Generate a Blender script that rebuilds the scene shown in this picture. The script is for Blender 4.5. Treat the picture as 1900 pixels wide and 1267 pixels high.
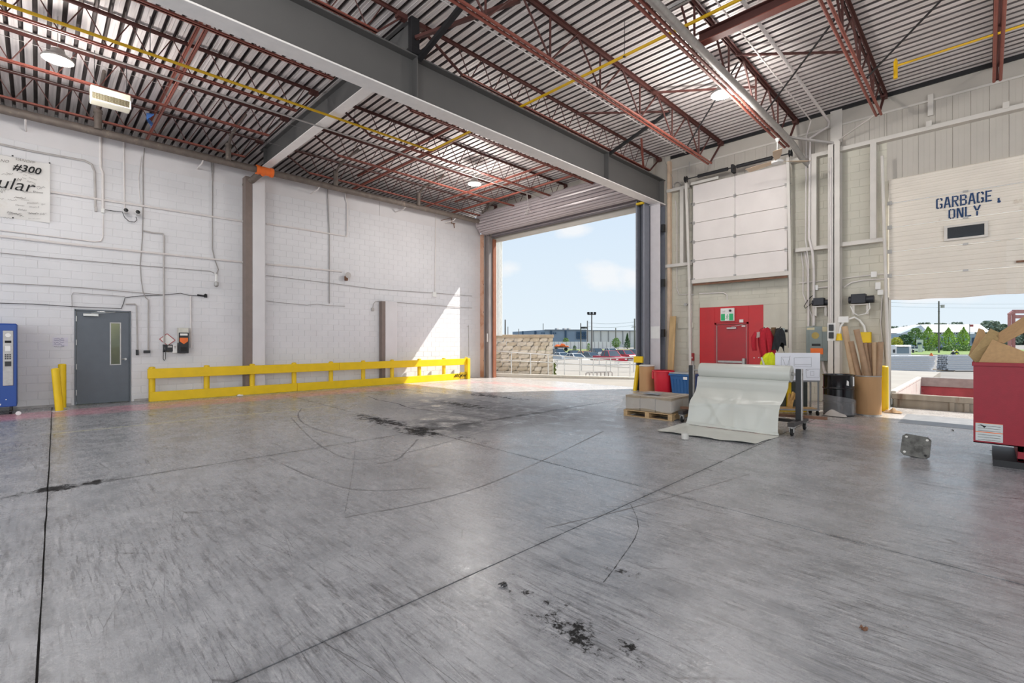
import bpy, bmesh, math, random
from math import pi, sin, cos, tan, sqrt, radians, atan2
from mathutils import Vector, Matrix
for _o in list(bpy.data.objects): bpy.data.objects.remove(_o)
rnd = random.Random(7)
SC = bpy.context.scene
COL = SC.collection

# ------------------------------------------------------------------ camera
H, F, TH = 1.62, 880.0, pi/4
CS, SN = cos(TH), sin(TH)
RV, FV = Vector((CS, SN, 0)), Vector((-SN, CS, 0))
cam = bpy.data.objects.new('camera', bpy.data.cameras.new('camera'))
COL.objects.link(cam)
cam.location = (0, 0, H); cam.rotation_euler = (pi/2, 0, TH)
cam.data.sensor_width = 36; cam.data.lens = 36*F/1900
cam.data.clip_start = 0.05; cam.data.clip_end = 2000
SC.camera = cam
# pixel of the 1900x1267 photograph -> point on a real plane of the hall
def ray(px, py):
    t = (px-950)/F
    return Vector((-SN+t*CS, CS+t*SN, (633.5-py)/F))
def PX(x, px, py):
    r = ray(px, py); return Vector((0, 0, H)) + r*(x/r.x)
def PY(y, px, py):
    r = ray(px, py); return Vector((0, 0, H)) + r*(y/r.y)
def PZ(z, px, py):
    r = ray(px, py); return Vector((0, 0, H)) + r*((z-H)/r.z)
def PD(d, px, py): return Vector((0, 0, H)) + ray(px, py)*d

# ------------------------------------------------------------------ view
vs = SC.view_settings
SC.display_settings.display_device = 'sRGB'
vs.view_transform = 'Standard'; vs.look = 'None'; vs.gamma = 1.0
vs.use_curve_mapping = False
vs.exposure = 0.0
SC.cycles.max_bounces = 8; SC.cycles.diffuse_bounces = 5; SC.cycles.glossy_bounces = 3
SC.cycles.transmission_bounces = 6; SC.cycles.transparent_max_bounces = 8
SC.cycles.sample_clamp_indirect = 6.0
SC.cycles.caustics_reflective = False; SC.cycles.caustics_refractive = False
SC.cycles.use_denoising = True

# ------------------------------------------------------------------ sun
SUN_AZ, SUN_EL = radians(32.1), radians(47.6)
to_sun = Vector((sin(SUN_AZ)*cos(SUN_EL), cos(SUN_AZ)*cos(SUN_EL), sin(SUN_EL)))
sl = bpy.data.lights.new('sun', 'SUN'); sl.energy = 7.6; sl.angle = radians(0.55); sl.color = (1, .955, .88)
so = bpy.data.objects.new('sun', sl); COL.objects.link(so)
so.rotation_euler = to_sun.to_track_quat('Z', 'Y').to_euler(); so.location = (10, 30, 40)

# ------------------------------------------------------------------ sky
W = bpy.data.worlds.new('sky'); SC.world = W; W.use_nodes = True
def world():
    nt = W.node_tree; N = nt.nodes; L = nt.links; N.clear()
    def m(op, a, b=None, c=None, clamp=False):
        n = N.new('ShaderNodeMath'); n.operation = op; n.use_clamp = clamp
        for i, v in enumerate((a, b, c)):
            if v is None: continue
            if isinstance(v, (int, float)): n.inputs[i].default_value = v
            else: L.new(v, n.inputs[i])
        return n.outputs[0]
    tc = N.new('ShaderNodeTexCoord'); sp = N.new('ShaderNodeSeparateXYZ')
    L.new(tc.outputs['Generated'], sp.inputs[0])
    el = m('ARCSINE', sp.outputs[2]); az = m('ARCTAN2', sp.outputs[0], sp.outputs[1])
    rp = N.new('ShaderNodeValToRGB'); e = rp.color_ramp.elements
    L.new(m('DIVIDE', el, pi/2, clamp=True), rp.inputs[0])
    e[0].position = 0; e[0].color = (.80, .90, .97, 1)
    e[1].position = 1; e[1].color = (.23, .44, .82, 1)
    q = e.new(.1); q.color = (.74, .86, .97, 1)
    q = e.new(.28); q.color = (.60, .76, .97, 1)
    nz = N.new('ShaderNodeTexNoise'); nz.inputs['Scale'].default_value = 9; nz.inputs['Detail'].default_value = 6
    mp = N.new('ShaderNodeMapping'); mp.inputs['Scale'].default_value = (1, 1, 1.8)
    L.new(tc.outputs['Generated'], mp.inputs[0]); L.new(mp.outputs[0], nz.inputs[0])
    n0 = m('SUBTRACT', nz.outputs[0], .5)
    tot = None
    # the cumulus clouds over the yard: azimuth, elevation, half-sizes (degrees)
    for a, ee, sa, se in ((-45.5, 8.8, 2.9, 1.1), (-34.9, 7.2, 3.3, 1.6), (-37.4, 13.1, 2.2, .8), (-30.5, 7.4, 2.2, 1.1),
                          (-3.2, 4.3, 3.4, 1.5), (3.5, 5.6, 4.5, 1.2), (9, 9, 5, 2), (-62, 14, 6, 2.2), (-12, 15, 6, 2.4), (25, 12, 8, 3),
                          (60, 18, 9, 3), (120, 14, 9, 4), (180, 16, 10, 4), (-120, 15, 10, 4), (-90, 20, 8, 3)):
        da = m('DIVIDE', m('SUBTRACT', az, radians(a)), radians(sa))
        de = m('DIVIDE', m('SUBTRACT', el, radians(ee)), radians(se))
        r2 = m('SQRT', m('ADD', m('MULTIPLY', da, da), m('MULTIPLY', de, de)))
        v = m('ADD', m('SUBTRACT', 1.05, r2), m('MULTIPLY', n0, 3.4))
        v = m('MULTIPLY', v, 1.3, clamp=True)
        tot = v if tot is None else m('MAXIMUM', tot, v)
    hi = N.new('ShaderNodeTexNoise'); hi.inputs['Scale'].default_value = 3; hi.inputs['Detail'].default_value = 7
    L.new(mp.outputs[0], hi.inputs[0])
    hv = m('MULTIPLY', m('MULTIPLY', m('SUBTRACT', hi.outputs[0], .56), 6, clamp=True), m('MULTIPLY', m('SUBTRACT', el, .42), 4, clamp=True))
    tot = m('MAXIMUM', tot, hv)
    mx = N.new('ShaderNodeMixRGB'); L.new(m('MULTIPLY', tot, .85), mx.inputs[0]); L.new(rp.outputs[0], mx.inputs[1])
    mx.inputs[2].default_value = (.93, .95, .97, 1)
    bg = N.new('ShaderNodeBackground'); bg.inputs[1].default_value = 1.0
    out = N.new('ShaderNodeOutputWorld'); L.new(mx.outputs[0], bg.inputs[0]); L.new(bg.outputs[0], out.inputs[0])
world()

# ------------------------------------------------------------------ high bay lamps of the hall, plus added fill lights out of view
def light(name, kind, loc, power, color=(1, 1, 1), size=.5, size_y=None, rot=None, spread=None):
    l = bpy.data.lights.new(name, kind); l.energy = power; l.color = color
    if kind == 'AREA':
        l.shape = 'RECTANGLE' if size_y else 'DISK'; l.size = size
        if size_y: l.size_y = size_y
        if spread: l.spread = spread
    elif kind == 'POINT': l.shadow_soft_size = size
    o = bpy.data.objects.new(name, l); COL.objects.link(o); o.location = loc
    if rot: o.rotation_euler = rot
    return o
WARM = (1, .955, .91)
for x, y in ((-12.5, .27), (-4.05, 10.5), (-12.3, 10.5), (-4.05, .27), (4.4, .27), (4.4, 10.5), (-12.5, -7), (-4.05, -7), (4.4, -7)):  # three at the seen fixtures; the others are unseen, added for fill
    light('high_bay_fill', 'POINT', (x, y, 6.45), 260 if y > 10 and x < 0 else 185, WARM, .24)
# large unseen fill lights, added right and rear to brighten the hall
light('fill_right', 'AREA', (9.3, 1, 2.6), 880, (.97, .985, 1), 15, 4.6, (0, radians(90), 0))
light('fill_rear', 'AREA', (-5, -8.8, 2.6), 600, (.97, .985, 1), 20, 4.6, (radians(90), 0, 0))

# ------------------------------------------------------------------ materials
def lin(h):
    r = [int(h[i:i+2], 16)/255 for i in (0, 2, 4)]
    return tuple(c/12.92 if c <= .04045 else ((c+.055)/1.055)**2.4 for c in r)
MATS = {}
def mat(name, col, rough=.6, metal=0, var=.12, scale=6, bump=0, bscale=60, stretch=None, spec=.5, trans=0, emit=None, estr=0, dirt=None, dscale=1.5, dthr=.55, alpha=1):
    if name in MATS: return MATS[name]
    c = lin(col) if isinstance(col, str) else col
    m = bpy.data.materials.new(name); m.use_nodes = True; MATS[name] = m
    nt = m.node_tree; N = nt.nodes; L = nt.links; b = N['Principled BSDF']
    b.inputs['Roughness'].default_value = rough; b.inputs['Metallic'].default_value = metal
    b.inputs['Specular IOR Level'].default_value = spec
    b.inputs['Transmission Weight'].default_value = trans
    b.inputs['Alpha'].default_value = alpha
    b.inputs['Base Color'].default_value = (*c, 1)
    if emit:
        b.inputs['Emission Color'].default_value = (*(lin(emit) if isinstance(emit, str) else emit), 1)
        b.inputs['Emission Strength'].default_value = estr
    if var or bump or dirt:
        ge = N.new('ShaderNodeNewGeometry'); mp = N.new('ShaderNodeMapping'); L.new(ge.outputs['Position'], mp.inputs[0])
        if stretch: mp.inputs['Scale'].default_value = stretch
    last = None
    if var:
        nz = N.new('ShaderNodeTexNoise'); nz.inputs['Scale'].default_value = scale; nz.inputs['Detail'].default_value = 5
        L.new(mp.outputs[0], nz.inputs[0])
        rp = N.new('ShaderNodeValToRGB'); e = rp.color_ramp.elements
        e[0].position = .3; e[1].position = .7
        e[0].color = (*[x*(1-var) for x in c], 1); e[1].color = (*[min(1, x*(1+var*.6)) for x in c], 1)
        L.new(nz.outputs[0], rp.inputs[0]); last = rp.outputs[0]
    if dirt:
        nz = N.new('ShaderNodeTexNoise'); nz.inputs['Scale'].default_value = dscale; nz.inputs['Detail'].default_value = 8; nz.inputs['Roughness'].default_value = .65
        L.new(mp.outputs[0], nz.inputs[0])
        r2 = N.new('ShaderNodeValToRGB'); e = r2.color_ramp.elements; e[0].position = dthr; e[1].position = dthr+.12
        e[0].color = (0, 0, 0, 1); e[1].color = (.8, .8, .8, 1); L.new(nz.outputs[0], r2.inputs[0])
        mx = N.new('ShaderNodeMixRGB'); L.new(r2.outputs[0], mx.inputs[0])
        if last: L.new(last, mx.inputs[1])
        else: mx.inputs[1].default_value = (*c, 1)
        mx.inputs[2].default_value = (*lin(dirt), 1); last = mx.outputs[0]
    if last: L.new(last, b.inputs['Base Color'])
    if bump:
        nz = N.new('ShaderNodeTexNoise'); nz.inputs['Scale'].default_value = bscale; nz.inputs['Detail'].default_value = 4
        L.new(mp.outputs[0], nz.inputs[0])
        bp = N.new('ShaderNodeBump'); bp.inputs['Strength'].default_value = bump; bp.inputs['Distance'].default_value = .01
        L.new(nz.outputs[0], bp.inputs['Height']); L.new(bp.outputs[0], b.inputs['Normal'])
    return m

wall_white = mat('white_block_paint', 'dad9db', .55, var=.05, scale=1.2, bump=.25, bscale=90)
wall_band = mat('white_band_paint', 'd8d5d6', .6, var=.05, scale=1.5)
cream = mat('cream_block_paint', 'c6c2b4', .6, var=.07, scale=1.5, bump=.25, bscale=90, dirt='b8ae9b', dscale=2.2, dthr=.68)
cream_panel = mat('cream_steel_liner', 'bab4ab', .45, var=.05, scale=2, dirt='b5ab9f', dscale=1.1, dthr=.7)
off_white = mat('off_white_steel', 'cfcac3', .45, var=.06, scale=3, dirt='9d8f80', dscale=5, dthr=.68)
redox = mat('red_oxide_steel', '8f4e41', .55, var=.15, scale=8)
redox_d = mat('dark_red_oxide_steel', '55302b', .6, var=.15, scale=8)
girder_m = mat('charcoal_girder_paint', '5c5b5a', .5, var=.05, scale=2, bump=.05)
girder_w = mat('pale_primer_underside', 'efebe8', .55, var=.04)
slate = mat('slate_steel', '777a84', .45, var=.08)
black_st = mat('black_steel', '1d1d20', .5, var=.2)
dark_gap = mat('dark_joint', '2c2a2a', .9, var=.2)
galv = mat('galvanised_steel', 'a9a6a3', .4, .5, var=.12, scale=12)
chrome = mat('bright_steel', 'b5b5b2', .38, .7, var=0)
yellow = mat('safety_yellow_paint', 'e6c106', .45, var=.07, scale=4, dirt='8a7413', dscale=9, dthr=.72)
yel_pipe = mat('yellow_gas_pipe_paint', 'e3b312', .4, var=.06)
blue_vend = mat('vending_blue', '074293', .35, var=.05, scale=2)
door_grey = mat('slate_grey_door_paint', '5c636b', .45, var=.06, scale=5)
red_wall = mat('red_gloss_paint', 'bd000c', .35, var=.08, scale=3)
red_door = mat('deep_red_door_paint', 'a50012', .35, var=.08, scale=3)
white_pl = mat('white_plastic', 'e4e3e0', .4, var=.04)
pvc = mat('painted_conduit', 'dcd6d3', .5, var=.06)
conduit_g = mat('grey_conduit', 'b4afac', .5, 0, var=.1)
cable_m = mat('grey_cable', '9a9592', .6, var=.1)
blk = mat('black_plastic', '17171a', .4, var=.2)
orange = mat('orange_paint', 'e8702a', .5, var=.08)
paper = mat('white_paper', 'eceae6', .7, var=.04)
card = mat('brown_cardboard', 'b08a62', .75, var=.12, scale=5)
kraft = mat('kraft_fibre_drum', 'bd9468', .7, var=.08, scale=6, stretch=(1, 1, .15))
tube_m = mat('kraft_tube', 'a98a6d', .65, var=.12, scale=9)
wood = mat('pallet_wood', 'b89a72', .75, var=.2, scale=12, stretch=(1, .3, 3))
lumber = mat('raw_lumber', 'c9a878', .7, var=.18, scale=9, stretch=(1, 1, .2))
rust = mat('rusty_steel', '7d5a45', .7, .2, var=.25, scale=8)
glass = mat('dark_glass', '20262c', .08, var=0, spec=.7)
rubber = mat('rubber', '151515', .7, var=.2)
print_black = mat('black_ink', '141416', .8, var=0)
hi_vis = mat('hi_vis_yellow_cloth', 'd8e21c', .8, var=.12, scale=20)
cloth_red = mat('red_cloth', 'b01a2c', .85, var=.15, scale=14)
cloth_blk = mat('charcoal_cloth', '26282c', .9, var=.2, scale=14)
deck_m = None

# ------------------------------------------------------------------ mesh helpers
class MB:
    def __init__(s): s.v = []; s.f = []; s.m = []; s.cur = 0
    def quad(s, a, b, c, d):
        n = len(s.v); s.v += [tuple(a), tuple(b), tuple(c), tuple(d)]; s.f.append((n, n+1, n+2, n+3)); s.m.append(s.cur); return s
    def poly(s, pts):
        n = len(s.v); s.v += [tuple(p) for p in pts]; s.f.append(tuple(range(n, n+len(pts)))); s.m.append(s.cur); return s
    def hexa(s, p):      # 8 corners: bottom 4 ccw, top 4 ccw
        n = len(s.v); s.v += [tuple(q) for q in p]
        for f in ((3, 2, 1, 0), (4, 5, 6, 7), (0, 1, 5, 4), (1, 2, 6, 5), (2, 3, 7, 6), (3, 0, 4, 7)):
            s.f.append(tuple(n+i for i in f)); s.m.append(s.cur)
        return s
    def box(s, x0, x1, y0, y1, z0, z1):
        return s.hexa([(x0, y0, z0), (x1, y0, z0), (x1, y1, z0), (x0, y1, z0), (x0, y0, z1), (x1, y0, z1), (x1, y1, z1), (x0, y1, z1)])
    def cbox(s, c, sx, sy, sz):
        return s.box(c[0]-sx/2, c[0]+sx/2, c[1]-sy/2, c[1]+sy/2, c[2]-sz/2, c[2]+sz/2)
    def obox(s, o, u, v, w):   # corner + 3 edge vectors
        o, u, v, w = map(Vector, (o, u, v, w))
        if u.cross(v).dot(w) < 0: u, v = v, u
        return s.hexa([o, o+u, o+u+v, o+v, o+w, o+u+w, o+u+v+w, o+v+w])
    def bar(s, p, q, w, h=None, up=(0, 0, 1)):
        h = h or w; p, q = Vector(p), Vector(q); d = (q-p).normalized(); up = Vector(up)
        a = d.cross(up)
        if a.length < 1e-4: a = d.cross(Vector((1, 0, 0)))
        a.normalize(); b = a.cross(d)
        return s.obox(p-a*w/2-b*h/2, a*w, q-p, b*h)
    def tube(s, pts, r, n=8, caps=True, closed=False):
        pts = [Vector(p) for p in pts]; k = len(pts); base = len(s.v)
        rr = r if isinstance(r, (list, tuple)) else [r]*k
        prev = None
        for i, p in enumerate(pts):
            if closed: d = pts[(i+1) % k]-pts[i-1]
            elif i == 0: d = pts[1]-p
            elif i == k-1: d = p-pts[-2]
            else: d = (pts[i+1]-p).normalized()+(p-pts[i-1]).normalized()
            d.normalize()
            if prev is None:
                a = d.cross(Vector((0, 0, 1)))
                if a.length < 1e-3: a = d.cross(Vector((1, 0, 0)))
            else: a = prev-d*prev.dot(d)
            a.normalize(); prev = a; b = d.cross(a)
            for j in range(n):
                t = 2*pi*j/n; s.v.append(tuple(p+(a*cos(t)+b*sin(t))*rr[i]))
        for i in range(k if closed else k-1):
            for j in range(n):
                a0 = base+i*n; a1 = base+((i+1) % k)*n
                s.f.append((a0+j, a0+(j+1) % n, a1+(j+1) % n, a1+j)); s.m.append(s.cur)
        if caps and not closed:
            s.f.append(tuple(base+j for j in reversed(range(n)))); s.m.append(s.cur)
            s.f.append(tuple(base+(k-1)*n+j for j in range(n))); s.m.append(s.cur)
        return s
    def cyl(s, p, q, r, n=12): return s.tube([p, q], r, n)
    def lathe(s, prof, c=(0, 0, 0), n=20, axis='z', cap=True):
        base = len(s.v); c = Vector(c)
        for r, z in prof:
            for j in range(n):
                t = 2*pi*j/n
                s.v.append(tuple(c+(Vector((r*cos(t), r*sin(t), z)) if axis == 'z' else Vector((z, r*cos(t), r*sin(t))) if axis == 'x' else Vector((r*sin(t), z, r*cos(t))))))
        for i in range(len(prof)-1):
            for j in range(n):
                a = base+i*n; s.f.append((a+j, a+(j+1) % n, a+n+(j+1) % n, a+n+j)); s.m.append(s.cur)
        if cap:
            s.f.append(tuple(base+j for j in reversed(range(n)))); s.m.append(s.cur)
            s.f.append(tuple(base+(len(prof)-1)*n+j for j in range(n))); s.m.append(s.cur)
        return s
    def extr(s, poly, ax):    # polygon (3D points) extruded along vector ax
        ax = Vector(ax); k = len(poly); n = len(s.v)
        s.v += [tuple(p) for p in poly]+[tuple(Vector(p)+ax) for p in poly]
        s.f.append(tuple(n+i for i in reversed(range(k)))); s.f.append(tuple(n+k+i for i in range(k)))
        s.m += [s.cur]*2
        for i in range(k):
            s.f.append((n+i, n+(i+1) % k, n+k+(i+1) % k, n+k+i)); s.m.append(s.cur)
        return s
    def grid(s, nu, nv, fn):
        n = len(s.v)
        for i in range(nu+1):
            for j in range(nv+1): s.v.append(tuple(fn(i/nu, j/nv)))
        for i in range(nu):
            for j in range(nv):
                a = n+i*(nv+1)+j; s.f.append((a, a+nv+1, a+nv+2, a+1)); s.m.append(s.cur)
        return s
    def ibeam(s, p, q, w, h, tf=.02, tw=.014, up=(0, 0, 1)):
        p, q = Vector(p), Vector(q); d = (q-p).normalized(); a = d.cross(Vector(up)).normalized(); b = a.cross(d)
        s.bar(p-b*(h/2-tf/2), q-b*(h/2-tf/2), w, tf, up); s.bar(p+b*(h/2-tf/2), q+b*(h/2-tf/2), w, tf, up)
        return s.bar(p, q, tw, h-2*tf, up)
def mesh(name, mb, mats, smooth=None, bevel=0):
    me = bpy.data.meshes.new(name); me.from_pydata(mb.v, [], mb.f)
    for m in (mats if isinstance(mats, (list, tuple)) else [mats]): me.materials.append(m)
    if any(mb.m): me.polygons.foreach_set('material_index', mb.m)
    bm = bmesh.new(); bm.from_mesh(me)
    bmesh.ops.recalc_face_normals(bm, faces=bm.faces)
    if bevel: bmesh.ops.bevel(bm, geom=list(bm.edges), offset=bevel, segments=1, affect='EDGES', clamp_overlap=True)
    bm.to_mesh(me); bm.free()
    if smooth:
        me.polygons.foreach_set('use_smooth', [True]*len(me.polygons))
        me.set_sharp_from_angle(angle=radians(smooth))
    return me
def tag(o, label=None, cat=None, group=None, kind=None):
    for k, v in (('label', label), ('category', cat), ('group', group), ('kind', kind)):
        if v: o[k] = v
    return o
def link(name, me, parent=None):
    o = bpy.data.objects.new(name, me); COL.objects.link(o)
    if parent: o.parent = parent
    return o
def obj(name, mb, mats, parent=None, label=None, cat=None, group=None, kind=None, smooth=35, bevel=0):
    """parts are modelled in hall coordinates and moved into the frame of their thing"""
    me = mesh(name, mb, mats, smooth, bevel)
    if parent: 
        w = Vector((0, 0, 0)); p = parent
        while p: w += p.location; p = p.parent
        me.transform(Matrix.Translation(-w))
    o = link(name, me, parent)
    if not parent and kind != 'structure' and me.vertices:      # origin at its base
        cs = [v.co for v in me.vertices]
        L = Vector(((min(c.x for c in cs)+max(c.x for c in cs))/2, (min(c.y for c in cs)+max(c.y for c in cs))/2, min(c.z for c in cs)))
        me.transform(Matrix.Translation(-L)); o.location = L
    return tag(o, label, cat, group, kind)
def thing(name, label, cat, loc=(0, 0, 0), rz=0, group=None, kind=None):
    o = bpy.data.objects.new(name, None); COL.objects.link(o); o.location = loc; o.rotation_euler = (0, 0, rz)
    o.empty_display_size = .1
    return tag(o, label, cat, group, kind)
def dup(root, loc, rz=0, label=None, mats=None, par=None):
    c = root.copy(); COL.objects.link(c)
    if par: c.parent = par
    else: c.location = loc; c.rotation_euler = (0, 0, rz)
    if label: c['label'] = label
    if mats and c.type == 'MESH' and c.data.materials and c.data.materials[0].name in mats:
        c.data = c.data.copy()
        for i, mm in enumerate(c.data.materials):
            if mm.name in mats: c.data.materials[i] = mats[mm.name]
    for ch in list(root.children): dup(ch, None, mats=mats, par=c)
    return c
FONTS = {}
def text(name, body, size, mt, org, xdir, parent=None, up=(0, 0, 1), shear=0, offs=0, align='LEFT'):
    cu = bpy.data.curves.new(name, 'FONT'); cu.body = body; cu.size = size; cu.extrude = .0015; cu.shear = shear; cu.offset = offs
    cu.align_x = align; cu.materials.append(mt); cu.resolution_u = 3
    tmp = bpy.data.objects.new(name, cu); me = bpy.data.meshes.new_from_object(tmp); bpy.data.objects.remove(tmp); bpy.data.curves.remove(cu)
    o = bpy.data.objects.new(name, me); COL.objects.link(o)
    x = Vector(xdir).normalized(); u = Vector(up); u = (u-x*u.dot(x)).normalized(); z = x.cross(u)
    M = Matrix((x, u, z)).transposed().to_4x4(); M.translation = Vector(org)
    if parent:
        w = Vector((0, 0, 0)); p = parent
        while p: w += p.location; p = p.parent
        o.parent = parent; M.translation = Vector(org)-w
    o.matrix_local = M if parent else M
    return o
# ================================================================== FLOOR
def floor_mat():
    m = bpy.data.materials.new('worn_concrete_floor'); m.use_nodes = True
    nt = m.node_tree; N = nt.nodes; L = nt.links; b = N['Principled BSDF']
    ge = N.new('ShaderNodeNewGeometry'); pos = ge.outputs['Position']
    def nz(scale, detail=6, rough=.6, rot=0, st=None, dist=0):
        mp = N.new('ShaderNodeMapping'); mp.inputs['Rotation'].default_value = (0, 0, radians(rot))
        if st: mp.inputs['Scale'].default_value = st
        L.new(pos, mp.inputs[0]); n = N.new('ShaderNodeTexNoise'); n.inputs['Scale'].default_value = scale
        n.inputs['Detail'].default_value = detail; n.inputs['Roughness'].default_value = rough; n.inputs['Distortion'].default_value = dist
        L.new(mp.outputs[0], n.inputs[0]); return n.outputs[0]
    def ramp(x, a, bb, ca=0, cb=1):
        r = N.new('ShaderNodeMapRange'); r.inputs[1].default_value = a; r.inputs[2].default_value = bb
        r.inputs[3].default_value = ca; r.inputs[4].default_value = cb; L.new(x, r.inputs[0]); return r.outputs[0]
    def mt(op, x, y=None, cl=False):
        n = N.new('ShaderNodeMath'); n.operation = op; n.use_clamp = cl
        for i, v in enumerate((x, y)):
            if v is None: continue
            if isinstance(v, (int, float)): n.inputs[i].default_value = v
            else: L.new(v, n.inputs[i])
        return n.outputs[0]
    def mix(f, a, c):
        n = N.new('ShaderNodeMixRGB')
        for i, v in enumerate((f, a, c)):
            if isinstance(v, (int, float)): n.inputs[i].default_value = v
            elif isinstance(v, str): n.inputs[i].default_value = (*lin(v), 1)
            else: L.new(v, n.inputs[i])
        return n.outputs[0]
    sx = N.new('ShaderNodeSeparateXYZ'); L.new(pos, sx.inputs[0]); X, Y = sx.outputs[0], sx.outputs[1]
    big = nz(.55, 8, .65); mid = nz(2.6, 9, .7); fine = nz(30, 6, .75)
    col = mix(ramp(big, .3, .72), '7d7f83', 'a5a6a9')
    col = mix(mt('MULTIPLY', ramp(mid, .4, .66), .6), col, 'b6b7ba')
    col = mix(mt('MULTIPLY', ramp(fine, .52, .8), .6), col, '69676a')
    # trowel and scrape marks in several directions
    for rot, sc, lo, hi, amt, c in ((28, 11, .54, .64, .6, '4f4e50'), (-52, 9, .56, .66, .5, '535254'), (75, 12, .56, .66, .5, 'c6c5c5'), (-12, 8, .54, .62, .6, '4c4b4d'), (50, 16, .53, .62, .6, '545356'), (38, 20, .54, .64, .6, 'c4c3c4'), (44, 26, .54, .62, .6, '474648')):
        s = nz(sc, 7, .7, rot, (.2, 2.2, 1), .5)
        msk = mt('MULTIPLY', ramp(s, lo, hi), ramp(nz(.8, 4, .6, rot), .38, .6))
        col = mix(mt('MULTIPLY', msk, amt, True), col, c)
    # fine scratches
    for rot in (35, -40, 8):
        v = N.new('ShaderNodeTexVoronoi'); v.feature = 'DISTANCE_TO_EDGE'; v.inputs['Scale'].default_value = 1.3
        mp = N.new('ShaderNodeMapping'); mp.inputs['Rotation'].default_value = (0, 0, radians(rot)); mp.inputs['Scale'].default_value = (.35, 2.6, 1)
        L.new(pos, mp.inputs[0]); L.new(mp.outputs[0], v.inputs[0])
        msk = mt('MULTIPLY', ramp(v.outputs[0], .006, .001, 0, 1), ramp(nz(1.3, 4), .5, .6))
        col = mix(mt('MULTIPLY', msk, .7, True), col, '3f3e3f')
    # pits and dark specks
    sp = nz(7, 10, .8)
    col = mix(mt('MULTIPLY', ramp(sp, .63, .66), ramp(nz(.5, 3), .42, .6)), col, '3a3938')
    # darker traffic wear from the big door over the joint crossing
    sharp = nz(5, 10, .78); dark = [None]
    def blob(cx, cy, rx, ry, amt, c, thr=.42, sh=False):
        nonlocal col
        dx = mt('DIVIDE', mt('SUBTRACT', X, cx), rx); dy = mt('DIVIDE', mt('SUBTRACT', Y, cy), ry)
        d = mt('SQRT', mt('ADD', mt('MULTIPLY', dx, dx), mt('MULTIPLY', dy, dy)))
        f = mt('MULTIPLY', ramp(d, 1, .2), ramp(sharp, thr, thr+.06) if sh else ramp(mid, thr-.06, thr+.16))
        if sh: f = ramp(mt('SUBTRACT', mt('ADD', sharp, mt('MULTIPLY', mt('SUBTRACT', 1, d), .15)), thr+.05), 0, .05)
        if sh: f = mt('MULTIPLY', f, ramp(d, 1.15, .6))
        if sh or amt > .55: dark[0] = f if dark[0] is None else mt('MAXIMUM', dark[0], f)
        col = mix(mt('MULTIPLY', f, amt, True), col, c)
    # paler towards the big door: sunlit floor lightened in the colour
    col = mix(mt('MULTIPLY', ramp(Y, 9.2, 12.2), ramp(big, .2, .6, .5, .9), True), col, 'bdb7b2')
    blob(-8.6, 7.6, 4.4, 2.7, .6, '5a595b', .36); blob(-7.3, 5.6, 1.7, 1.7, .75, '4c4b4c', .38); blob(-8.7, 4.97, 1.6, .34, 1, '1a1919', .5, True)
    blob(-7.25, 4.88, .75, .42, 1, '191818', .485, True); blob(-7.2, 7.6, .16, 3, .8, '333232', .4); blob(-7.25, .2, .2, .75, 1, '1c1b1b', .51, True)
    blob(-1.6, 2.15, .75, .3, 1, '232222', .57, True); blob(-1.75, 2.9, .5, .4, 1, '2a2929', .62, True); blob(-2.0, 2.2, 2.4, 1.0, 1, '2c2b2b', .67, True); blob(-4.3, 4, 2.2, 3, .35, '67676a', .4); blob(-5.2, 3.2, 1.5, 1.2, .3, '5a5a5c', .42); blob(-9.5, 7.7, 1.6, .4, 1, '2a2a2a', .52, True); blob(-10.5, 9.5, 2.4, .5, 1, '2c2c2c', .54, True); blob(-6.3, 5.1, 1.4, .2, .8, '3c3c3c', .57, True); blob(-5.2, 3.2, 1.5, 1.2, .3, '5a5a5c', .42)
    def joint(d, amt):
        nonlocal col
        f = mt('MULTIPLY', ramp(mt('ABSOLUTE', d), 0.07, .008), ramp(nz(3.5, 6, .7), .4, .62)); col = mix(mt('MULTIPLY', f, amt, True), col, '4a494a')
    joint(mt('ADD', X, 7.21), .8); joint(mt('ADD', X, 2.53), .6); joint(mt('ADD', mt('ADD', Y, mt('MULTIPLY', X, .0194)), .064), .7); joint(mt('ADD', mt('ADD', Y, mt('MULTIPLY', X, .0446)), -4.648), .75)
    # faded red walkway along the left wall, faded line further out
    pk = mt('MULTIPLY', ramp(mt('ABSOLUTE', mt('ADD', X, 14.75)), .85, .45), ramp(nz(2.2, 8, .7, 0, (1.2, .5, 1)), .28, .52))
    pk = mt('MULTIPLY', pk, ramp(Y, 13.0, 11.5))
    col = mix(mt('MULTIPLY', pk, .7, True), col, 'd08c9c')
    pk2 = mt('MULTIPLY', mt('MULTIPLY', ramp(mt('ABSOLUTE', mt('SUBTRACT', Y, 12.7)), .5, .2), ramp(mt('ABSOLUTE', mt('ADD', X, 11.8)), 2.6, 2)), ramp(nz(2, 8, .7, 0, (.5, 1.2, 1)), .4, .6))
    col = mix(mt('MULTIPLY', pk2, .55, True), col, 'e58f8f')
    pk3 = mt('MULTIPLY', mt('MULTIPLY', ramp(mt('ABSOLUTE', mt('SUBTRACT', Y, 10.9)), .6, .3), ramp(mt('ABSOLUTE', mt('ADD', X, 2.1)), .7, .3)), ramp(mid, .4, .6))
    col = mix(mt('MULTIPLY', pk3, .4, True), col, 'd19aa6')
    ln = mt('MULTIPLY', mt('MULTIPLY', ramp(mt('ABSOLUTE', mt('ADD', X, 11.6)), .05, .035), ramp(mt('ABSOLUTE', mt('SUBTRACT', Y, 2.6)), 2.6, 2.3)), ramp(fine, .35, .55))
    col = mix(mt('MULTIPLY', ln, .7, True), col, 'd3d0a4')
    L.new(col, b.inputs['Base Color'])
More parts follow.
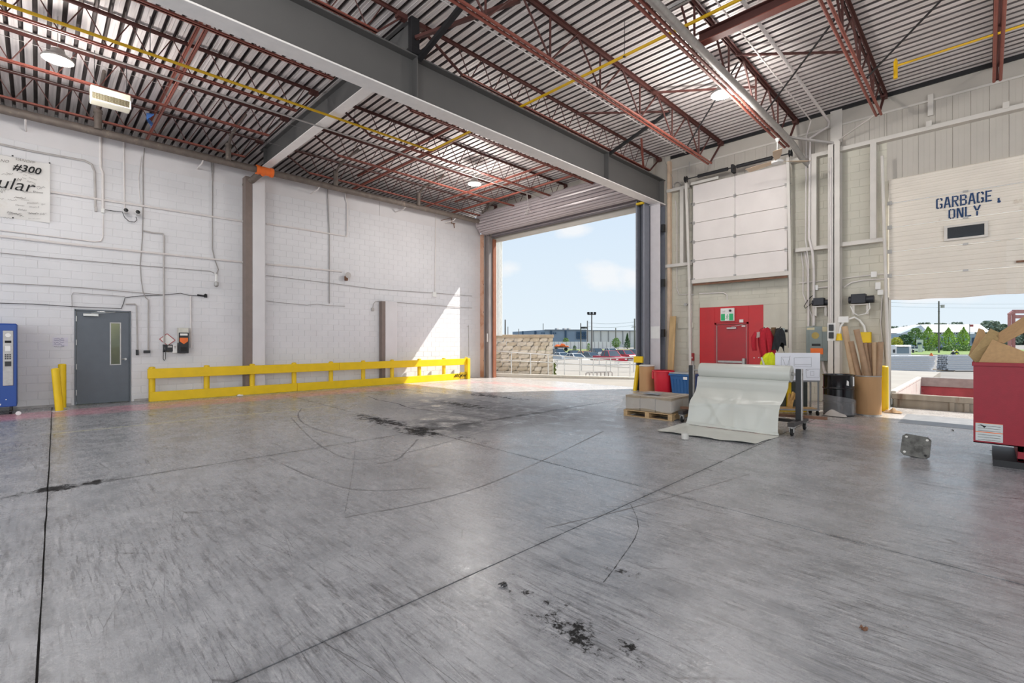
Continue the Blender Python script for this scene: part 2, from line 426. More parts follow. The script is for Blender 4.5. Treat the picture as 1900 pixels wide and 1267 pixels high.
    L.new(mt('ADD', ramp(mid, .3, .75, .12, .34), mt('ADD', mt('MULTIPLY', ramp(fine, .4, .7), .16), mt('MULTIPLY', dark[0], .4))), b.inputs['Roughness'])
    L.new(mt('SUBTRACT', .5, mt('MULTIPLY', dark[0], .38)), b.inputs['Specular IOR Level'])
    bp = N.new('ShaderNodeBump'); bp.inputs['Strength'].default_value = .4; bp.inputs['Distance'].default_value = .01
    h = mt('ADD', mt('MULTIPLY', mid, .9), mt('MULTIPLY', fine, .25)); L.new(h, bp.inputs['Height']); L.new(bp.outputs[0], b.inputs['Normal'])
    return m
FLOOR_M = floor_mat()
XW, YW = -16.35, 14.95      # inner faces of the left wall and of the door wall
fl = obj('floor', MB().box(-17, 10, -9.5, 15.0, -.3, -.03), dark_gap, None, 'worn grey concrete hall floor cut into large slabs', 'floor', kind='structure')
def ya(x): return -.0194*(x+3.3)
def yc(x): return 4.64-.0446*(x-.18)
xs = [-16.6, -7.21, -2.53, 10]
g = .0065
for i in range(3):
    x0, x1 = xs[i]+(g if i else 0), xs[i+1]-(g if i < 2 else 0)
    for lo, hi in ((lambda x: -9.5, lambda x: ya(x)-g), (lambda x: ya(x)+g, lambda x: yc(x)-g), (lambda x: yc(x)+g, lambda x: 14.98)):
        # joint edges wander a little, as sawn and spalled concrete does
        n = 14
        bot = [(x0+(x1-x0)*k/n, lo(x0+(x1-x0)*k/n)+rnd.uniform(-.004, .004)) for k in range(n+1)]
        top = [(x0+(x1-x0)*k/n, hi(x0+(x1-x0)*k/n)+rnd.uniform(-.004, .004)) for k in range(n, -1, -1)]
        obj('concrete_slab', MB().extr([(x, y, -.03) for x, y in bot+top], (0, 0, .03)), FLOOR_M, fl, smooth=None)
# cracks and tyre marks: thin ribbons lying in the surface
crack_m = mat('crack_dark', '232222', .9, var=.3)  # plain dark colour for the crack ribbons
tyre_m = mat('tyre_mark', '6d6b6b', .6, var=.3, scale=14)
def ribbon(pts, w, wob=.02, z=.0012, seed=1, sub=6):
    r = random.Random(seed); P = []
    for a, b2 in zip(pts, pts[1:]):
        for k in range(sub): P.append(Vector((a[0]+(b2[0]-a[0])*k/sub, a[1]+(b2[1]-a[1])*k/sub, z)))
    P.append(Vector((*pts[-1][:2], z))); mb = MB(); e = []
    for i, p in enumerate(P):
        d = (P[min(i+1, len(P)-1)]-P[max(i-1, 0)]).normalized(); n = Vector((-d.y, d.x, 0)); c = p+n*r.uniform(-wob, wob)
        ww = w*r.uniform(.35, 1.3); e.append((c-n*ww/2, c+n*ww/2))
    for (a, b2), (c, d) in zip(e, e[1:]): mb.quad(a, c, d, b2)
    return mb
def fz(*ps): return [tuple(PZ(0, *p))[:2] for p in ps]
def arc(pp, n=8):   # smooth curve through floor pixels
    q = fz(*pp); out = []
    for i in range(len(q)-1):
        p0, p1, p2, p3 = q[max(i-1, 0)], q[i], q[i+1], q[min(i+2, len(q)-1)]
        for k in range(n):
            t = k/n; out.append(tuple(.5*(2*p1[j]+(p2[j]-p0[j])*t+(2*p0[j]-5*p1[j]+4*p2[j]-p3[j])*t*t+(3*p1[j]-p0[j]-3*p2[j]+p3[j])*t**3) for j in (0, 1)))
    return out+[q[-1]]
PXS = {3: ((1170, 935), (1185, 980), (1150, 1040), (1120, 1080)), 4: ((660, 812), (655, 870), (640, 950))}
for k, (pl, w) in enumerate(((fz((683, 735), (700, 742), (735, 748), (760, 757), (800, 762), (840, 766), (905, 776)), .03), (fz((878, 741), (905, 746), (925, 748), (962, 752)), .035),
                             (fz((745, 722), (790, 728), (822, 732)), .025), (fz((1170, 935), (1185, 980), (1150, 1040), (1120, 1080)), .005), (fz((660, 812), (655, 870), (640, 950)), .004))):
    obj('floor_crack', ribbon(arc(PXS[k], 3) if k > 2 else pl, w, .3*w, seed=k), crack_m, fl, smooth=None)
for k, (pp, w) in enumerate(((((560, 757), (553, 770), (562, 784), (590, 797), (630, 808), (655, 813)), .025), (((540, 775), (600, 830), (700, 850), (900, 800), (1000, 770)), .022), (((800, 905), (640, 905), (500, 850)), .018),
                             (((640, 960), (900, 900), (1120, 800)), .02), (((1010, 980), (1180, 940), (1390, 880)), .014), (((700, 860), (740, 850), (775, 815)), .03))):
    obj('tyre_mark', ribbon(arc(pp), w, .004, .0009, k, 1), tyre_m, fl, smooth=None)
# steel dock leveller in front of the garbage door
dk = mat('dock_plate_steel', '8d8d8e', .45, .3, var=.15, scale=5, bump=.3, bscale=40)
obj('dock_plate', MB().box(-1.25, 2.2, 12.15, 13.75, -.028, .004), dk, fl, label='grey steel dock plate set in the floor', bevel=.004)

# ================================================================== LEFT WALL
wl = obj('wall_left', MB().box(XW-.25, XW-.007, -9.5, .66, 0, 6.42).box(XW-.25, XW-.007, 1.78, 14.3, 0, 6.42).box(XW-.25, XW-.007, .66, 1.78, 2.44, 6.42), wall_white, None, 'long white painted concrete block wall on the left', 'wall', kind='structure')
obj('bond_beam', MB().box(XW-.25, XW, -9.5, 4.93, 6.412, 7.12).box(XW-.25, XW, 4.945, 9.2, 6.412, 7.12).box(XW-.25, XW, 9.215, 14.3, 6.412, 7.12), wall_band, wl, smooth=None)
BL, BH, JT = .4, .2, .006
def block_mesh(name, w, h, m, ax):
    # face of one block with a chamfered edge; ax 'x': faces +X, 'y': faces -Y
    c = .004; dep = .008; mb = MB()
    def P(u, v, d): return (d-dep, u, v) if ax == 'x' else (u, dep-d, v)
    a = [(0, 0), (w, 0), (w, h), (0, h)]; b2 = [(c, c), (w-c, c), (w-c, h-c), (c, h-c)]
    mb.quad(*[P(u, v, dep) for u, v in b2])
    for i in range(4):
        j = (i+1) % 4; mb.quad(P(*a[i], dep-c), P(*a[j], dep-c), P(*b2[j], dep), P(*b2[i], dep)); mb.quad(P(*a[i], 0), P(*a[j], 0), P(*a[j], dep-c), P(*a[i], dep-c))
    return mesh(name, mb, m)
def block_wall(parent, m, ax, u0, u1, plane, z1, holes, see, limit=300, z0=0.0):
    full = block_mesh('block_face', BL-JT, BH-JT, m, ax); cells = []
    for r in range(int(round((z1-z0)/BH))):
        u = u0-(BL/2 if r % 2 else 0)
        while u < u1-.02:
            a, b2 = max(u, u0), min(u+BL, u1); z = z0+r*BH; u += BL
            if b2-a < .05: continue
            segs = [(a, b2)]
            for (h0, h1, y0, y1) in holes:
                if z+BH > y0+.03 and z < y1-.03:
                    ns = []
                    for s0, s1 in segs:
                        if h1 <= s0 or h0 >= s1: ns.append((s0, s1)); continue
                        if h0-s0 > .04: ns.append((s0, h0))
                        if s1-h1 > .04: ns.append((h1, s1))
                    segs = ns
            for s0, s1 in segs: cells.append((s0, s1, z, see((s0+s1)/2, z+.1)))
    vis = sorted([c for c in cells if c[3] is not None], key=lambda c: c[3]); ids = set(id(c) for c in vis[:limit]); rest = MB()
    for c in cells:
        s0, s1, z, _ = c; w = s1-s0-JT
        if id(c) in ids:
            me = full if abs(w-(BL-JT)) < .003 else block_mesh('block_face', w, BH-JT, m, ax)
            o = link('block', me, parent); o.location = (plane+rnd.uniform(-.0015, .0008), s0+JT/2, z+JT/2) if ax == 'x' else (s0+JT/2, plane+rnd.uniform(-.0008, .0015), z+JT/2)
        else:
            cc = .005; h = BH-JT
            def P(u, v, d): return (plane+d, s0+JT/2+u, z+JT/2+v) if ax == 'x' else (s0+JT/2+u, plane-d, z+JT/2+v)
            b2 = [(cc, cc), (w-cc, cc), (w-cc, h-cc), (cc, h-cc)]; a = [(0, 0), (w, 0), (w, h), (0, h)]
            rest.quad(*[P(u, v, 0) for u, v in b2])
            for i in range(4):
                j = (i+1) % 4; rest.quad(P(*a[i], -.013), P(*a[j], -.013), P(*b2[j], 0), P(*b2[i], 0))
    if rest.v: obj('block_courses', rest, m, parent, kind='stuff', smooth=None)
def px_of(p):
    d = p-Vector((0, 0, H)); z = d.dot(FV)
    if z < .2: return None
    return 950+F*d.dot(RV)/z, 633.5-F*d.z/z, z
def see_left(y, z):
    q = px_of(Vector((XW, y, z)))
    return q[2] if q and -20 < q[0] < 1900 and q[1] > 180 else None
block_wall(wl, wall_white, 'x', -3.4, 14.3, XW, 6.4, [(.66, 1.78, 0, 2.44)], see_left)
# pilaster and short boxed chase; brown boxes put their shaded sides into colour
side_shade = mat('brown_side_shade', '7d6f68', .55, var=.08)
p1 = obj('trim_1', MB().box(XW, XW+.3, 4.7, 5.06, 0, 6.7), wall_band, None, 'white pilaster on the left wall below the cross beam', 'pilaster', kind='structure', bevel=.01)
obj('shaded_side', MB().box(XW, XW+.3, 4.5, 4.695, 0, 6.7), side_shade, p1, label='brown strip painted for the shaded side of the pilaster', bevel=.004)
p2 = obj('trim_2', MB().box(XW, XW+.2, 9.35, 9.85, 0, 3.15), wall_band, None, 'short white boxed chase low on the left wall', 'pilaster', kind='structure', bevel=.01)
obj('shaded_side', MB().box(XW, XW+.2, 9.2, 9.345, 0, 3.15), side_shade, p2, label='brown strip painted for the shaded side of the short chase', bevel=.004)
obj('baseboard_left', MB().box(XW, XW+.012, -3.4, .6, 0, .06).box(XW, XW+.012, 1.85, 4.5, 0, .06), mat('grime_band', 'a9a6a5', .8, var=.2, scale=9), None, 'grimy kick strip along the foot of the left wall', 'baseboard', kind='structure')

# ================================================================== DOOR WALL (right)
wb = thing('wall_back', 'cream block and steel liner wall with the dock doors', 'wall', kind='structure')
XR = 3.2
obj('wall_core', MB().box(-8.0, -1.72, YW+.007, YW+.3, 0, 6.62).box(-8.0, -1.72, YW+.014, YW+.3, 6.62, 7.8).box(-1.72, XR, YW+.014, YW+.3, 5.55, 7.8).box(2.3, 10, YW+.014, YW+.3, 0, 7.8), cream, wb, smooth=None)
def see_back(x, z):
    q = px_of(Vector((x, YW, z)))
    return q[2] if q and 1200 < q[0] < 1900 and q[1] < 760 else None
block_wall(wb, cream, 'y', -7.5, -1.72, YW, 6.6, [(-6.6, -3.95, 3.6, 6.5), (-6.45, -4.6, 0, 2.68)], see_back)
lpan = {}
def liner(x0, x1, z0, z1, pitch=.3):   # vertical interlocking liner sheets, each with its own edges
    x = x0
    while x < x1-.02:
        w = min(pitch, x1-x); k = (round(w, 3), round(z1-z0, 3))
        if k not in lpan:
            mb = MB(); h = z1-z0
            prof = [(0, .004), (.006, -.006), (w*.33, -.006), (w*.33+.004, -.003), (w*.66, -.003), (w*.66+.004, -.006), (w-.006, -.006), (w-.0005, .004)]
            for (a, da), (b2, db) in zip(prof, prof[1:]): mb.quad((a, da, 0), (b2, db, 0), (b2, db, h), (a, da, h))
            lpan[k] = mesh('liner_sheet', mb, cream_panel)
        o = link('liner_panel', lpan[k], wb); o.location = (x, YW, z0); x += pitch
liner(-7.5, -1.75, 6.64, 7.3); liner(-1.75, XR, 5.6, 7.3); obj('upper_liner', MB().box(-7.5, XR, YW-.004, YW+.013, 7.34, 7.72), cream_panel, wb)
def trimbar(name, x0, x1, z, h, d, m, lab, y=YW): return obj(name, MB().box(x0, x1, y-d, y, z-h/2, z+h/2), m, wb, label=lab, bevel=.004)
trimbar('cap_flashing', -7.5, XR, 7.32, .05, .03, off_white, 'pale flashing line below the roof')
trimbar('roof_angle', -7.6, XR, 7.74, .1, .05, black_st, 'black angle at the deck edge')
# girts: horizontal steel channels with lips
def girt(x0, x1, z, y=YW):
    mb = MB().box(x0, x1, y-.2, y-.19, z-.05, z+.05).box(x0, x1, y-.19, y, z+.042, z+.05).box(x0, x1, y-.19, y, z-.05, z-.042)
    return obj('girt', mb, off_white, wb)
for a, b2, z in ((-7.5, -6.72, 6.6), (-3.85, -2.95, 6.62), (-2.7, XR, 6.62), (-7.55, -6.62, 4.12), (-3.72, -2.95, 4.13), (-2.7, -1.8, 4.14)): girt(a, b2, z)
for x, z0, z1 in ((-6.98, 4.17, 6.55), (-3.28, 4.17, 6.57), (-2.0, 4.18, 6.57)):
    obj('girt_post', MB().box(x-.06, x+.06, YW-.2, YW-.19, z0, z1).box(x-.06, x-.05, YW-.19, YW, z0, z1).box(x+.05, x+.06, YW-.19, YW, z0, z1), off_white, wb)
for x in (-.95, .3):
    obj('girt_hanger', MB().box(x-.05, x+.05, YW-.21, YW-.02, 6.64, 6.78), off_white, wb)
obj('girt_hanger', MB().box(-.98, -.88, YW-.06, YW-.02, 6.95, 7.45), off_white, wb)

# column between the two dock doors, column under the girder
def hcol(name, x, y, w, dpt, z1, m, lab, axis='y'):
    t = thing(name, lab, 'column', (x, y, 0), kind='structure')
    obj('web', MB().box(x-.01, x+.01, y-dpt/2, y+dpt/2, 0, z1), m, t)
    obj('flange', MB().box(x-w/2, x+w/2, y-dpt/2, y-dpt/2+.018, 0, z1), m, t, bevel=.003); obj('flange', MB().box(x-w/2, x+w/2, y+dpt/2-.018, y+dpt/2, 0, z1), m, t, bevel=.003)
    obj('base_plate', MB().box(x-w/2-.06, x+w/2+.06, y-dpt/2-.06, y+dpt/2+.06, 0, .025), m, t, bevel=.003)
    return t
c2 = hcol('trim_3', -2.8, YW-.19, .26, .3, 6.75, off_white, 'cream steel column between the white door and the garbage door')
obj('gusset', MB().lathe([(.12, -.05), (.12, .05)], (-2.8, YW-.22, 6.78), 14, 'y'), off_white, c2)
obj('column_head', MB().box(-2.93, -2.67, YW-.06, YW, 6.85, 7.72), off_white, c2)
colw = mat('lilac_white_column_paint', 'd3cdcf', .5, var=.04)
c1 = thing('trim_4', 'grey steel column carrying the end of the big girder', 'column', (-7.75, 14.62, 0), kind='structure')
obj('flange', MB().box(-7.92, -7.57, 14.44, 14.462, 0, 6.14), colw, c1, label='pale front flange of the column', bevel=.003)
obj('web', MB().box(-7.755, -7.735, 14.46, 14.78, 0, 6.14), slate, c1); obj('flange', MB().box(-7.92, -7.57, 14.78, 14.8, 0, 6.14), slate, c1)
obj('cap_plate', MB().box(-7.95, -7.54, 14.4, 14.84, 6.14, 6.165), colw, c1)
obj('notice_sheet', MB().box(-7.9, -7.58, 14.432, 14.438, 1.72, 2.12), paper, c1, label='white notice sheet on the column')
for z in (5.35, 3.55, 1.9): obj('stop_block', MB().box(-7.57, -7.47, 14.5, 14.62, z-.12, z+.12), black_st, c1)
obj('wall_return', MB().box(-8.05, -7.44, 14.85, 15.2, 0, 7.8), cream_panel, wb)
obj('trim_5', MB().box(-7.5, -7.4, YW-.16, YW-.02, 0, 7.6), mat('peach_beige_steel', 'd8bfa6', .5, var=.1, dirt='8d6f58', dscale=4, dthr=.7), None, 'beige steel edge strip right of the girder column', 'trim', kind='structure', bevel=.004)

# ================================================================== ROOF DECK
def deck_mat():
    m = mat('galvanised_deck', 'e6dfdd', .5, .1, var=.22, scale=3.5, stretch=(.25, 6, 1), dirt='9a866c', dscale=1.1, dthr=.68)
    return m
dm = deck_mat()
ZD = 7.79
ce = obj('ceiling', MB().box(-18.4, 10, -9.5, 15.2, 7.95, 8.1)  , dark_gap, None, 'ribbed galvanised steel roof deck', 'ceiling', kind='structure')
def sheet():
    mb = MB(); P = .2; prof = []
    for k in range(4):
        y = k*P; prof += [(y, ZD), (y+.126, ZD), (y+.136, ZD+.1), (y+.19, ZD+.1), (y+.2, ZD)]
    prof = [(y, z) for i, (y, z) in enumerate(prof) if not (i and abs(prof[i-1][0]-y) < 1e-6)]
    out = []
    for i in range(len(prof)-1):
        (a, za), (b2, zb) = prof[i], prof[i+1]
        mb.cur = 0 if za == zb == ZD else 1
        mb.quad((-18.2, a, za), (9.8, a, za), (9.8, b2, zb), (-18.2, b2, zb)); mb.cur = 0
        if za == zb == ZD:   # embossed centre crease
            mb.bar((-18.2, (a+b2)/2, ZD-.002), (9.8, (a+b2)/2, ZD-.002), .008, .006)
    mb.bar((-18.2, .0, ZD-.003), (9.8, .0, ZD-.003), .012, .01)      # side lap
    return mesh('deck_sheet', mb, [dm, mat('shaded_deck_flute', '7c7472', .7, .1, var=.2, scale=4)])  # darker flute colour stands in for the shade in the grooves
obj('deck_closure', MB().box(-18.4, -18.2, -9.5, 15.2, 6.9, 7.95).box(-18.3, XW-.1, -9.5, 15.2, 7.0, 7.11), wall_band, ce)
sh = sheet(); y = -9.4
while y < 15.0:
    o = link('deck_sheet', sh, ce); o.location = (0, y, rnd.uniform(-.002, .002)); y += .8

# ================================================================== GIRDER AND BEAMS
GX = -7.735
gd = thing('main_girder', 'deep charcoal girder crossing the hall to the big door', 'girder', (GX, 5, 6.17))
obj('web', MB().box(GX-.012, GX+.012, -9.4, 14.79, 6.2, 6.97), girder_m, gd)
obj('bottom_flange', MB().box(GX-.175, GX+.175, -9.4, 14.79, 6.17, 6.2), girder_w, gd, label='pale underside of the girder', bevel=.004)
obj('top_flange', MB().box(GX-.175, GX+.175, -9.4, 14.79, 6.97, 7.0), girder_m, gd, bevel=.004)
for y in (5.05, 11.45, 14.7): obj('stiffener', MB().box(GX+.012, GX+.17, y-.012, y+.012, 6.2, 6.97), girder_m, gd)
for y in (5.05, 11.45): obj('stiffener', MB().box(GX-.17, GX-.012, y-.012, y+.012, 6.2, 6.97), girder_m, gd)
obj('stub_post', MB().box(GX+.02, GX+.2, 4.9, 5.15, 7.0, 7.12).box(GX+.05, GX+.17, 4.92, 5.1, 7.12, 7.7), black_st, gd, label='black stub post on the girder', bevel=.006)
cb = thing('cross_beam', 'charcoal beam running from the left wall pilaster to the girder', 'beam', (-12, 5.09, 7.1))
obj('web', MB().box(XW+.1, GX-.185, 5.08, 5.1, 7.12, 7.66), girder_m, cb)
obj('bottom_flange', MB().box(XW+.1, GX-.185, 4.97, 5.21, 7.1, 7.12), girder_w, cb, label='pale underside of the cross beam')
obj('top_flange', MB().box(XW+.1, GX-.185, 4.97, 5.21, 7.66, 7.68), girder_m, cb)
obj('stiffener', MB().box(-15.95, -15.93, 4.98, 5.08, 7.12, 7.66), girder_m, cb)
cbr = thing('tie_beam', 'charcoal beam on top of the girder at the stub post', 'beam', (-7.9, 5.0, 7.1))
obj('web', MB().box(-9.2, -7.76, 4.995, 5.01, 7.12, 7.66), girder_m, cbr); obj('flange', MB().box(-9.2, -7.76, 4.9, 5.1, 7.66, 7.68), girder_m, cbr); obj('flange', MB().box(-9.2, -7.76, 4.9, 5.1, 7.1, 7.12), girder_m, cbr)

# ================================================================== OPEN WEB JOISTS
def joist(label, x, y0, y1, zt, zb, deep, node0, pitch, group, ends=(0, 0)):
    t = thing('roof_joist', label, 'joist', (x, (y0+y1)/2, zb), group=group)
    def chord(nm, a, b2, z, sgn, m):
        mb = MB(); w = .055 if deep else .038; gp = .016 if deep else .011; th = .007
        for s in (-1, 1):
            if deep and nm == 'bottom_chord': mb.tube([(x+s*(gp+w*.55), a, z), (x+s*(gp+w*.55), b2, z)], w*.5, 8)
            else:
                xa, xb = sorted((x+s*gp, x+s*(gp+w)))
                mb.box(xa, xb, a, b2, z, z+th)
                xv = sorted((x+s*gp, x+s*(gp+th))); mb.box(xv[0], xv[1], a, b2, *sorted((z, z+sgn*(w+.01))))
        return obj(nm, mb, m, t, smooth=40 if deep else None)
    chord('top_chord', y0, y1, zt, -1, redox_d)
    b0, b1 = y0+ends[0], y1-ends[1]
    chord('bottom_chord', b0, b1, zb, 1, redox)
    if ends[0]: obj('end_diagonal', MB().bar((x, b0, zb+.02), (x, y0+.05, zt-.02), .05, .03), redox_d, t)
    if ends[1]: obj('end_diagonal', MB().bar((x, b1, zb+.02), (x, y1-.05, zt-.02), .05, .03), redox_d, t)
    r = .021 if deep else .0105; hp = pitch/2
    def rod(dy):
        me = mesh('web_rod', MB().tube([(0, 0, 0), (0, dy, zt-zb-.02)], r, 6), redox_d, 40); return me
    rl, rr = rod(-hp), rod(hp); rv = rod(0) if deep else None
    y = node0
    while y-pitch > b0: y -= pitch
    while y <= b1+.001:
        for me, ok in ((rl, y-hp > y0), (rr, y+hp < y1), (rv, deep)):
            if me and ok:
                o = link('web_rod', me, t); o.location = (0, y-(y0+y1)/2, .01)
                if deep and me is not rv: o.location.x = .012
        y += pitch
    if not deep or True:
        for yy in (y0+.1, y1-.1): obj('bearing_seat', MB().box(x-.06, x+.06, yy-.1, yy+.1, zt-.005, zt-.1), redox_d, t)
    return t
ZT = 7.735
near = [(-15.6, 'nearest the left wall'), (-13.52, 'second from the left wall'), (-11.6, 'third from the left wall'), (-9.65, 'fourth from the left wall, beside the girder')]
for x, w in near:
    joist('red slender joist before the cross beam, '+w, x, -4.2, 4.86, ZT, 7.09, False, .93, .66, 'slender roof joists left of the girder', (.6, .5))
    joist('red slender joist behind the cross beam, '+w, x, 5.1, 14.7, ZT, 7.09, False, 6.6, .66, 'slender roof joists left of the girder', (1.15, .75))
joist('red slender joist directly over the girder, near half', -7.72, -3, 4.9, ZT, 7.15, False, 4.1, .66, 'slender joists over the girder', (.5, .6))
joist('red slender joist directly over the girder, far half', -7.72, 5.1, 14.75, ZT, 7.15, False, 6.47, .66, 'slender joists over the girder', (1.15, .7))
deep = [(-5.76, 6.86, 'first right of the girder'), (-3.73, 6.76, 'second right of the girder, grey pipe beside it'), (-1.79, 6.95, 'over the garbage door left jamb'), (.16, 7.0, 'at the right edge above the garbage door')]
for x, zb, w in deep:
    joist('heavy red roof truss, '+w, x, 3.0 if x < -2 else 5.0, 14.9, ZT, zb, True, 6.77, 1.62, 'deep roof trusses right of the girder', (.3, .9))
# bridging angles
def brid(label, x0, x1, y, z, w=.05): return obj('bridging_angle', MB().box(x0, x1, y-w/2, y+w/2, z, z+.007).box(x0, x1, y-w/2, y-w/2+.007, z, z+w), redox, None, label, 'bridging', 'bridging angles between the joists')
brid('red bridging angle at joist tops, near left bay', -16.3, -9.5, 2.2, 7.68); brid('red bridging angle at joist bottoms, near left bay', -16.3, -9.5, 2.1, 7.1)
brid('red bridging angle at joist bottoms, behind the cross beam', -16.3, -9.5, 8.1, 7.12); brid('red bridging angle at joist tops, behind the cross beam', -16.3, -9.5, 8.3, 7.66)
brid('red bridging angle at joist bottoms, nearest the big door', -16.3, -9.5, 12.6, 7.12); brid('red bridging angle at joist tops, nearest the big door', -16.3, -9.5, 12.8, 7.66); brid('red bridging angle at joist bottoms, midway to the big door', -16.3, -9.5, 11.2, 7.1)
# red beam and light angle over the right bay, plan braces
rb = thing('red_trolley_beam', 'dark red beam spanning two trusses above the hall on the right', 'beam', (-1.8, 8.3, 6.8))
obj('web', MB().box(-3.6, .3, 8.29, 8.31, 6.88, 7.05), redox_d, rb); obj('bottom_flange', MB().box(-3.6, .3, 8.22, 8.38, 6.87, 6.885), redox, rb); obj('top_flange', MB().box(-3.6, .3, 8.22, 8.38, 7.05, 7.065), redox_d, rb)
obj('light_angle', MB().box(-3.8, .2, 7.5, 7.56, 7.2, 7.207).box(-3.8, .2, 7.5, 7.507, 7.2, 7.26), conduit_g, None, 'thin grey angle spanning the trusses before the red beam', 'angle')
def brace(label, p, q, r=.022, m=redox_d): return obj('plan_brace', MB().bar(p, q, r*2, r*1.6), m, None, label, 'brace', 'diagonal braces between the trusses')
brace('red plan brace between girder joist and first truss', (-7.6, 10.0, 7.6), (-5.8, 11.6, 7.58)); brace('red plan brace between first and second truss', (-5.67, 10.45, 7.6), (-3.8, 11.9, 7.58)); brace('red plan brace between second and third truss', (-3.7, 10.3, 7.6), (-1.9, 11.9, 7.58))
brace('black rod brace crossing the second truss', (-5.7, 12.4, 6.9), (-3.75, 10.6, 7.6), .014, black_st); brace('black rod brace from second to third truss', (-3.7, 12.0, 6.9), (-1.8, 10.2, 7.6), .014, black_st); brace('black rod brace from third truss to the right', (-1.75, 12.0, 7.0), (.15, 10.1, 7.6), .014, black_st)
brace('dark knee brace from girder stiffener up to the first truss', (-7.6, 11.5, 6.95), (-5.8, 11.6, 7.6), .04, black_st); brace('dark knee brace from the stub post up to the right', (-7.6, 5.1, 6.95), (-5.8, 5.2, 7.62), .045, black_st); brace('dark diagonal from the stub post along the truss', (-7.55, 5.0, 7.3), (-5.8, 6.0, 7.62), .035, redox_d)
brace('red lower plan brace between cross beam and girder joist', (-7.7, 13.6, 7.15), (-7.2, 12.6, 7.6), .03, redox)
brace('grey strut from the column head to the grey pipe', (-2.8, YW-.2, 6.8), (-3.75, 13.3, 6.85), .03, conduit_g); brace('pale strut from the column head to the third truss', (-2.75, YW-.2, 6.85), (-1.8, 14.0, 7.0), .016, off_white)
# yellow gas pipe: along the left bay, across over the girder
yg = obj('gas_pipe', MB().tube([(-11.15, -3, 7.04), (-11.15, 7.85, 7.04), (-11.1, 7.93, 7.06), (-8.5, 7.95, 7.08), (-3, 7.95, 7.1), (-1.9, 7.95, 7.1)], .03, 8), yel_pipe, None, 'yellow gas pipe crossing the roof from the left bay over the girder', 'pipe')
for x, y in ((-11.15, 1.5), (-11.15, 5.6), (-4.9, 7.95)): obj('hanger_rod', MB().cyl((x, y, 7.07), (x, y, 7.75), .006, 6).cbox((x, y, 7.08), .05, .05, .03), black_st, yg)
yb = obj('gas_branch_pipe', MB().tube([(-1.28, 12.3, 7.2), (3, 12.3, 7.2)], .022, 8), yel_pipe, None, 'short yellow gas branch pipe ending in a capped drip leg', 'pipe')
obj('drip_leg', MB().tube([(-1.3, 12.3, 6.95), (-1.3, 12.3, 7.3)], .035, 10).cyl((-1.3, 12.3, 7.3), (-1.3, 12.3, 7.35), .02, 8), yel_pipe, yb)
obj('sprinkler_main', MB().tube([(-3.57, 3, 6.78), (-3.57, 13.3, 6.78), (-3.55, 13.9, 6.74), (-3.5, 14.4, 6.55), (-3.4, 14.8, 6.4)], .07, 14), galv, None, 'thick grey pipe running beside the second heavy truss', 'pipe')
obj('roof_conduit', MB().tube([(-2.9, 4, 7.35), (-2.9, 14.55, 7.35), (-2.94, 14.7, 7.28), (-3.36, 14.72, 7.1), (-3.38, 14.72, 4.4), (-3.3, 14.72, 4.0), (-3.3, 14.85, 3.6), (-3.3, 14.85, 2.05)], .032, 10), pvc, None, 'thick white conduit along the roof and down the door wall', 'conduit')
obj('roof_conduit', MB().tube([(-3.3, 4, 7.5), (-3.3, 14.55, 7.5), (-3.45, 14.74, 7.2), (-3.47, 14.74, 4.4), (-3.42, 14.8, 3.8), (-3.42, 14.85, 2.05)], .016, 8), pvc, None, 'thin white conduit beside the thick one on the roof', 'conduit')
obj('deck_conduit', MB().tube([(-6.75, 4.5, 7.6), (-6.75, 14.6, 7.6)], .012, 6), pvc, None, 'thin pale conduit under the deck between joist and truss', 'conduit')
obj('deck_conduit', MB().tube([(-11.91, -1, 7.05), (-11.91, 14.2, 7.05)], .02, 8), conduit_g, None, 'brown-grey conduit under the deck left of the gas pipe', 'conduit')
for k, x in enumerate((-14.5, -12.9)): obj('hanger_wire', MB().tube([(x, -1, 7.3), (x, 14, 7.3)], .004, 5), cable_m, None, ('thin wire stretched through the joists near the left wall', 'thin wire stretched through the joists by the grey conduit')[k], 'wire')

# storm drain along the left wall
dp = mat('weathered_drain_pipe', '6d635c', .6, .2, var=.25, scale=7, dirt='a8978a', dscale=3, dthr=.6)
PXX = -15.62; PZ_ = 6.83
el0, el1 = PX(PXX-.08, 484, 321), PX(XW+.12, 459, 341)
dr = obj('drain_pipe', MB().tube([(PXX, -4, PZ_), (PXX, 4.72, PZ_)], .1, 14).tube([(PXX, 5.1, PZ_), (PXX, 14.2, PZ_+.02)], .1, 14).tube([el0, el1, el1+Vector((-.1, -.03, -.05))], .1, 12), dp, None, 'long dark drain pipe hung along the top of the left wall', 'pipe')
obj('tee_fitting', MB().tube([(PXX, 4.7, PZ_), (PXX, 5.12, PZ_)], .125, 14).tube([(PXX, 4.67, PZ_), (PXX, 4.75, PZ_)], .14, 14).tube([(PXX, 5.07, PZ_), (PXX, 5.15, PZ_)], .14, 14).tube([(PXX, 4.9, PZ_), el0], .12, 12), orange, dr, label='orange tee fitting')
for y in (1.05, 3.9, 7.1, 10.4, 13.75):
    x_ = PXX+.12
    obj('riser', MB().tube([(x_, y, PZ_+.03), (x_, y, PZ_+.42)], .075, 12).tube([(x_, y, PZ_+.42), (x_, y, PZ_+.5)], .09, 12).tube([(x_, y, PZ_+.48), (x_+.3, y, 7.5), (x_+1.6, y, 7.64)], .04, 8), dp, dr)
for y in (-.2, 3.3, 6.6, 9.9, 12.3):
    obj('pipe_bracket', MB().tube([(XW+.01, y, 6.68), (XW+.6, y, 6.68), (PXX, y, 6.75)], .02, 6), pvc, dr)
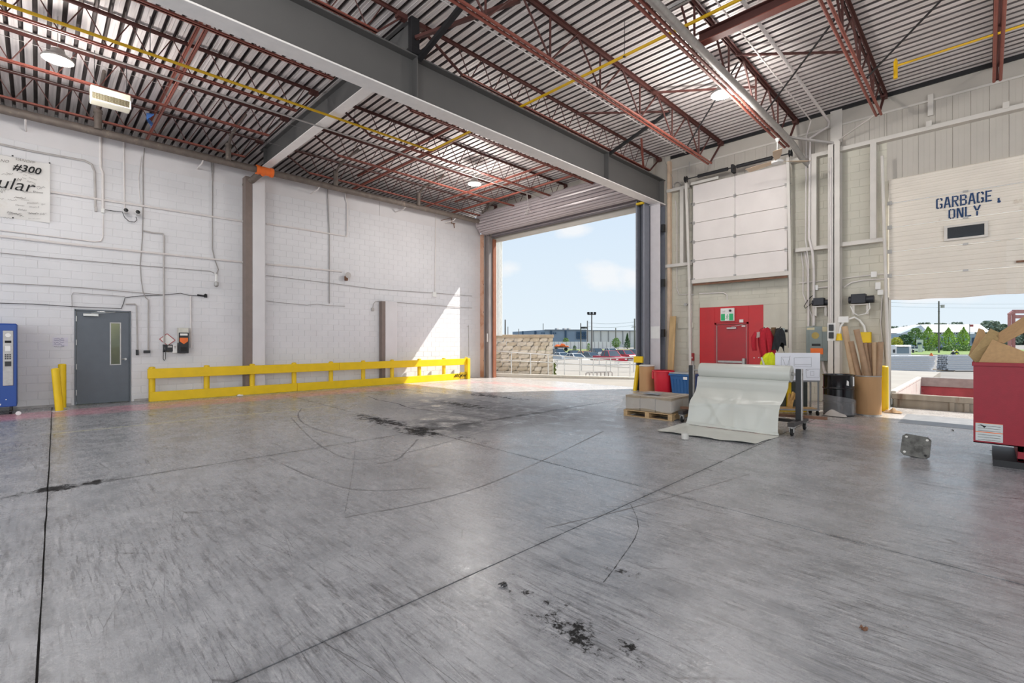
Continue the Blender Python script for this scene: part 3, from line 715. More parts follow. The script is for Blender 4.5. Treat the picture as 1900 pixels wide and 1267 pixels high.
# ================================================================== BIG ROLL-UP DOOR
d1 = thing('door_1', 'big grey roll-up door, raised, at the end of the left wall', 'door', (-12, 14.3, 0), kind='structure')
slat_m = mat('roll_door_slat_paint', '9c9294', .4, .1, var=0)
slat_l = mat('sunlit_slat_paint', 'a79ea0', .35, .1, var=0)  # lighter copy of the slat paint, sunlit look put into the colour
XA, XB = -15.75, -8.1
cy_, cz_, cr_ = 14.02, 6.84, .47
mb = MB(); n = 24      # coil of slats: faceted drum with a step at each slat
for k in range(n):
    a0, a1 = 2*pi*k/n, 2*pi*(k+.8)/n; a2 = 2*pi*(k+1)/n
    p = [(cy_+cr_*cos(a0), cz_+cr_*sin(a0)), (cy_+(cr_+.022)*cos((a0+a1)/2), cz_+(cr_+.022)*sin((a0+a1)/2)), (cy_+cr_*cos(a1), cz_+cr_*sin(a1)), (cy_+(cr_-.05)*cos((a1+a2)/2), cz_+(cr_-.05)*sin((a1+a2)/2)), (cy_+cr_*cos(a2), cz_+cr_*sin(a2))]
    for (y0, z0), (y1, z1) in zip(p, p[1:]): mb.quad((XA, y0, z0), (XB, y0, z0), (XB, y1, z1), (XA, y1, z1))
mb.lathe([(cr_+.03, 0), (cr_+.03, -.02)], (XA, cy_, cz_), 30, 'x'); mb.lathe([(cr_+.03, 0), (cr_+.03, .02)], (XB, cy_, cz_), 30, 'x')
obj('coil', mb, slat_l, d1)
z = 6.31; k = 0
while z < 6.84:
    y0, y1 = 14.4, 14.36
    obj('slat', MB().extr([(XA+.1, 14.4, z), (XA+.1, 14.375, z+.015), (XA+.1, 14.37, z+.06), (XA+.1, 14.4, z+.078)], (XB-XA-.3, 0, 0)), slat_m, d1); z += .08
obj('bottom_bar', MB().box(XA+.1, XB-.2, 14.34, 14.42, 6.25, 6.31), mat('dark_bottom_bar', '5e585a', .5), d1, bevel=.006)
obj('header', MB().box(-16.4, -7.9, 14.6, 14.7, 6.09, 7.8), cream_panel, d1, label='pale outer header above the door')
gm = mat('weathered_door_guide', '8c8482', .5, .2, var=.2, scale=5, stretch=(1, 1, .3), dirt='9a6b4a', dscale=3, dthr=.6)
obj('left_guide', MB().box(-15.95, -15.72, 14.28, 14.34, 0, 6.4).box(-15.72, -15.66, 14.2, 14.45, 0, 6.3).box(-16.0, -15.94, 14.2, 14.3, 0, 6.4), gm, d1, bevel=.004)
obj('jamb_plate', MB().box(-15.66, -15.6, 14.42, 14.6, 0, 6.2), mat('rust_orange_jamb', '8c553c', .6, var=.15, scale=4), d1, label='rust orange jamb on the left side', bevel=.004)
obj('right_guide', MB().box(-8.27, -8.22, 14.1, 14.42, 0, 6.3).box(-8.22, -7.98, 14.34, 14.42, 0, 6.3).box(-8.0, -7.94, 14.1, 14.42, 0, 6.3).box(-8.14, -8.06, 14.25, 14.34, 0, 6.3), slate, d1, label='dark slate guide on the right side', bevel=.004)
obj('guide_plate', MB().box(-8.25, -7.85, 14.47, 14.5, 0, 6.3), slate, d1)
obj('yellow_stop', MB().box(-8.3, -7.98, 14.02, 14.1, .92, 1.13), yellow, d1, label='yellow bumper on the right guide', bevel=.006)
obj('yellow_stop', MB().box(-8.2, -7.95, 14.0, 14.1, 6.14, 6.2), yellow, d1)
obj('guide_notice', MB().box(-15.86, -15.74, 14.26, 14.275, 1.6, 1.98), paper, d1, label='white sheet taped to the left guide')
tj = obj('trim_6', MB().box(-16.45, -15.98, 14.3, 14.36, 0, 6.5), mat('stained_block_paint', 'cfa890', .65, var=.12, scale=3, dirt='b07a58', dscale=1.5, dthr=.5), None, 'peach-stained return of the left wall at the big door', 'trim', kind='structure')
for z in (5.9, 4.2, 2.95, .75): obj('anchor_bolt', MB().lathe([(.03, 0), (.03, -.02)], (-16.08, 14.3, z), 8, 'y'), black_st, tj)
obj('brush_cluster', MB().tube([(-12.55, 13.3, 7.79), (-12.5, 13.4, 6.75)], .012, 6).tube([(-12.5, 13.4, 6.8), (-12.7, 13.42, 6.6), (-12.75, 13.4, 6.55)], .012, 6).tube([(-12.5, 13.4, 6.75), (-12.35, 13.4, 6.58)], .012, 6).tube([(-12.5, 13.4, 6.75), (-12.55, 13.35, 6.5)], .01, 6), conduit_g, None, 'tangle of loose cables hanging before the roll-up coil', 'cable')

# ================================================================== GREY MAN DOOR (left wall)
d2 = thing('door_2', 'slate grey steel door with a tall narrow window', 'door', (XW, 1.22, 0), kind='structure')
obj('door_frame', MB().box(XW-.2, XW+.02, .66, .69, 0, 2.44).box(XW-.2, XW+.02, 1.75, 1.78, 0, 2.44).box(XW-.2, XW+.02, .66, 1.78, 2.405, 2.44), door_grey, d2, bevel=.003)
W0, W1, Z0_, Z1_ = 1.37, 1.55, 1.02, 2.1
obj('leaf', MB().box(XW-.05, XW-.005, .695, W0, .02, 2.4).box(XW-.05, XW-.005, W1, 1.745, .02, 2.4).box(XW-.05, XW-.005, W0, W1, .02, Z0_).box(XW-.05, XW-.005, W0, W1, Z1_, 2.4), door_grey, d2)
obj('window_bead', MB().box(XW-.005, XW+.004, W0-.025, W0, Z0_-.025, Z1_+.025).box(XW-.005, XW+.004, W1, W1+.025, Z0_-.025, Z1_+.025).box(XW-.005, XW+.004, W0, W1, Z0_-.025, Z0_).box(XW-.005, XW+.004, W0, W1, Z1_, Z1_+.025), galv, d2)
obj('window_pane', MB().box(XW-.032, XW-.026, W0, W1, Z0_, Z1_), mat('door_glass', (.9, .95, .9), .03, var=0, trans=1), d2, label='glass of the tall narrow window')
obj('room_behind', MB().box(XW-.9, XW-.88, .3, 2.1, 0, 2.5), mat('olive_room_wall', '8f8b5c', .8, var=.15), d2, label='lit olive wall of the room seen through the pane')
light('back_room_fill', 'POINT', (XW-.45, 1.2, 2.3), 7, WARM, .08)  # unseen light added to brighten the wall behind the pane
for z in (.32, .98, 1.6, 2.2): obj('hinge', MB().box(XW-.006, XW+.012, .672, .705, z-.07, z+.07).cyl((XW+.012, .69, z-.07), (XW+.012, .69, z+.07), .01, 8), chrome, d2)
cl = obj('door_closer', MB().box(XW, XW+.06, .82, 1.12, 2.27, 2.34), chrome, d2, bevel=.008)
obj('closer_arm', MB().bar((XW+.05, .98, 2.35), (XW+.12, 1.25, 2.37), .02, .012).bar((XW+.12, 1.25, 2.37), (XW+.02, 1.45, 2.4), .02, .012), chrome, cl)
obj('lever_handle', MB().cyl((XW-.01, 1.66, 1.15), (XW+.05, 1.66, 1.15), .03, 12).tube([(XW+.05, 1.66, 1.15), (XW+.055, 1.58, 1.15)], .013, 8), chrome, d2)
obj('strike', MB().box(XW, XW+.006, 1.755, 1.772, 1.1, 1.2), black_st, d2)

# ================================================================== SECTIONAL WHITE DOOR, RED DOOR, GARBAGE DOOR
d3 = thing('door_3', 'white sectional dock door raised high above the red door', 'door', (-5.25, YW, 3.5), kind='structure')
panel_w = mat('white_door_panel', 'e0d9d5', .45, var=.05, scale=2, dirt='b7a89c', dscale=1.3, dthr=.67)
YD = 14.62; xa, xm, xb = -6.55, -5.27, -3.88; sh_ = .595
for r in range(5):
    z0 = 3.56+r*sh_
    for x0, x1 in ((xa, xm), (xm, xb)):
        obj('door_panel', MB().box(x0+.004, x1-.004, YD, YD+.045, z0+.005, z0+sh_-.005), panel_w, d3, bevel=.006)
    for x in (xa+.03, xm, xb-.03): obj('hinge', MB().box(x-.035, x+.035, YD-.015, YD, z0-.05, z0+.05).cyl((x-.035, YD-.014, z0), (x+.035, YD-.014, z0), .012, 8), galv, d3)
    for x in (xa-.05, xb+.05): obj('roller', MB().cyl((x-.05, YD-.01, z0+.02), (x+.05, YD-.01, z0+.02), .012, 8).lathe([(.03, -.012), (.03, .012)], (x, YD-.01, z0+.02), 12, 'x'), galv, d3)
obj('bottom_rail', MB().box(xa-.02, xb+.05, YD-.05, YD+.05, 3.44, 3.56), off_white, d3, bevel=.008); obj('bottom_seal', MB().box(xa, xb, YD-.01, YD+.02, 3.38, 3.44), rust, d3)
for nm, pts in (('left_track', [(-6.62, YD-.02, 0), (-6.64, YD-.03, 3.3), (-6.72, YD-.1, 6.62)]), ('right_track', [(-3.8, YD-.02, 0), (-3.8, YD-.03, 3.3), (-3.84, YD-.1, 6.65)])):
    obj(nm, MB().bar(pts[0], pts[1], .07, .05, (0, 1, 0)).bar(pts[1], pts[2], .07, .05, (0, 1, 0)), off_white, d3)
obj('spring_shaft', MB().cyl((-6.75, YD-.2, 6.72), (-3.7, YD-.2, 6.72), .018, 10), black_st, d3)
for x0, x1 in ((-6.3, -5.4), (-5.15, -4.2)): obj('torsion_spring', MB().lathe([(.05+.006*(k % 2), x0+(x1-x0)*k/44) for k in range(45)], (0, YD-.2, 6.72), 12, 'x'), black_st, d3)
for x in (-6.68, -3.75): obj('cable_drum', MB().lathe([(.1, -.03), (.07, -.02), (.07, .02), (.1, .03)], (x, YD-.2, 6.72), 16, 'x'), black_st, d3)
obj('spring_bracket', MB().box(-5.31, -5.24, YD-.22, YD, 6.6, 6.82), black_st, d3); obj('top_rail', MB().box(-6.6, -5.75, YD-.02, YD+.03, 6.56, 6.64), off_white, d3)
# shallow box infill below the raised door, with the red area
obj('trim_7', MB().box(-6.45, -3.9, YW-.05, YW-.02, 2.69, 2.9), cream, None, 'cream lintel band over the red area', 'trim', kind='structure', bevel=.004)
obj('trim_8', MB().box(-4.58, -3.86, YW-.04, YW-.01, 0, 2.69), cream, None, 'smooth cream boarding right of the red area', 'trim', kind='structure')
d4 = thing('door_4', 'red steel exit door set in a red painted wall panel', 'door', (-5.5, YW, 0), kind='structure')
RY = YW-.05
obj('red_panel', MB().box(-6.45, -5.98, RY, RY+.05, 0, 2.69).box(-4.98, -4.58, RY, RY+.05, 0, 2.69).box(-5.98, -4.98, RY, RY+.05, 2.2, 2.69), red_wall, d4, bevel=.004)
obj('door_frame', MB().box(-5.98, -5.92, RY-.015, RY+.05, 0, 2.2).box(-5.04, -4.98, RY-.015, RY+.05, 0, 2.2).box(-5.98, -4.98, RY-.015, RY+.05, 2.14, 2.2), red_door, d4, bevel=.004)
obj('leaf', MB().box(-5.905, -5.05, RY+.01, RY+.05, .02, 2.13), red_door, d4, bevel=.003)
obj('edge_strip', MB().box(-5.925, -5.905, RY-.005, RY+.03, .02, 2.12).box(-5.052, -5.042, RY-.005, RY+.03, .02, 2.12), galv, d4)
obj('panic_bar', MB().box(-5.86, -5.1, RY-.07, RY-.03, .97, 1.04).box(-5.14, -5.06, RY-.09, RY, .9, 1.12), galv, d4, bevel=.008)
cl = obj('door_closer', MB().box(-5.6, -5.32, RY-.05, RY+.01, 2.0, 2.05), chrome, d4, bevel=.006)
obj('closer_arm', MB().bar((-5.45, RY-.05, 2.06), (-5.1, RY-.09, 2.13), .02, .012), chrome, cl)
obj('door_contact', MB().box(-5.23, -5.12, RY-.05, RY, 2.19, 2.28), white_pl, d4, bevel=.006); obj('door_contact', MB().box(-5.17, -5.07, RY-.03, RY+.01, 2.06, 2.1), white_pl, d4)
for x, z in ((-4.85, 1.62), (-4.7, 1.15), (-4.83, 1.14)): obj('paint_chip', MB().lathe([(.018, 0), (.012, -.004)], (x, RY, z), 7, 'y'), white_pl, d4)

d5 = thing('door_5', 'ribbed off-white garbage dock door, half raised and battered', 'door', (-.5, YW, 2.6), kind='structure')
gd_m = mat('battered_white_door', 'ded6ca', .45, var=.05, scale=2, dirt='a8937c', dscale=1.6, dthr=.62)
GY = 14.78; gx0, gx1 = -1.69, 2.3
def gsec(z0, z1, bottom=False):
    mb = MB(); n = 5; h = z1-z0; prof = [(0, z0+.002), (-.012, z0+.012)]
    for k in range(n):
        a = z0+.012+(h-.024)*k/n; b2 = z0+.012+(h-.024)*(k+1)/n
        prof += [(-.012, a+.035), (-.002, a+.05), (-.002, b2-.012), (-.012, b2-.001)]
    prof += [(0, z1-.002)]
    nx = 28
    def P(u, p):
        x = gx0+(gx1-gx0)*u; y, z = p
        if bottom:
            z = z+(.014*math.sin(x*2.1)+.008*math.sin(x*7+1))*max(0, 1-(z-z0)/h); y = y-.05*math.exp(-((x+.9)/.12)**2)*max(0, 1-(z-z0)/h)-.06*math.exp(-((x-.28)/.1)**2)*(1-(z-z0)/h)
        elif z0 < 3.4: y = y-.03*math.exp(-((x-.28)/.08)**2)
        return (x, GY+y, z)
    for a, b2 in zip(prof, prof[1:]):
        for k in range(nx): mb.quad(P(k/nx, a), P((k+1)/nx, a), P((k+1)/nx, b2), P(k/nx, b2))
    mb.box(gx0, gx1, GY+.001, GY+.04, z0+.08, z1-.004)
    return mb
for r in range(5): obj('door_section', gsec(2.63+r*.592, 3.222+r*.592, r == 0), gd_m, d5, smooth=25)
for r in range(1, 5):
    z = 2.63+r*.592
    for x in (-.33, 1.0): obj('hinge', MB().box(x-.045, x+.045, GY-.03, GY-.01, z-.022, z+.022), galv, d5)
    obj('edge_hinge', MB().box(gx0-.03, gx0+.06, GY-.04, GY-.01, z-.04, z+.05), galv, d5)
wz0, wz1, wx0, wx1 = 3.97, 4.22, -.63, -.03
wf = obj('window_frame', MB().box(wx0-.06, wx1+.06, GY-.05, GY-.012, wz1, wz1+.05).box(wx0-.06, wx1+.06, GY-.05, GY-.012, wz0-.05, wz0).box(wx0-.06, wx0, GY-.05, GY-.012, wz0, wz1).box(wx1, wx1+.06, GY-.05, GY-.012, wz0, wz1), off_white, d5, bevel=.006)
obj('window_pane', MB().box(wx0, wx1, GY-.03, GY-.022, wz0, wz1), glass, wf)
obj('pull_handle', MB().box(.45, .6, GY-.05, GY-.01, 3.3, 3.34), rust, d5)
obj('left_track', MB().tube([(-1.68, 14.6, 0), (-1.72, 14.6, 2.6), (-1.8, 14.58, 6.15)], .035, 10), off_white, d5, label='pale tubular track at the left of the garbage door')
obj('jamb', MB().box(-1.74, -1.69, GY-.02, YW+.2, 0, 2.7), mat('worn_steel_jamb', '8f8a80', .5, .3, var=.2), d5); obj('jamb_board', MB().box(-1.745, -1.69, GY-.1, GY-.03, 0, 1.0), lumber, d5, label='wooden board at the foot of the jamb')
# stencilled lettering GARBAGE / ONLY
ink = mat('navy_stencil_paint', '143a66', .7, var=.2, scale=30)
def stencil(ch):   # strokes on a 0..1 x 0..1.25 cell, with stencil bridges
    t = .26; S = {'G': [(.12, .1, .12, 1.15), (.12, 1.15, .46, 1.15), (.58, 1.15, .86, 1.15), (.12, .1, .46, .1), (.58, .1, .86, .1), (.87, .1, .87, .56), (.56, .52, .87, .52), (.87, .9, .87, 1.15)],
         'A': [(.08, 0, .42, 1.25), (.58, 1.25, .92, 0), (.3, .42, .7, .42)], 'R': [(.12, 0, .12, 1.25), (.28, 1.15, .8, 1.15), (.85, .72, .85, 1.15), (.28, .66, .8, .66), (.5, .56, .9, 0)],
         'B': [(.12, 0, .12, 1.25), (.28, 1.15, .8, 1.15), (.84, .75, .84, 1.1), (.28, .65, .8, .65), (.87, .15, .87, .58), (.28, .1, .82, .1)], 'E': [(.12, 0, .12, 1.25), (.28, 1.15, .9, 1.15), (.28, .63, .78, .63), (.28, .1, .9, .1)],
         'O': [(.12, .12, .12, 1.13), (.88, .12, .88, 1.13), (.2, 1.15, .44, 1.15), (.56, 1.15, .8, 1.15), (.2, .1, .44, .1), (.56, .1, .8, .1)], 'N': [(.12, 0, .12, 1.25), (.88, 0, .88, 1.25), (.26, 1.2, .74, .05)], 'L': [(.12, 0, .12, 1.25), (.28, .1, .9, .1)], 'Y': [(.06, 1.25, .44, .62), (.94, 1.25, .56, .62), (.5, 0, .5, .55)]}
    return [(a, b2, c, d, t) for a, b2, c, d in S[ch]]
def letter(ch, x, z, w, h):
    mb = MB()
    for a, b2, c, d, t in stencil(ch):
        p = Vector((x+a*w, GY-.014, z+b2*h/1.25)); q = Vector((x+c*w, GY-.014, z+d*h/1.25)); mb.bar(p, q, .003, t*w, (1, 0, 0)) if abs(p.x-q.x) < 1e-6 else mb.bar(p, q, .003, t*w, (0, 0, 1))
    return mb
pA, pB = PY(GY, 1737, 393), PY(GY, 1842, 360); 
for i, ch in enumerate('GARBAGE'): obj('stencil_letter', letter(ch, pA.x+.0+i*.135, 4.69, .112, .25), ink, d5)
pO = PY(GY, 1760, 408)
for i, ch in enumerate('ONLY'): obj('stencil_letter', letter(ch, pO.x+i*.137, 4.42, .112, .23), ink, d5)
obj('stencil_smudge', MB().lathe([(.03, 0), (.02, -.003)], (pA.x+1.02, GY-.013, 4.66), 7, 'y').box(pA.x+1.0, pA.x+1.03, GY-.016, GY-.013, 4.68, 4.74), ink, d5)

# ================================================================== THINGS ON THE DOOR WALL
sg = thing('exit_sign', 'white and green running man exit sign over the red door', 'sign', PY(RY-.05, 1350, 584))
sx, sz = sg.location.x, sg.location.z
obj('housing', MB().box(sx-.2, sx+.2, RY-.09, RY-.0, sz-.19, sz+.2), white_pl, sg, bevel=.01)
grn = mat('exit_green', '129a5b', .4, var=0, emit='129a5b', estr=.15)
obj('green_panel', MB().box(sx-.18, sx-.062, RY-.093, RY-.09, sz-.17, sz+.03).box(sx+.062, sx+.18, RY-.093, RY-.09, sz-.17, sz+.03), grn, sg)
obj('white_panel', MB().box(sx-.062, sx+.062, RY-.093, RY-.09, sz-.17, sz+.03), paper, sg)
def strk(pts, w):
    mb = MB()
    for a, b2 in pts: mb.bar((sx+a[0], RY-.095, sz+a[1]), (sx+b2[0], RY-.095, sz+b2[1]), w, .002, (0, 1, 0))
    return mb
obj('running_man', strk([((.012, -.02), (-.005, -.075)), ((-.005, -.075), (.03, -.1)), ((.03, -.1), (.018, -.14)), ((-.005, -.075), (-.02, -.115)), ((-.02, -.115), (-.05, -.12)), ((.01, -.03), (-.028, -.045)), ((.012, -.03), (.04, -.05))], .014).lathe([(.014, 0), (.014, -.002)], (sx+.018, RY-.094, sz+.002), 10, 'y'), grn, sg)
for dx in (-.09, .1): obj('lamp_head', MB().lathe([(.03, 0), (.035, -.04), (.02, -.05)], (sx+dx, RY-.09, sz+.12), 10, 'y'), blk if dx > 0 else white_pl, sg)
def wallc(label, pix, r, m=pvc, y=YW-.03, name='conduit', n=8): return obj(name, MB().tube([PY(y, *p) for p in pix], r, n), m, None, label, 'conduit' if name == 'conduit' else 'cable')
wallc('white conduit dropping to the exit sign', [(1297, 545), (1342, 543), (1349, 547), (1350, 572)], .018)
wallc('pale conduit looping low left of the white door', [(1253, 372), (1256, 400), (1256, 535), (1260, 546), (1288, 546)], .014)
wallc('bent grey conduit beside the left door track', [(1279, 300), (1278, 480), (1281, 505), (1284, 530), (1283, 660)], .016, conduit_g)
wallc('thin horizontal conduit under the lower girt on the right', [(1483, 525), (1545, 519), (1625, 509), (1648, 508)], .014)
wallc('bowed conduit feeding the door operators', [(1565, 533), (1580, 524), (1600, 520), (1648, 517)], .016)
wallc('conduit from the small box over the left operator', [(1516, 534), (1543, 532)], .02)
wallc('vertical conduit down to the electrical panel', [(1493, 465), (1499, 500), (1500, 560), (1500, 606)], .03)
wallc('second thinner conduit down to the electrical panel', [(1486, 465), (1490, 495), (1490, 545), (1508, 590), (1508, 606)], .016)
wallc('conduit dropping beside the right operator', [(1637, 548), (1634, 600), (1641, 668)], .012)
for lab, a, b2 in (('junction box right of the column, upper', (1616, 504), (1627, 514)), ('junction box right of the column, middle', (1624, 524), (1634, 537)), ('junction box right of the column, lowest', (1628, 538), (1639, 547)), ('junction box over the left operator', (1511, 529), (1518, 538))):
    p, q = PY(YW-.06, *a), PY(YW-.06, *b2); obj('junction_box', MB().box(p.x, q.x, YW-.08, YW, q.z, p.z), white_pl, None, lab, 'box', bevel=.006)
p = PY(YW-.03, 1273, 565); obj('hose_valve', MB().lathe([(.05, 0), (.05, -.03)], (p.x, YW-.06, p.z), 12, 'y').cyl((p.x, YW, p.z), (p.x, YW-.1, p.z), .02, 8).cyl((p.x, YW-.05, p.z), (p.x+.2, YW-.05, p.z), .02, 8), galv, None, 'grey pipe valve on the block wall by the white door', 'valve')
p = PY(YW-.03, 1258, 345); obj('hose_reel', MB().tube([(p.x+.12*cos(k*.5), YW-.05-.004*k, p.z+.12*sin(k*.5)) for k in range(26)], .012, 6), conduit_g, None, 'coil of grey cable hung high beside the white door', 'cable')
wallc('thin cable slanting down from the first joist end', [(1228, 262), (1234, 300), (1248, 330), (1248, 365)], .006, cable_m, YW-.1, 'cable')
# door operators
def operator(label, a, b2):
    p, q = PY(YW-.15, *a), PY(YW-.15, *b2); w = q.x-p.x; t = thing('door_operator', label, 'motor', ((p.x+q.x)/2, YW-.1, q.z), group='door operators on the wall')
    obj('motor_body', MB().cyl((p.x, YW-.16, (p.z+q.z)/2), (q.x, YW-.16, (p.z+q.z)/2), (p.z-q.z)*.42, 14).box(p.x+w*.12, q.x-w*.3, YW-.28, YW-.1, q.z+.02, p.z+.03), mat('dark_navy_motor', '23262e', .5, var=.2), t, bevel=.008)
    for x in (p.x+w*.15, q.x-w*.3): obj('bracket_leg', MB().box(x, x+.05, YW-.2, YW-.17, q.z-.26, q.z).bar((x+.025, YW-.18, q.z-.02), (x+.025, YW-.01, q.z-.28), .05, .015, (1, 0, 0)), off_white, t)
    obj('bracket_shelf', MB().box(p.x+w*.1, q.x-w*.2, YW-.24, YW, q.z-.025, q.z+.0), off_white, t)
    return t
o1 = operator('black door operator on the left of the cream column', (1507, 556), (1541, 567)); o2 = operator('black door operator on the right of the cream column', (1575, 549), (1622, 563))
wallc('white flex looping under the right operator', [(1578, 568), (1583, 580), (1592, 585), (1606, 582), (1614, 572), (1613, 562)], .012, white_pl, YW-.2, 'cable')
wallc('black flex under the left operator', [(1508, 548), (1500, 555), (1492, 568), (1494, 572), (1506, 563)], .01, blk, YW-.12, 'cable')
# electrical disconnect
a, b2 = PY(YW-.12, 1497, 606), PY(YW-.12, 1537, 670); et = thing('electrical_panel', 'grey electrical disconnect box with an orange tag', 'panel', ((a.x+b2.x)/2, YW, b2.z))
pg = mat('panel_grey', '7f8a88', .45, var=.06)
obj('cabinet', MB().box(a.x, b2.x, YW-.2, YW, b2.z, a.z), pg, et, bevel=.008); obj('cover', MB().box(a.x+.07, b2.x-.12, YW-.21, YW-.2, b2.z+.1, a.z-.1), pg, et, bevel=.005)
obj('switch_handle', MB().box(a.x+.14, a.x+.34, YW-.225, YW-.21, 1.5, 1.56), blk, et); obj('orange_tag', MB().box(a.x+.11, a.x+.4, YW-.222, YW-.212, 1.28, 1.44), orange, et, label='orange tag'); obj('rating_label', MB().box(a.x+.02, a.x+.2, YW-.206, YW-.2, a.z-.09, a.z-.03).box(b2.x-.12, b2.x-.01, YW-.206, YW-.2, a.z-.14, a.z-.01), mat('aged_label', 'c9c0a0', .7), et, label='yellowed rating labels'); obj('round_sticker', MB().lathe([(.09, 0), (.09, -.003)], (a.x+.22, YW-.21, 1.78), 16, 'y'), mat('faded_gold_print', 'b09a58', .7), et)
obj('conduit_stub', MB().tube([(b2.x-.14, YW-.08, b2.z), (b2.x-.1, YW-.08, b2.z-.25), (b2.x+.0, YW-.08, b2.z-.5)], .035, 10), pvc, et)
# outlet, twist-lock cable and yellow sockets on the column
ot = thing('outlet_box', 'black outlet boxes on the cream column', 'outlet', (-2.85, YW-.34, 1.9))
for z in (1.98, 1.78): obj('outlet', MB().box(-2.9, -2.8, YW-.4, YW-.345, z-.08, z+.08), blk, ot, bevel=.005)
obj('cover_plate', MB().box(-2.94, -2.76, YW-.346, YW-.34, 1.64, 2.1), white_pl, ot)
p = PY(YW-.35, 1557, 620); q = PY(YW-.1, 1606, 620)
pt = [(p.x, p.y, p.z), (p.x+.03, p.y, p.z+.2), (p.x+.12, p.y+.05, p.z+.36), (p.x+.3, p.y+.15, p.z+.43), (q.x-.12, q.y, p.z+.35), (q.x-.03, q.y, p.z+.2), (q.x, q.y, p.z+.02)]
wl_ = obj('power_cord', MB().tube(pt, .026, 10), white_pl, None, 'thick white cord arching between the yellow plugs', 'cord')
obj('yellow_plug', MB().tube([(p.x, p.y, p.z+.02), (p.x, p.y, p.z-.16)], [.05, .075], 12), yellow, wl_); obj('yellow_socket', MB().box(q.x-.13, q.x+.12, q.y-.06, q.y+.06, p.z-.22, p.z+.05), yellow, wl_, bevel=.01)
obj('column_conduit', MB().tube([(-2.86, YW-.36, 6.4), (-2.86, YW-.36, 2.1)], .018, 8), pvc, None, 'slim conduit down the face of the cream column', 'conduit')
p = PY(YW-.06, 1568, 592); obj('junction_box', MB().box(p.x-.1, p.x+.12, YW-.36, YW-.25, p.z-.1, p.z+.06), white_pl, None, 'white box on the right flange of the cream column', 'box', bevel=.006)
pu = PY(YW-.05, 1283, 662); fp = obj('fire_pull_station', MB().box(pu.x-.08, pu.x+.08, YW-.08, YW, pu.z-.12, pu.z+.12), mat('alarm_red', '9c1f22', .4), None, 'small red fire alarm pull station by the white door track', 'alarm', bevel=.008)
obj('pull_handle', MB().box(pu.x-.05, pu.x+.05, YW-.1, YW-.08, pu.z-.05, pu.z+.0), white_pl, fp); obj('lower_box', MB().box(pu.x-.06, pu.x+.07, YW-.07, YW, pu.z-.3, pu.z-.14), conduit_g, fp)
obj('leaning_plank', MB().hexa([(-7.4, 14.55, 0), (-7.2, 14.55, 0), (-7.2, 14.6, 0), (-7.4, 14.6, 0), (-7.38, 14.74, 2.45), (-7.18, 14.74, 2.45), (-7.18, 14.79, 2.45), (-7.38, 14.79, 2.45)]), lumber, None, 'raw lumber plank leaning on the wall behind the red bin', 'plank', bevel=.004)
obj('trim_9', MB().box(-7.2, -6.66, YW-.04, YW, 2.06, 2.22), cream, None, 'cream ledger board above the plank', 'trim', kind='structure')
p, q = PY(YW-.05, 1442, 609), PY(YW-.05, 1456, 619); st_ = obj('wall_placard', MB().box(p.x, q.x, YW-.06, YW-.045, q.z, p.z), mat('grey_placard', '9aa3a2', .5), None, 'small grey pictogram placard beside the hung jackets', 'sign')
obj('pictogram', MB().lathe([(.03, 0), (.03, -.002)], (p.x+.1, YW-.061, (p.z+q.z)/2), 10, 'y').box(p.x+.2, p.x+.27, YW-.063, YW-.06, q.z+.04, p.z-.04), print_black, st_)
obj('pull_chain', MB().tube([PY(YW-.3, 1463, y) for y in (500, 540, 600, 645)], .008, 6), black_st, None, 'dark pull chain of the white door', 'chain')

# ================================================================== THINGS ON THE LEFT WALL
def wpx(*p, off=.03): return PX(XW+off, *p)
def wc(label, pix, r, m=pvc, name='conduit', cat=None, off=.03): return obj(name, MB().tube([wpx(*p, off=off) for p in pix], r, 8), m, None, label, cat or ('conduit' if name == 'conduit' else 'cable'))
wc('dark conduit curving down right of the banner', [(-30, 262), (0, 267.5), (57, 280), (157, 298), (170, 305), (175.5, 318), (177, 386)], .026, conduit_g)
wc('white conduit jogging down to the camera box', [(186.5, 245), (186.5, 311), (190.8, 320), (190.8, 388)], .03)
wc('thin conduit hooking left under the camera box', [(191.5, 398), (191, 440), (187, 447), (177, 448.5), (92, 438), (0, 427)], .014)
wc('short conduit dropping to the first camera', [(229.5, 255), (230, 300), (231, 386)], .016)
wc('upper long white conduit from the banner to the riser past the pilaster', [(94, 356), (265, 382), (456, 411.5)], .03); wc('upper white conduit right of the pilaster turning up', [(494, 415), (560, 425), (643, 438.5), (644, 430), (644.5, 378), (641.5, 368), (641, 352)], .03)
wc('middle long white conduit left of the pilaster', [(0, 438), (120, 452), (263, 467), (456, 487)], .03); wc('middle white conduit right of the pilaster ending at the horn', [(494, 490), (560, 496), (634, 504)], .03)
wc('sagging grey cable under the middle conduit, left', [(0, 469), (80, 477), (160, 484), (303, 496), (390, 503), (400, 508)], .009, cable_m, 'cable'); wc('grey cable continuing right of the pilaster to the big door', [(494, 511), (611, 525), (700, 536.5), (806, 543.5), (876, 549)], .009, cable_m, 'cable')
wc('thin cable halfway above the grey door', [(0, 525), (80, 529), (157, 534), (303, 547)], .009, cable_m, 'cable'); wc('black cable directly over the grey door', [(-5, 562), (60, 564), (140, 569), (225, 572.5), (229, 563), (232, 552), (260, 549), (303, 547), (335, 544), (352, 548), (375, 549)], .009, mat('dark_grey_cable', '4b494a', .6), 'cable')
wc('loose cable hanging from roof to phone conduit', [(268, 275), (265, 300), (265.5, 381), (264, 440), (262, 468), (260, 490), (262, 520), (265.5, 542), (270, 552), (275, 556)], .011, cable_m, 'cable'); wc('second loose strand beside the roof cable', [(262, 290), (257, 330), (259, 365), (264, 390)], .007, pvc, 'cable')
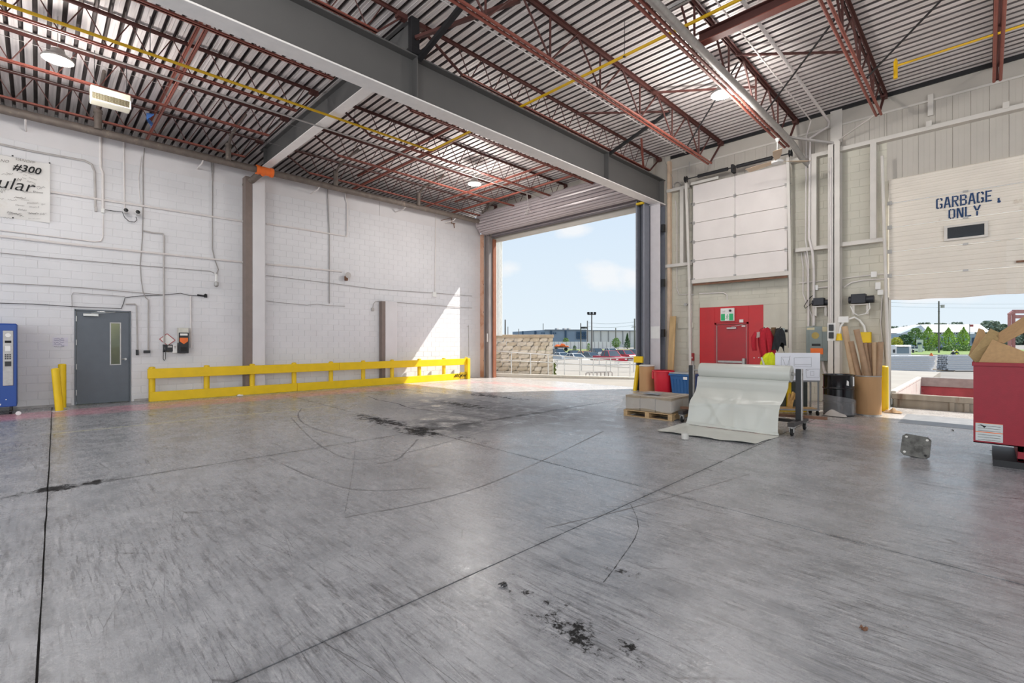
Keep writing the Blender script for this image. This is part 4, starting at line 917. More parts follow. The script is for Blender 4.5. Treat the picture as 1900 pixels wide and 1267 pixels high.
wc('grey conduit down to the wide black box', [(275, 556), (275, 652)], .018, conduit_g); wc('tall conduit down to the wall phone', [(266, 428), (285, 432), (302, 433), (304, 440), (303.5, 495), (304.5, 637)], .02, conduit_g); wc('white surface conduit right of the dispenser', [(353.5, 549), (354, 645)], .022); wc('short conduit down to the small black box', [(233, 564), (250, 564), (253, 567), (254.8, 649)], .018, conduit_g)
wc('knotted cable hanging down to the floodlight camera', [(396, 290), (394, 340), (394, 462), (398, 480), (405, 500), (401, 512)], .014, cable_m, 'cable'); wc('strand splitting off the knotted cable top', [(391, 295), (394, 337)], .01, cable_m, 'cable')
wc('tall cable and conduit right of the pilaster', [(608, 335), (608, 363), (611, 430), (611, 523), (611, 563)], .016, cable_m, 'cable'); wc('white conduit drop near the big door', [(808.5, 392), (808, 425), (806.8, 541)], .02); wc('lower cable from the chase to the big door', [(700, 559), (720, 559.5), (800, 566), (876, 571.5)], .01, cable_m, 'cable')
wc('thin cable between the pilaster and the chase', [(494, 558), (516, 561), (570, 566), (588, 564), (612, 567), (640, 568)], .008, cable_m, 'cable'); wc('faint wire from camera cable to the door frame', [(134, 570), (133, 548), (136, 543), (232, 550)], .007, cable_m, 'cable')
def wbox(name, label, cat, a, b2, d, m, off=0, bevel=.006):
    p, q = wpx(*a, off=off+d), wpx(*b2, off=off+d); return obj(name, MB().box(XW+off, XW+off+d, p.y, q.y, q.z, p.z), m, None, label, cat, bevel=bevel)
wbox('junction_box', 'white box below the jogging conduit', 'box', (187.5, 386), (194, 395), .07, white_pl); wbox('junction_box', 'grey box at the end of the dark conduit', 'box', (175.5, 383), (180.5, 392), .07, conduit_g)
wbox('switch_box', 'small black switch box at the right of the grey door', 'box', (252.5, 649), (257.5, 659), .08, blk); wbox('switch_box', 'wide flat black box left of the phone', 'box', (267, 650), (279, 655), .1, blk); wbox('junction_box', 'white box at the foot of the drop near the big door', 'box', (803.5, 541), (810, 551), .07, white_pl); wbox('junction_box', 'grey box left of the short chase', 'box', (690, 571), (694.5, 577), .06, conduit_g)
wc('bent conduit over the box left of the chase', [(692, 572), (693, 564), (697, 559), (700, 559)], .012, conduit_g)
def seccam(label, px, py):
    p = wpx(px, py, off=.16); t = thing('security_camera', label, 'camera', (XW, p.y, p.z), group='bullet cameras on the left wall')
    obj('body', MB().lathe([(.05, -.1), (.05, .08), (.06, .1)], (XW+.15, p.y, p.z), 12, 'x'), white_pl, t); obj('lens', MB().lathe([(.052, .1), (.045, .104)], (XW+.15, p.y, p.z), 12, 'x'), blk, t); obj('mount', MB().cyl((XW, p.y, p.z-.02), (XW+.08, p.y, p.z-.01), .03, 10), white_pl, t)
seccam('white bullet camera, the left of the two', 233, 391); seccam('white bullet camera, the right of the two', 255, 394.5)
wc('black loop of cable below the two cameras', [(195, 389), (215, 392), (227, 393), (231, 403), (240, 411), (250, 412), (254, 408), (252, 402)], .008, blk, 'cable', off=.05)
p = wpx(401, 519, off=.12); fm = thing('wall_camera', 'small pale camera on a stem left of the pilaster', 'camera', (XW, p.y, p.z))
obj('stem', MB().tube([(XW+.02, p.y, p.z+.2), (XW+.12, p.y, p.z+.15), (XW+.14, p.y, p.z-.12)], .028, 10), white_pl, fm); obj('head', MB().lathe([(.02, -.1), (.06, -.06), (.06, .04), (.03, .06)], (XW+.15, p.y, p.z-.12), 12), galv, fm)
p = wpx(644, 512, off=.12); hn = thing('alarm_horn', 'grey alarm horn right of the pilaster', 'alarm', (XW, p.y, p.z)); obj('horn', MB().lathe([(.04, 0), (.06, .05), (.11, .16)], (XW+.05, p.y, p.z+.02), 14, 'x'), conduit_g, hn); obj('mount', MB().box(XW, XW+.1, p.y-.05, p.y+.05, p.z-.16, p.z), rust, hn, bevel=.01)
p = wpx(375, 549, off=.05); obj('cable_splice', MB().tube([(XW+.04, p.y-.12, p.z+.02), (XW+.06, p.y+.05, p.z), (XW+.05, p.y+.1, p.z+.06)], .025, 8).box(XW, XW+.05, p.y+.06, p.y+.13, p.z-.04, p.z+.06), blk, None, 'black cable splice box right of the dispenser', 'box')
p = wpx(838, 410, off=.1); obj('pipe_valve', MB().tube([wpx(818, 409), wpx(846, 402, off=.2)], .014, 6).tube([wpx(838, 405, off=.1), wpx(838, 414, off=.1), wpx(844, 415, off=.1)], .02, 8).tube([wpx(842, 415, off=.1), wpx(843, 423, off=.1)], .018, 8), rust, None, 'small rusty valve pipe under the drain near the big door', 'valve')
wc('thin upright rod at the end of the guard rail', [(867, 606), (869.5, 604), (870, 660)], .012, conduit_g)
# phone, placard, dispensers
pp = wpx(311, 646, off=.08); ph = thing('wall_phone', 'black wall phone with a hanging cord', 'phone', (XW, pp.y, pp.z))
obj('body', MB().box(XW, XW+.1, pp.y-.05, pp.y+.13, pp.z-.1, pp.z+.1), blk, ph, bevel=.012); obj('handset', MB().tube([(XW+.12, pp.y-.09, pp.z+.1), (XW+.15, pp.y-.1, pp.z), (XW+.12, pp.y-.09, pp.z-.1)], [.03, .018, .03], 10), blk, ph, label='handset'); obj('keypad', MB().box(XW+.1, XW+.104, pp.y+.0, pp.y+.1, pp.z+.02, pp.z+.07), conduit_g, ph)
obj('cord', MB().tube([(XW+.09, pp.y-.1, pp.z-.1), (XW+.08, pp.y-.1, pp.z-.3), (XW+.08, pp.y-.075, pp.z-.345), (XW+.08, pp.y-.05, pp.z-.3), (XW+.08, pp.y-.05, pp.z-.1)], .009, 6), blk, ph)
a = wpx(296, 629, off=.01); b2 = wpx(310, 619, off=.01); c = wpx(325, 631, off=.01); d = wpx(311, 641, off=.01); pl = MB()
pl.extr([(XW+.004, a.y, a.z), (XW+.004, b2.y, b2.z), (XW+.004, c.y, c.z), (XW+.004, d.y, d.z)], (.006, 0, 0)); po = obj('diamond_placard', pl, paper, None, 'red and white diamond hazard placard above the phone', 'sign')
mb = MB()
for s, e in ((a, b2), (b2, c), (c, d), (d, a)): mb.bar((XW+.012, s.y, s.z), (XW+.012, e.y, e.z), .018, .003, (1, 0, 0))
obj('red_border', mb, mat('faded_red_print', 'b0484a', .6), po)
a, b2 = wpx(331.5, 617, off=.2), wpx(350, 655, off=.2); ds = thing('towel_dispenser', 'black and steel wipes dispenser with an orange arrow label', 'dispenser', (XW, (a.y+b2.y)/2, b2.z))
zt_ = wpx(340, 608, off=.2).z
obj('steel_box', MB().box(XW, XW+.2, a.y, b2.y, b2.z+.3, zt_), mat('satin_steel_box', 'c9c4b8', .35, .4), ds, bevel=.006); obj('front_panel', MB().box(XW+.2, XW+.22, a.y, b2.y, b2.z, a.z).box(XW, XW+.2, a.y, b2.y, b2.z, b2.z+.3), blk, ds, bevel=.008)
ym = (a.y+b2.y)/2; hh = a.z-b2.z
obj('arrow_label', MB().extr([(XW+.222, ym-.1, a.z-hh*.25), (XW+.222, ym+.1, a.z-hh*.25), (XW+.222, ym+.1, a.z-hh*.42), (XW+.222, ym, a.z-hh*.56), (XW+.222, ym-.1, a.z-hh*.42)], (.003, 0, 0)), orange, ds, label='orange arrow label'); obj('white_label', MB().box(XW+.221, XW+.224, ym-.09, ym+.09, a.z-hh*.14, a.z-hh*.04), paper, ds); obj('slot', MB().box(XW+.221, XW+.235, ym-.07, ym+.07, b2.z+.05, b2.z+hh*.3), rubber, ds)
a, b2 = wpx(320, 639, off=.1), wpx(329.5, 655, off=.1); sp_ = obj('soap_dispenser', MB().box(XW, XW+.1, a.y, b2.y, b2.z, a.z), white_pl, None, 'white soap dispenser between the phone and the black dispenser', 'dispenser', bevel=.012)
obj('push_panel', MB().extr([(XW+.1, a.y+.03, a.z-.04), (XW+.1, b2.y-.03, a.z-.04), (XW+.1, (a.y+b2.y)/2, a.z-.13)], (.006, 0, 0)), conduit_g, sp_)
a, b2 = wpx(97.5, 626, off=.01), wpx(126, 642, off=.01); ws = obj('taped_sheet', MB().box(XW+.002, XW+.006, a.y, b2.y, b2.z, a.z), mat('pale_sheet', 'd5d2dc', .8), None, 'faint handwritten sheet taped left of the grey door', 'paper')
mb = MB(); r = random.Random(3)
for k in range(5):
    zz = a.z-.03-k*.05; mb.tube([(XW+.008, a.y+.03+j*.02, zz+r.uniform(-.018, .018)) for j in range(int((b2.y-a.y-.06)/.02))], .003, 4)
obj('handwriting', mb, mat('violet_pen', '6b6890', .8, var=0), ws)
# banner
A, B2 = wpx(92, 304, off=.03), wpx(91, 413, off=.03); y0_, y1_, zt2, zb2 = -2.4, wpx(92.5, 350, off=.03).y, 5.46, 4.36
zt2 = wpx(90, 304, off=.03).z; zb2 = wpx(88, 413, off=.03).z
vin = mat('banner_vinyl', 'd9d6d2', .5, var=.05, scale=3, dirt='b7a68c', dscale=1.1, dthr=.56)
def bfn(u, v):
    y = y0_+(y1_-y0_)*u; z = zb2+(zt2-zb2)*v-(.03*math.sin(u*9))*v*(1-v)
    x = XW+.03+.012*math.sin(u*14+v*5)+.02*math.sin(u*5-v*7)*(1-v)
    if u > .93: x += (u-.93)*.9*(1-abs(v-.5))
    return (x, y, z)
bn = obj('banner', MB().grid(44, 20, bfn), vin, None, 'stained white vinyl banner covered in signatures', 'banner', smooth=80)
BX = XW+.07
def btxt(b, s, px, py, tilt=0, shear=0, offs=0, m=print_black, sw=None):
    p = PX(BX, px, py); return text('lettering', b, s, m, p, (0, cos(radians(tilt)), sin(radians(tilt))), bn, shear=shear, offs=offs)
btxt('#300', .225, 23, 314, -1, .25, .003); btxt('ular', .40, -8.5, 346.5, 0, .28, -.002)
gry = mat('pencil_ink', '6f6a66', .8, var=0)
for b, s, x, yy, tl, m in (('Shawn', .07, 60, 357, 3, print_black), ('Ethan', .065, 33, 390, 4, print_black), ('Denver', .05, 28, 381, 3, print_black), ('Elizabeth', .055, 50, 378, 12, gry), ('Shawn B', .05, 54, 385, 10, gry), ('J R', .06, -3, 357, 0, print_black), ('VANOPP', .085, 27, 296, -2, gry), ('NO', .09, 0, 300, 5, gry), ('Vincent', .045, 38, 371, 3, gry), ('"Ethan + July"', .06, 50, 397, 8, print_black), ('Matthew', .07, 12, 395, -6, print_black), ('Dana', .05, 77, 381, 28, gry), ('See you soon', .04, 52, 406, 8, print_black), ('M', .1, 30, 335, 0, gry), ('Thomas', .045, 52, 330, -10, gry), ('Marie', .04, 56, 338, -8, gry)):
    btxt(b, s, x, yy, tl, .35, -.001, m)
r = random.Random(11); mb = MB()
for k in range(26):
    px, py = r.uniform(-10, 78), r.uniform(318, 404); p = PX(BX, px, py); q = [(BX, p.y+j*.016, p.z+r.uniform(-.022, .022)+j*.002) for j in range(r.randint(5, 11))]; mb.tube(q, .0028, 4)
obj('scribble', mb, gry, bn)
for px, py in ((23.5, 289), (92, 302.5), (24, 404)): obj('eyelet', MB().lathe([(.018, 0), (.018, .008)], tuple(PX(BX-.01, px, py)), 8, 'x'), black_st, bn)

# vending machine
vm = thing('vending_machine', 'blue vending machine at the left edge by the wall', 'vending machine', (-15.8, -.72, 0))
vx, va, vb = -15.36, -1.18, -.33
obj('cabinet', MB().box(XW+.1, vx-.02, va, vb, .17, 2.02), blue_vend, vm, bevel=.015); obj('door', MB().box(vx-.02, vx+.02, va, vb, .17, 2.0), blue_vend, vm, bevel=.012)
obj('window', MB().box(vx+.02, vx+.024, va+.06, vb-.27, .62, 1.88), glass, vm)
for k in range(6):
    obj('shelf', MB().box(vx+.024, vx+.028, va+.06, vb-.27, .78+k*.19, .795+k*.19), conduit_g, vm)
cp = obj('control_panel', MB().box(vx+.02, vx+.035, vb-.215, vb-.055, .64, 1.86), galv, vm, bevel=.015)
yc_ = vb-.135
obj('logo_plate', MB().lathe([(.045, 0), (.045, .004)], (vx+.035, yc_, 1.76), 16, 'x'), white_pl, cp); obj('display', MB().box(vx+.035, vx+.038, yc_-.05, yc_+.05, 1.59, 1.64), print_black, cp); obj('card_reader', MB().box(vx+.035, vx+.05, yc_-.045, yc_+.04, 1.4, 1.52), white_pl, cp, bevel=.005)
for i in range(3):
    for j in range(3): obj('key', MB().box(vx+.035, vx+.041, yc_-.05+j*.035, yc_-.025+j*.035, 1.31-i*.042, 1.34-i*.042), blk, cp)
obj('bill_slot', MB().box(vx+.035, vx+.045, yc_-.05, yc_+.05, 1.07, 1.18), blk, cp)
text('lettering', 'L', .22, white_pl, (vx+.022, vb-.36, .22), (0, 1, 0), vm, shear=.3, offs=.008); text('lettering', 'e', .2, white_pl, (vx+.026, vb-.36, 1.46), (0, 1, 0), vm, offs=.004); obj('lettering_dot', MB().lathe([(.012, 0), (.012, .003)], (vx+.02, vb-.165, .335), 8, 'x'), white_pl, vm)
for y in (va+.1, vb-.1):
    obj('leg', MB().box(vx-.15, vx-.09, y-.02, y+.02, .06, .17).lathe([(.05, -.02), (.05, .02)], (vx-.12, y, .05), 12, 'y'), blk, vm)
    obj('leg', MB().box(XW+.15, XW+.2, y-.02, y+.02, 0, .17), blk, vm)
obj('yellow_wedge', MB().box(-15.45, -15.3, -.95, -.7, 0, .1), yellow, None, 'yellow block under the vending machine', 'block', bevel=.01)
obj('paper_cup', MB().lathe([(.032, 0), (.045, .13)], (-15.1, -.3, .05), 12, 'x'), white_pl, None, 'white cup lying by the vending machine foot', 'cup')

# ================================================================== FLOOR THINGS: LEFT
def bollard(label, x, y, r, h, lean=(0, 0), m=yellow, grp=None):
    t = thing('bollard', label, 'bollard', (x, y, 0), group=grp)
    obj('post', MB().tube([(x, y, 0), (x+lean[0], y+lean[1], h-r*.3), (x+lean[0]*1.02, y+lean[1]*1.02, h-r*.08), (x+lean[0]*1.03, y+lean[1]*1.03, h)], [r, r, r*.8, r*.3], 18), m, t); obj('base', MB().lathe([(r+.06, 0), (r+.05, .012)], (x, y, 0), 18), mat('bollard_grout', 'b5b2aa', .9), t)
    return t
bollard('yellow bollard by the vending machine, the nearer leaning one', -15.3, .36, .075, 1.0, (-.02, -.07)); bollard('yellow bollard by the vending machine, the taller one behind', -15.9, .42, .075, 1.08)
bollard('slim yellow bollard leaning at the right jamb of the big door', -8.15, 13.85, .065, .84, (.08, .05))
bollard('bright yellow bollard left of the garbage door', -1.68, 13.85, .09, 1.06)
gr = thing('guard_rail', 'long yellow plank guard rail along the left wall', 'guard rail', (-15.95, 7.7, 0))
gx = -15.93
def plank(ya_, yb_, z0, z1): obj('plank', MB().box(gx-.0, gx+.05, ya_, yb_, z0, z1), yellow, gr, bevel=.006)
plank(2.08, 7.4, .62, .885); plank(7.408, 13.1, .62, .885); plank(2.13, 5.98, .0, .26); plank(5.99, 12.75, .0, .26)
for k, px in enumerate((282, 383.5, 468, 545.7, 614, 674, 727.6, 778, 823.6, 865)):
    y = PX(gx-.08, px, 700).y; obj('post', MB().lathe([(.075, 0), (.075, .92), (.04, .935)], (gx-.085, y, 0), 14), yellow, gr)
obj('end_post', MB().box(gx-.02, gx+.14, 13.1, 13.24, 0, .9), yellow, gr, bevel=.008)
mb = MB(); r = random.Random(5)
for k in range(7): mb.bar((gx+.06, 12.45+k*.09, .08+r.uniform(0, .06)), (gx+.1, 12.5+k*.09, .2+r.uniform(-.02, .06)), .03, .03)
obj('scuffed_end', MB().box(gx, gx+.06, 12.76, 13.1, .02, .3), mat('scuffed_yellow', 'c3a008', .6, var=.3, scale=20, dirt='2b2a20', dscale=14, dthr=.5), gr, label='scuffed yellow end block'); obj('chipped_bolt', mb, mat('dark_scuff', '3a3822', .8, var=.3), gr)
p = PZ(.03, 445, 733); obj('crumpled_tissue', MB().grid(6, 6, lambda u, v: (p.x+.12*(u-.5), p.y+.16*(v-.5), .012+.045*abs(math.sin(u*7+v*3))*(1-abs(2*u-1)))), white_pl, None, 'crumpled white tissue at the foot of the guard rail', 'litter')
# ceiling fixtures
def highbay(label, x, y, z):
    t = thing('high_bay_light', label, 'light', (x, y, z), group='round LED high bay lights')
    obj('housing', MB().lathe([(.235, 0), (.24, .03), (.2, .07), (.12, .12), (.1, .2), (.03, .22)], (x, y, z), 24), galv, t)
    obj('lens', MB().lathe([(.215, -.004), (.01, -.012)], (x, y, z), 24), mat('led_lens', 'ffffff', .4, var=0, emit='f4fff8', estr=9), t, label='glowing LED lens')
    obj('hook_cable', MB().cyl((x-.05, y, z+.2), (x-.06, y, 7.78), .005, 5).cyl((x+.05, y, z+.2), (x+.06, y, 7.78), .005, 5), cable_m, t)
highbay('round LED high bay light by the heater on the left', -12.5, .27, 6.97); highbay('round LED high bay light over the right bay', -4.05, 10.5, 6.97); highbay('round LED high bay light near the big door coil', -12.3, 10.5, 6.97)
ht = thing('unit_heater', 'cream ceiling heater box with a perforated face', 'heater', (-13.2, 1.1, 6.66))
obj('case', MB().box(-13.5, -13.2, .78, 1.44, 6.68, 6.99), mat('cream_enamel', 'ddd9c6', .4, var=.06), ht, bevel=.015)
obj('grille_frame', MB().box(-13.2, -13.18, .78, 1.44, 6.68, 6.7).box(-13.2, -13.18, .78, 1.44, 6.84, 6.86).box(-13.2, -13.18, .78, .8, 6.7, 6.84).box(-13.2, -13.18, 1.42, 1.44, 6.7, 6.84), white_pl, ht)
mb = MB()
for i in range(24): mb.box(-13.198, -13.19, .815+i*.0247, .825+i*.0247, 6.7, 6.84)
for j in range(7): mb.box(-13.198, -13.188, .81, 1.41, 6.705+j*.02, 6.712+j*.02)
obj('grille', mb, mat('grille_bronze', '6f654c', .6, .1), ht, kind='stuff')
for y in (.85, 1.38): obj('hanger', MB().cyl((-13.35, y, 6.98), (-13.35, y, 7.78), .006, 6), black_st, ht)
fc = (-3.73, 13.2); fn = thing('ceiling_fan', 'cream three blade ceiling fan below the right bay', 'fan', (fc[0], fc[1], 6.1))
obj('down_rod', MB().cyl((fc[0], fc[1], 6.25), (fc[0], fc[1], 6.75), .014, 8).lathe([(.03, 0), (.06, .08)], (fc[0], fc[1], 6.66), 10), white_pl, fn); obj('motor', MB().lathe([(.05, 0), (.13, .02), (.14, .07), (.06, .12), (.02, .14)], (fc[0], fc[1], 6.1), 20), white_pl, fn)
bl_m = mat('fan_blade_cream', 'cdb79d', .5, var=.06)
for a in (-74, 46, 166):
    a = radians(a); u = Vector((cos(a), sin(a), 0)); v = Vector((-sin(a), cos(a), 0)); mb = MB(); n = 8; pr = []
    for k in range(n+1):
        s = .12+.68*k/n; w = .045+.055*sin(pi*min(1, k/n*1.05)*.62); c = Vector((fc[0], fc[1], 6.17))+u*s; pr.append((c-v*w+Vector((0, 0, -.02)), c+v*w+Vector((0, 0, .02))))
    for (p0, p1), (q0, q1) in zip(pr, pr[1:]):
        e = Vector((0, 0, .008)); mb.hexa([p0, q0, q1, p1, p0+e, q0+e, q1+e, p1+e])
    obj('blade', mb, bl_m, fn)
obj('blue_bag_scrap', MB().grid(5, 6, lambda u, v: (-15.3+.12*u+.03*math.sin(v*9), 2.05+.08*math.sin(v*5+u*3), 7.15+.35*v)), mat('blue_poly', '4f7fc8', .5), None, 'scrap of blue plastic caught in the joist', 'scrap')
# ================================================================== FLOOR THINGS: RIGHT
# plastic film on its stand
def film_mat():
    m = mat('milky_poly_film', 'c3c5be', .36, var=.03, scale=2, spec=.6, bump=.15, bscale=9)
    return m
film = film_mat()
steel_d = mat('dark_stand_steel', '3a3634', .5, .3, var=.2)
ax0, ax1, ay, az, ar = -4.12, -2.47, 9.58, 1.035, .15
st = thing('film_stand', 'black steel roll stand on casters', 'stand', (-3.3, 9.6, 0))
for x, nm in ((-4.32, 'post'), (-2.36, 'post')):
    obj(nm, MB().box(x-.045, x+.045, ay-.035, ay+.035, .22, 1.13), black_st, st, bevel=.004); obj('post_face', MB().box(x+.045, x+.06, ay-.036, ay+.036, .22, 1.13), galv, st, label='bright steel side of the post')
    obj('foot_beam', MB().box(x-.05, x+.05, ay-.5, ay+.45, .16, .23), steel_d, st, bevel=.004)
    for dy in (-.42, .38):
        cs = obj('caster', MB().box(x-.05, x+.05, ay+dy-.05, ay+dy+.05, .145, .16).cyl((x, ay+dy, .12), (x, ay+dy, .15), .025, 10).hexa([(x-.035, ay+dy-.03, .06), (x-.025, ay+dy-.03, .06), (x-.025, ay+dy+.03, .06), (x-.035, ay+dy+.03, .06), (x-.035, ay+dy-.03, .13), (x-.025, ay+dy-.03, .13), (x-.025, ay+dy+.03, .13), (x-.035, ay+dy+.03, .13)]).box(x+.025, x+.035, ay+dy-.03, ay+dy+.03, .06, .13), galv, st)
        obj('wheel', MB().lathe([(.02, -.02), (.055, -.02), (.062, -.012), (.062, .012), (.055, .02), (.02, .02)], (x, ay+dy, .062), 18, 'x'), rubber, cs)
obj('axle', MB().cyl((-4.4, ay, az), (-2.3, ay, az), .022, 12), galv, st); obj('cross_tube', MB().box(-4.36, -2.32, ay-.03, ay+.03, .17, .22), steel_d, st)
obj('loose_bar', MB().bar((-4.45, 9.35, .262), (-1.98, 9.85, .262), .05, .05), rust, None, 'brown steel bar laid across the feet of the roll stand', 'bar')
fr = thing('film_roll', 'milky plastic film roll, unrolled down onto the floor', 'film roll', (-3.3, 9.6, az))
obj('roll', MB().lathe([(.03, ax0), (ar-.004, ax0), (ar, ax0+.01), (ar, ax1-.01), (ar-.004, ax1), (.03, ax1)], (0, ay, az), 32, 'x', False), film, fr, smooth=40)
prof = [(ay-.04, az-ar-.002), (ay-.1, az-.118), (ay-.125, az-.15), (ay-.14, .82), (ay-.19, .72), (ay-.27, .63), (ay-.36, .55), (ay-.43, .51), (ay-.49, .45), (ay-.53, .33), (ay-.57, .18), (ay-.60, .07), (ay-.62, .02), (ay-.64, .012)]
import bisect
def plerp(pr, t):
    k = t*(len(pr)-1); i = min(int(k), len(pr)-2); f = k-i; a, b2 = pr[i], pr[i+1]; return (a[0]+(b2[0]-a[0])*f, a[1]+(b2[1]-a[1])*f)
def ffn(u, v):
    y, z = plerp(prof, v); w = max(0, (v-.25)/.75); x0 = ax0-.02-.02*w+.06*math.sin(w*3.0)*(1-w); x1 = ax1-.02+.0*w-.05*math.sin(w*3.1)
    x = x0+(x1-x0)*u; s = min(1, max(0, (v-.22)*5))*(1 if z > .05 else .3)
    def crease(a, b2, c2, wd): return math.exp(-((u*a+v*b2-c2)/wd)**2)
    y += s*(.01*math.sin(u*11+v*6)+.008*math.sin(u*23-v*14)+.016*math.sin(u*4+v*9))
    y -= s*(.022*crease(1, .0, .47+.1*v, .012)+.018*crease(1, .55, .72, .02)+.016*crease(1, -.8, -.25, .025)+.014*crease(1, .4, 1.12, .02)+.02*crease(.12, 1, .66, .02)+.012*crease(1, -.3, .3, .015))
    return (x, y, z+.004*s*math.sin(u*17+v*21))
obj('hanging_sheet', MB().grid(40, 52, ffn), film, fr, smooth=80)
cn = [PZ(.01, 1275, 788), PZ(.01, 1449, 802), PZ(.01, 1396, 824), PZ(.01, 1218, 801)]
def flf(u, v):
    a = Vector(ffn(u, 1)); b2 = cn[3].lerp(cn[2], u); p = a.lerp(b2, v); e = .004+.018*abs(math.sin(u*5+v*4))*v*(1-v)+.03*(max(0, v-.93)/.07)*(.4+.6*abs(math.sin(u*9)))+(.03*max(0, .06-u)/.06)
    return (p.x+.02*math.sin(v*9)*(u-.5), p.y+.03*math.sin(u*7)*v, max(.004, e))
obj('floor_sheet', MB().grid(36, 20, flf), film, fr, smooth=80)
p = PZ(0, 1271, 815); obj('tape_roll', MB().lathe([(.058, 0), (.058, .1), (.052, .1), (.052, 0)], (p.x, p.y, .008), 24, 'z', False), mat('grey_paper_core', 'c9c7c0', .7), None, 'grey paper core standing on the floor film', 'tube')
# pallet of boxes under clear film
pl = thing('pallet', 'wooden pallet carrying boxed goods under plastic', 'pallet', (-5.05, 9.6, 0))
px0, px1, py0, py1 = -5.62, -4.5, 9.08, 10.2
for k in range(7): obj('deck_board', MB().box(px0, px1, py0+k*.17, py0+k*.17+.1, .12, .138), wood, pl)
for x in (px0, (px0+px1)/2-.045, px1-.09): obj('stringer', MB().box(x, x+.09, py0, py1, .018, .12), wood, pl)
for y in (py0, (py0+py1)/2-.05, py1-.1): obj('bottom_board', MB().box(px0, px1, y, y+.1, 0, .018), wood, pl)
bxm = mat('grey_brown_carton', '998a76', .7, var=.1)
for i in range(3):
    for j in range(2):
        x = px0+.03+i*.355; y = py0+.03+j*.54
        b_ = obj('carton', MB().box(x, x+.345, y, y+.53, .139, .455), bxm, None, 'grey-brown carton under clear film on the pallet, %s %s' % (('front', 'back')[j], ('left', 'middle', 'right')[i]), 'box', 'cartons on the pallet', bevel=.006)
        obj('tape_strip', MB().box(x+.15, x+.2, y-.001, y+.531, .4555, .457), mat('packing_tape', 'c3b294', .3), b_)
clear = mat('cloudy_clear_film', 'e3e5e6', .22, var=0, spec=.6, alpha=.26, bump=.4, bscale=10)
def cov(u, v):
    x = px0-.05+(px1-px0+.1)*u; y = py0-.05+(py1-py0+.1)*v
    ed = min(u, 1-u, v, 1-v); z = .468+.008*math.sin(u*13)*math.sin(v*11)
    if ed < .09:
        f = 1-ed/.09; drop = (.3 if u < .1 else .27)*f*(1+.06*math.sin(u*9+v*7)); z -= drop
        if u < .09: x -= .16*f*f
        if v < .09: y -= .03*f+.006*math.sin(u*23)*f+.01*math.sin(u*7+z*9)*f
    return (x, y, max(.02, z))
obj('film_cover', MB().grid(48, 48, cov), clear, None, 'cloudy plastic cover draped over the pallet of cartons', 'plastic sheet', smooth=80)
p = PZ(0, 1150, 768); q = Vector((px0-.1, py0+.1, .3)); obj('film_tail', MB().grid(14, 8, lambda u, v: (q.x+(p.x-q.x-.04)*u-.02*math.sin(v*9), q.y+.5*v+(.06*math.sin(u*8))-.12*u, .38*(1-u)**1.6+.006)), clear, None, 'loose tail of plastic trailing off the pallet to the floor', 'plastic sheet', smooth=80)
obj('flat_pad', MB().box(-5.3, -4.95, 9.35, 9.6, .482, .487), mat('slate_card', '8b9098', .6), None, 'grey card lying on top of the film covered pallet', 'card')
# bins by the big door
def fdrum(label, x, y, r, h):
    t = thing('fibre_drum', label, 'drum', (x, y, 0)); obj('shell', MB().lathe([(r-.012, .01), (r, .0), (r, h), (r-.012, h), (r-.012, .02)], (x, y, 0), 32, 'z', False).lathe([(r-.012, .02), (.001, .02)], (x, y, 0), 32, 'z', False), kraft, t, smooth=40)
    obj('rim', MB().lathe([(r, h-.02), (r+.008, h-.015), (r+.008, h), (r-.006, h+.006), (r-.014, h)], (x, y, 0), 32, 'z', False), galv, t); obj('base_ring', MB().lathe([(r, .03), (r+.006, .028), (r+.006, 0), (r, 0)], (x, y, 0), 32, 'z', False), galv, t); return t
f0 = fdrum('tan fibre drum with white lid beside the girder column', -7.72, 13.85, .235, .84); obj('lid', MB().lathe([(.24, .84), (.24, .86), (.2, .87), (.001, .87)], (-7.72, 13.85, 0), 32, 'z', False), white_pl, f0)
rb_ = thing('waste_bin', 'red plastic waste bin behind the pallet', 'bin', (-7.05, 13.65, 0))
redp = mat('red_plastic', 'cf2135', .4, var=.05)
obj('body', MB().lathe([(.23, 0), (.25, .02), (.29, .6), (.295, .7), (.285, .7), (.24, .03), (.001, .03)], (-7.05, 13.65, 0), 32, 'z', False), redp, rb_, smooth=45); obj('rim', MB().lathe([(.295, .69), (.33, .69), (.335, .72), (.32, .735), (.285, .73)], (-7.05, 13.65, 0), 32, 'z', False), redp, rb_, smooth=60)
for a in (radians(200), radians(20)):
    c = Vector((-7.05+.3*cos(a), 13.65+.3*sin(a), .56)); obj('handle', MB().obox(c+Vector((-.04*cos(a)-.1*-sin(a), -.04*sin(a)-.1*cos(a), -.1)), Vector((-sin(a), cos(a), 0))*.2, Vector((cos(a), sin(a), 0))*.07, Vector((0, 0, .24))), redp, rb_, bevel=.02)
bt = thing('storage_tote', 'blue plastic storage tote with pale lid next to the red bin', 'tote', (-6.4, 13.75, 0))
bp_ = mat('tote_blue', '2a5f96', .4, var=.06)
obj('body', MB().hexa([(-6.68, 13.5, 0), (-6.12, 13.5, 0), (-6.12, 13.98, 0), (-6.68, 13.98, 0), (-6.74, 13.45, .64), (-6.06, 13.45, .64), (-6.06, 14.03, .64), (-6.74, 14.03, .64)]), bp_, bt, bevel=.015)
for k in range(6): obj('rib', MB().hexa([(-6.65+k*.1, 13.485, .05), (-6.61+k*.1, 13.485, .05), (-6.61+k*.1, 13.5, .05), (-6.65+k*.1, 13.5, .05), (-6.67+k*.1, 13.44, .5), (-6.63+k*.1, 13.44, .5), (-6.63+k*.1, 13.47, .5), (-6.67+k*.1, 13.47, .5)]), bp_, bt)
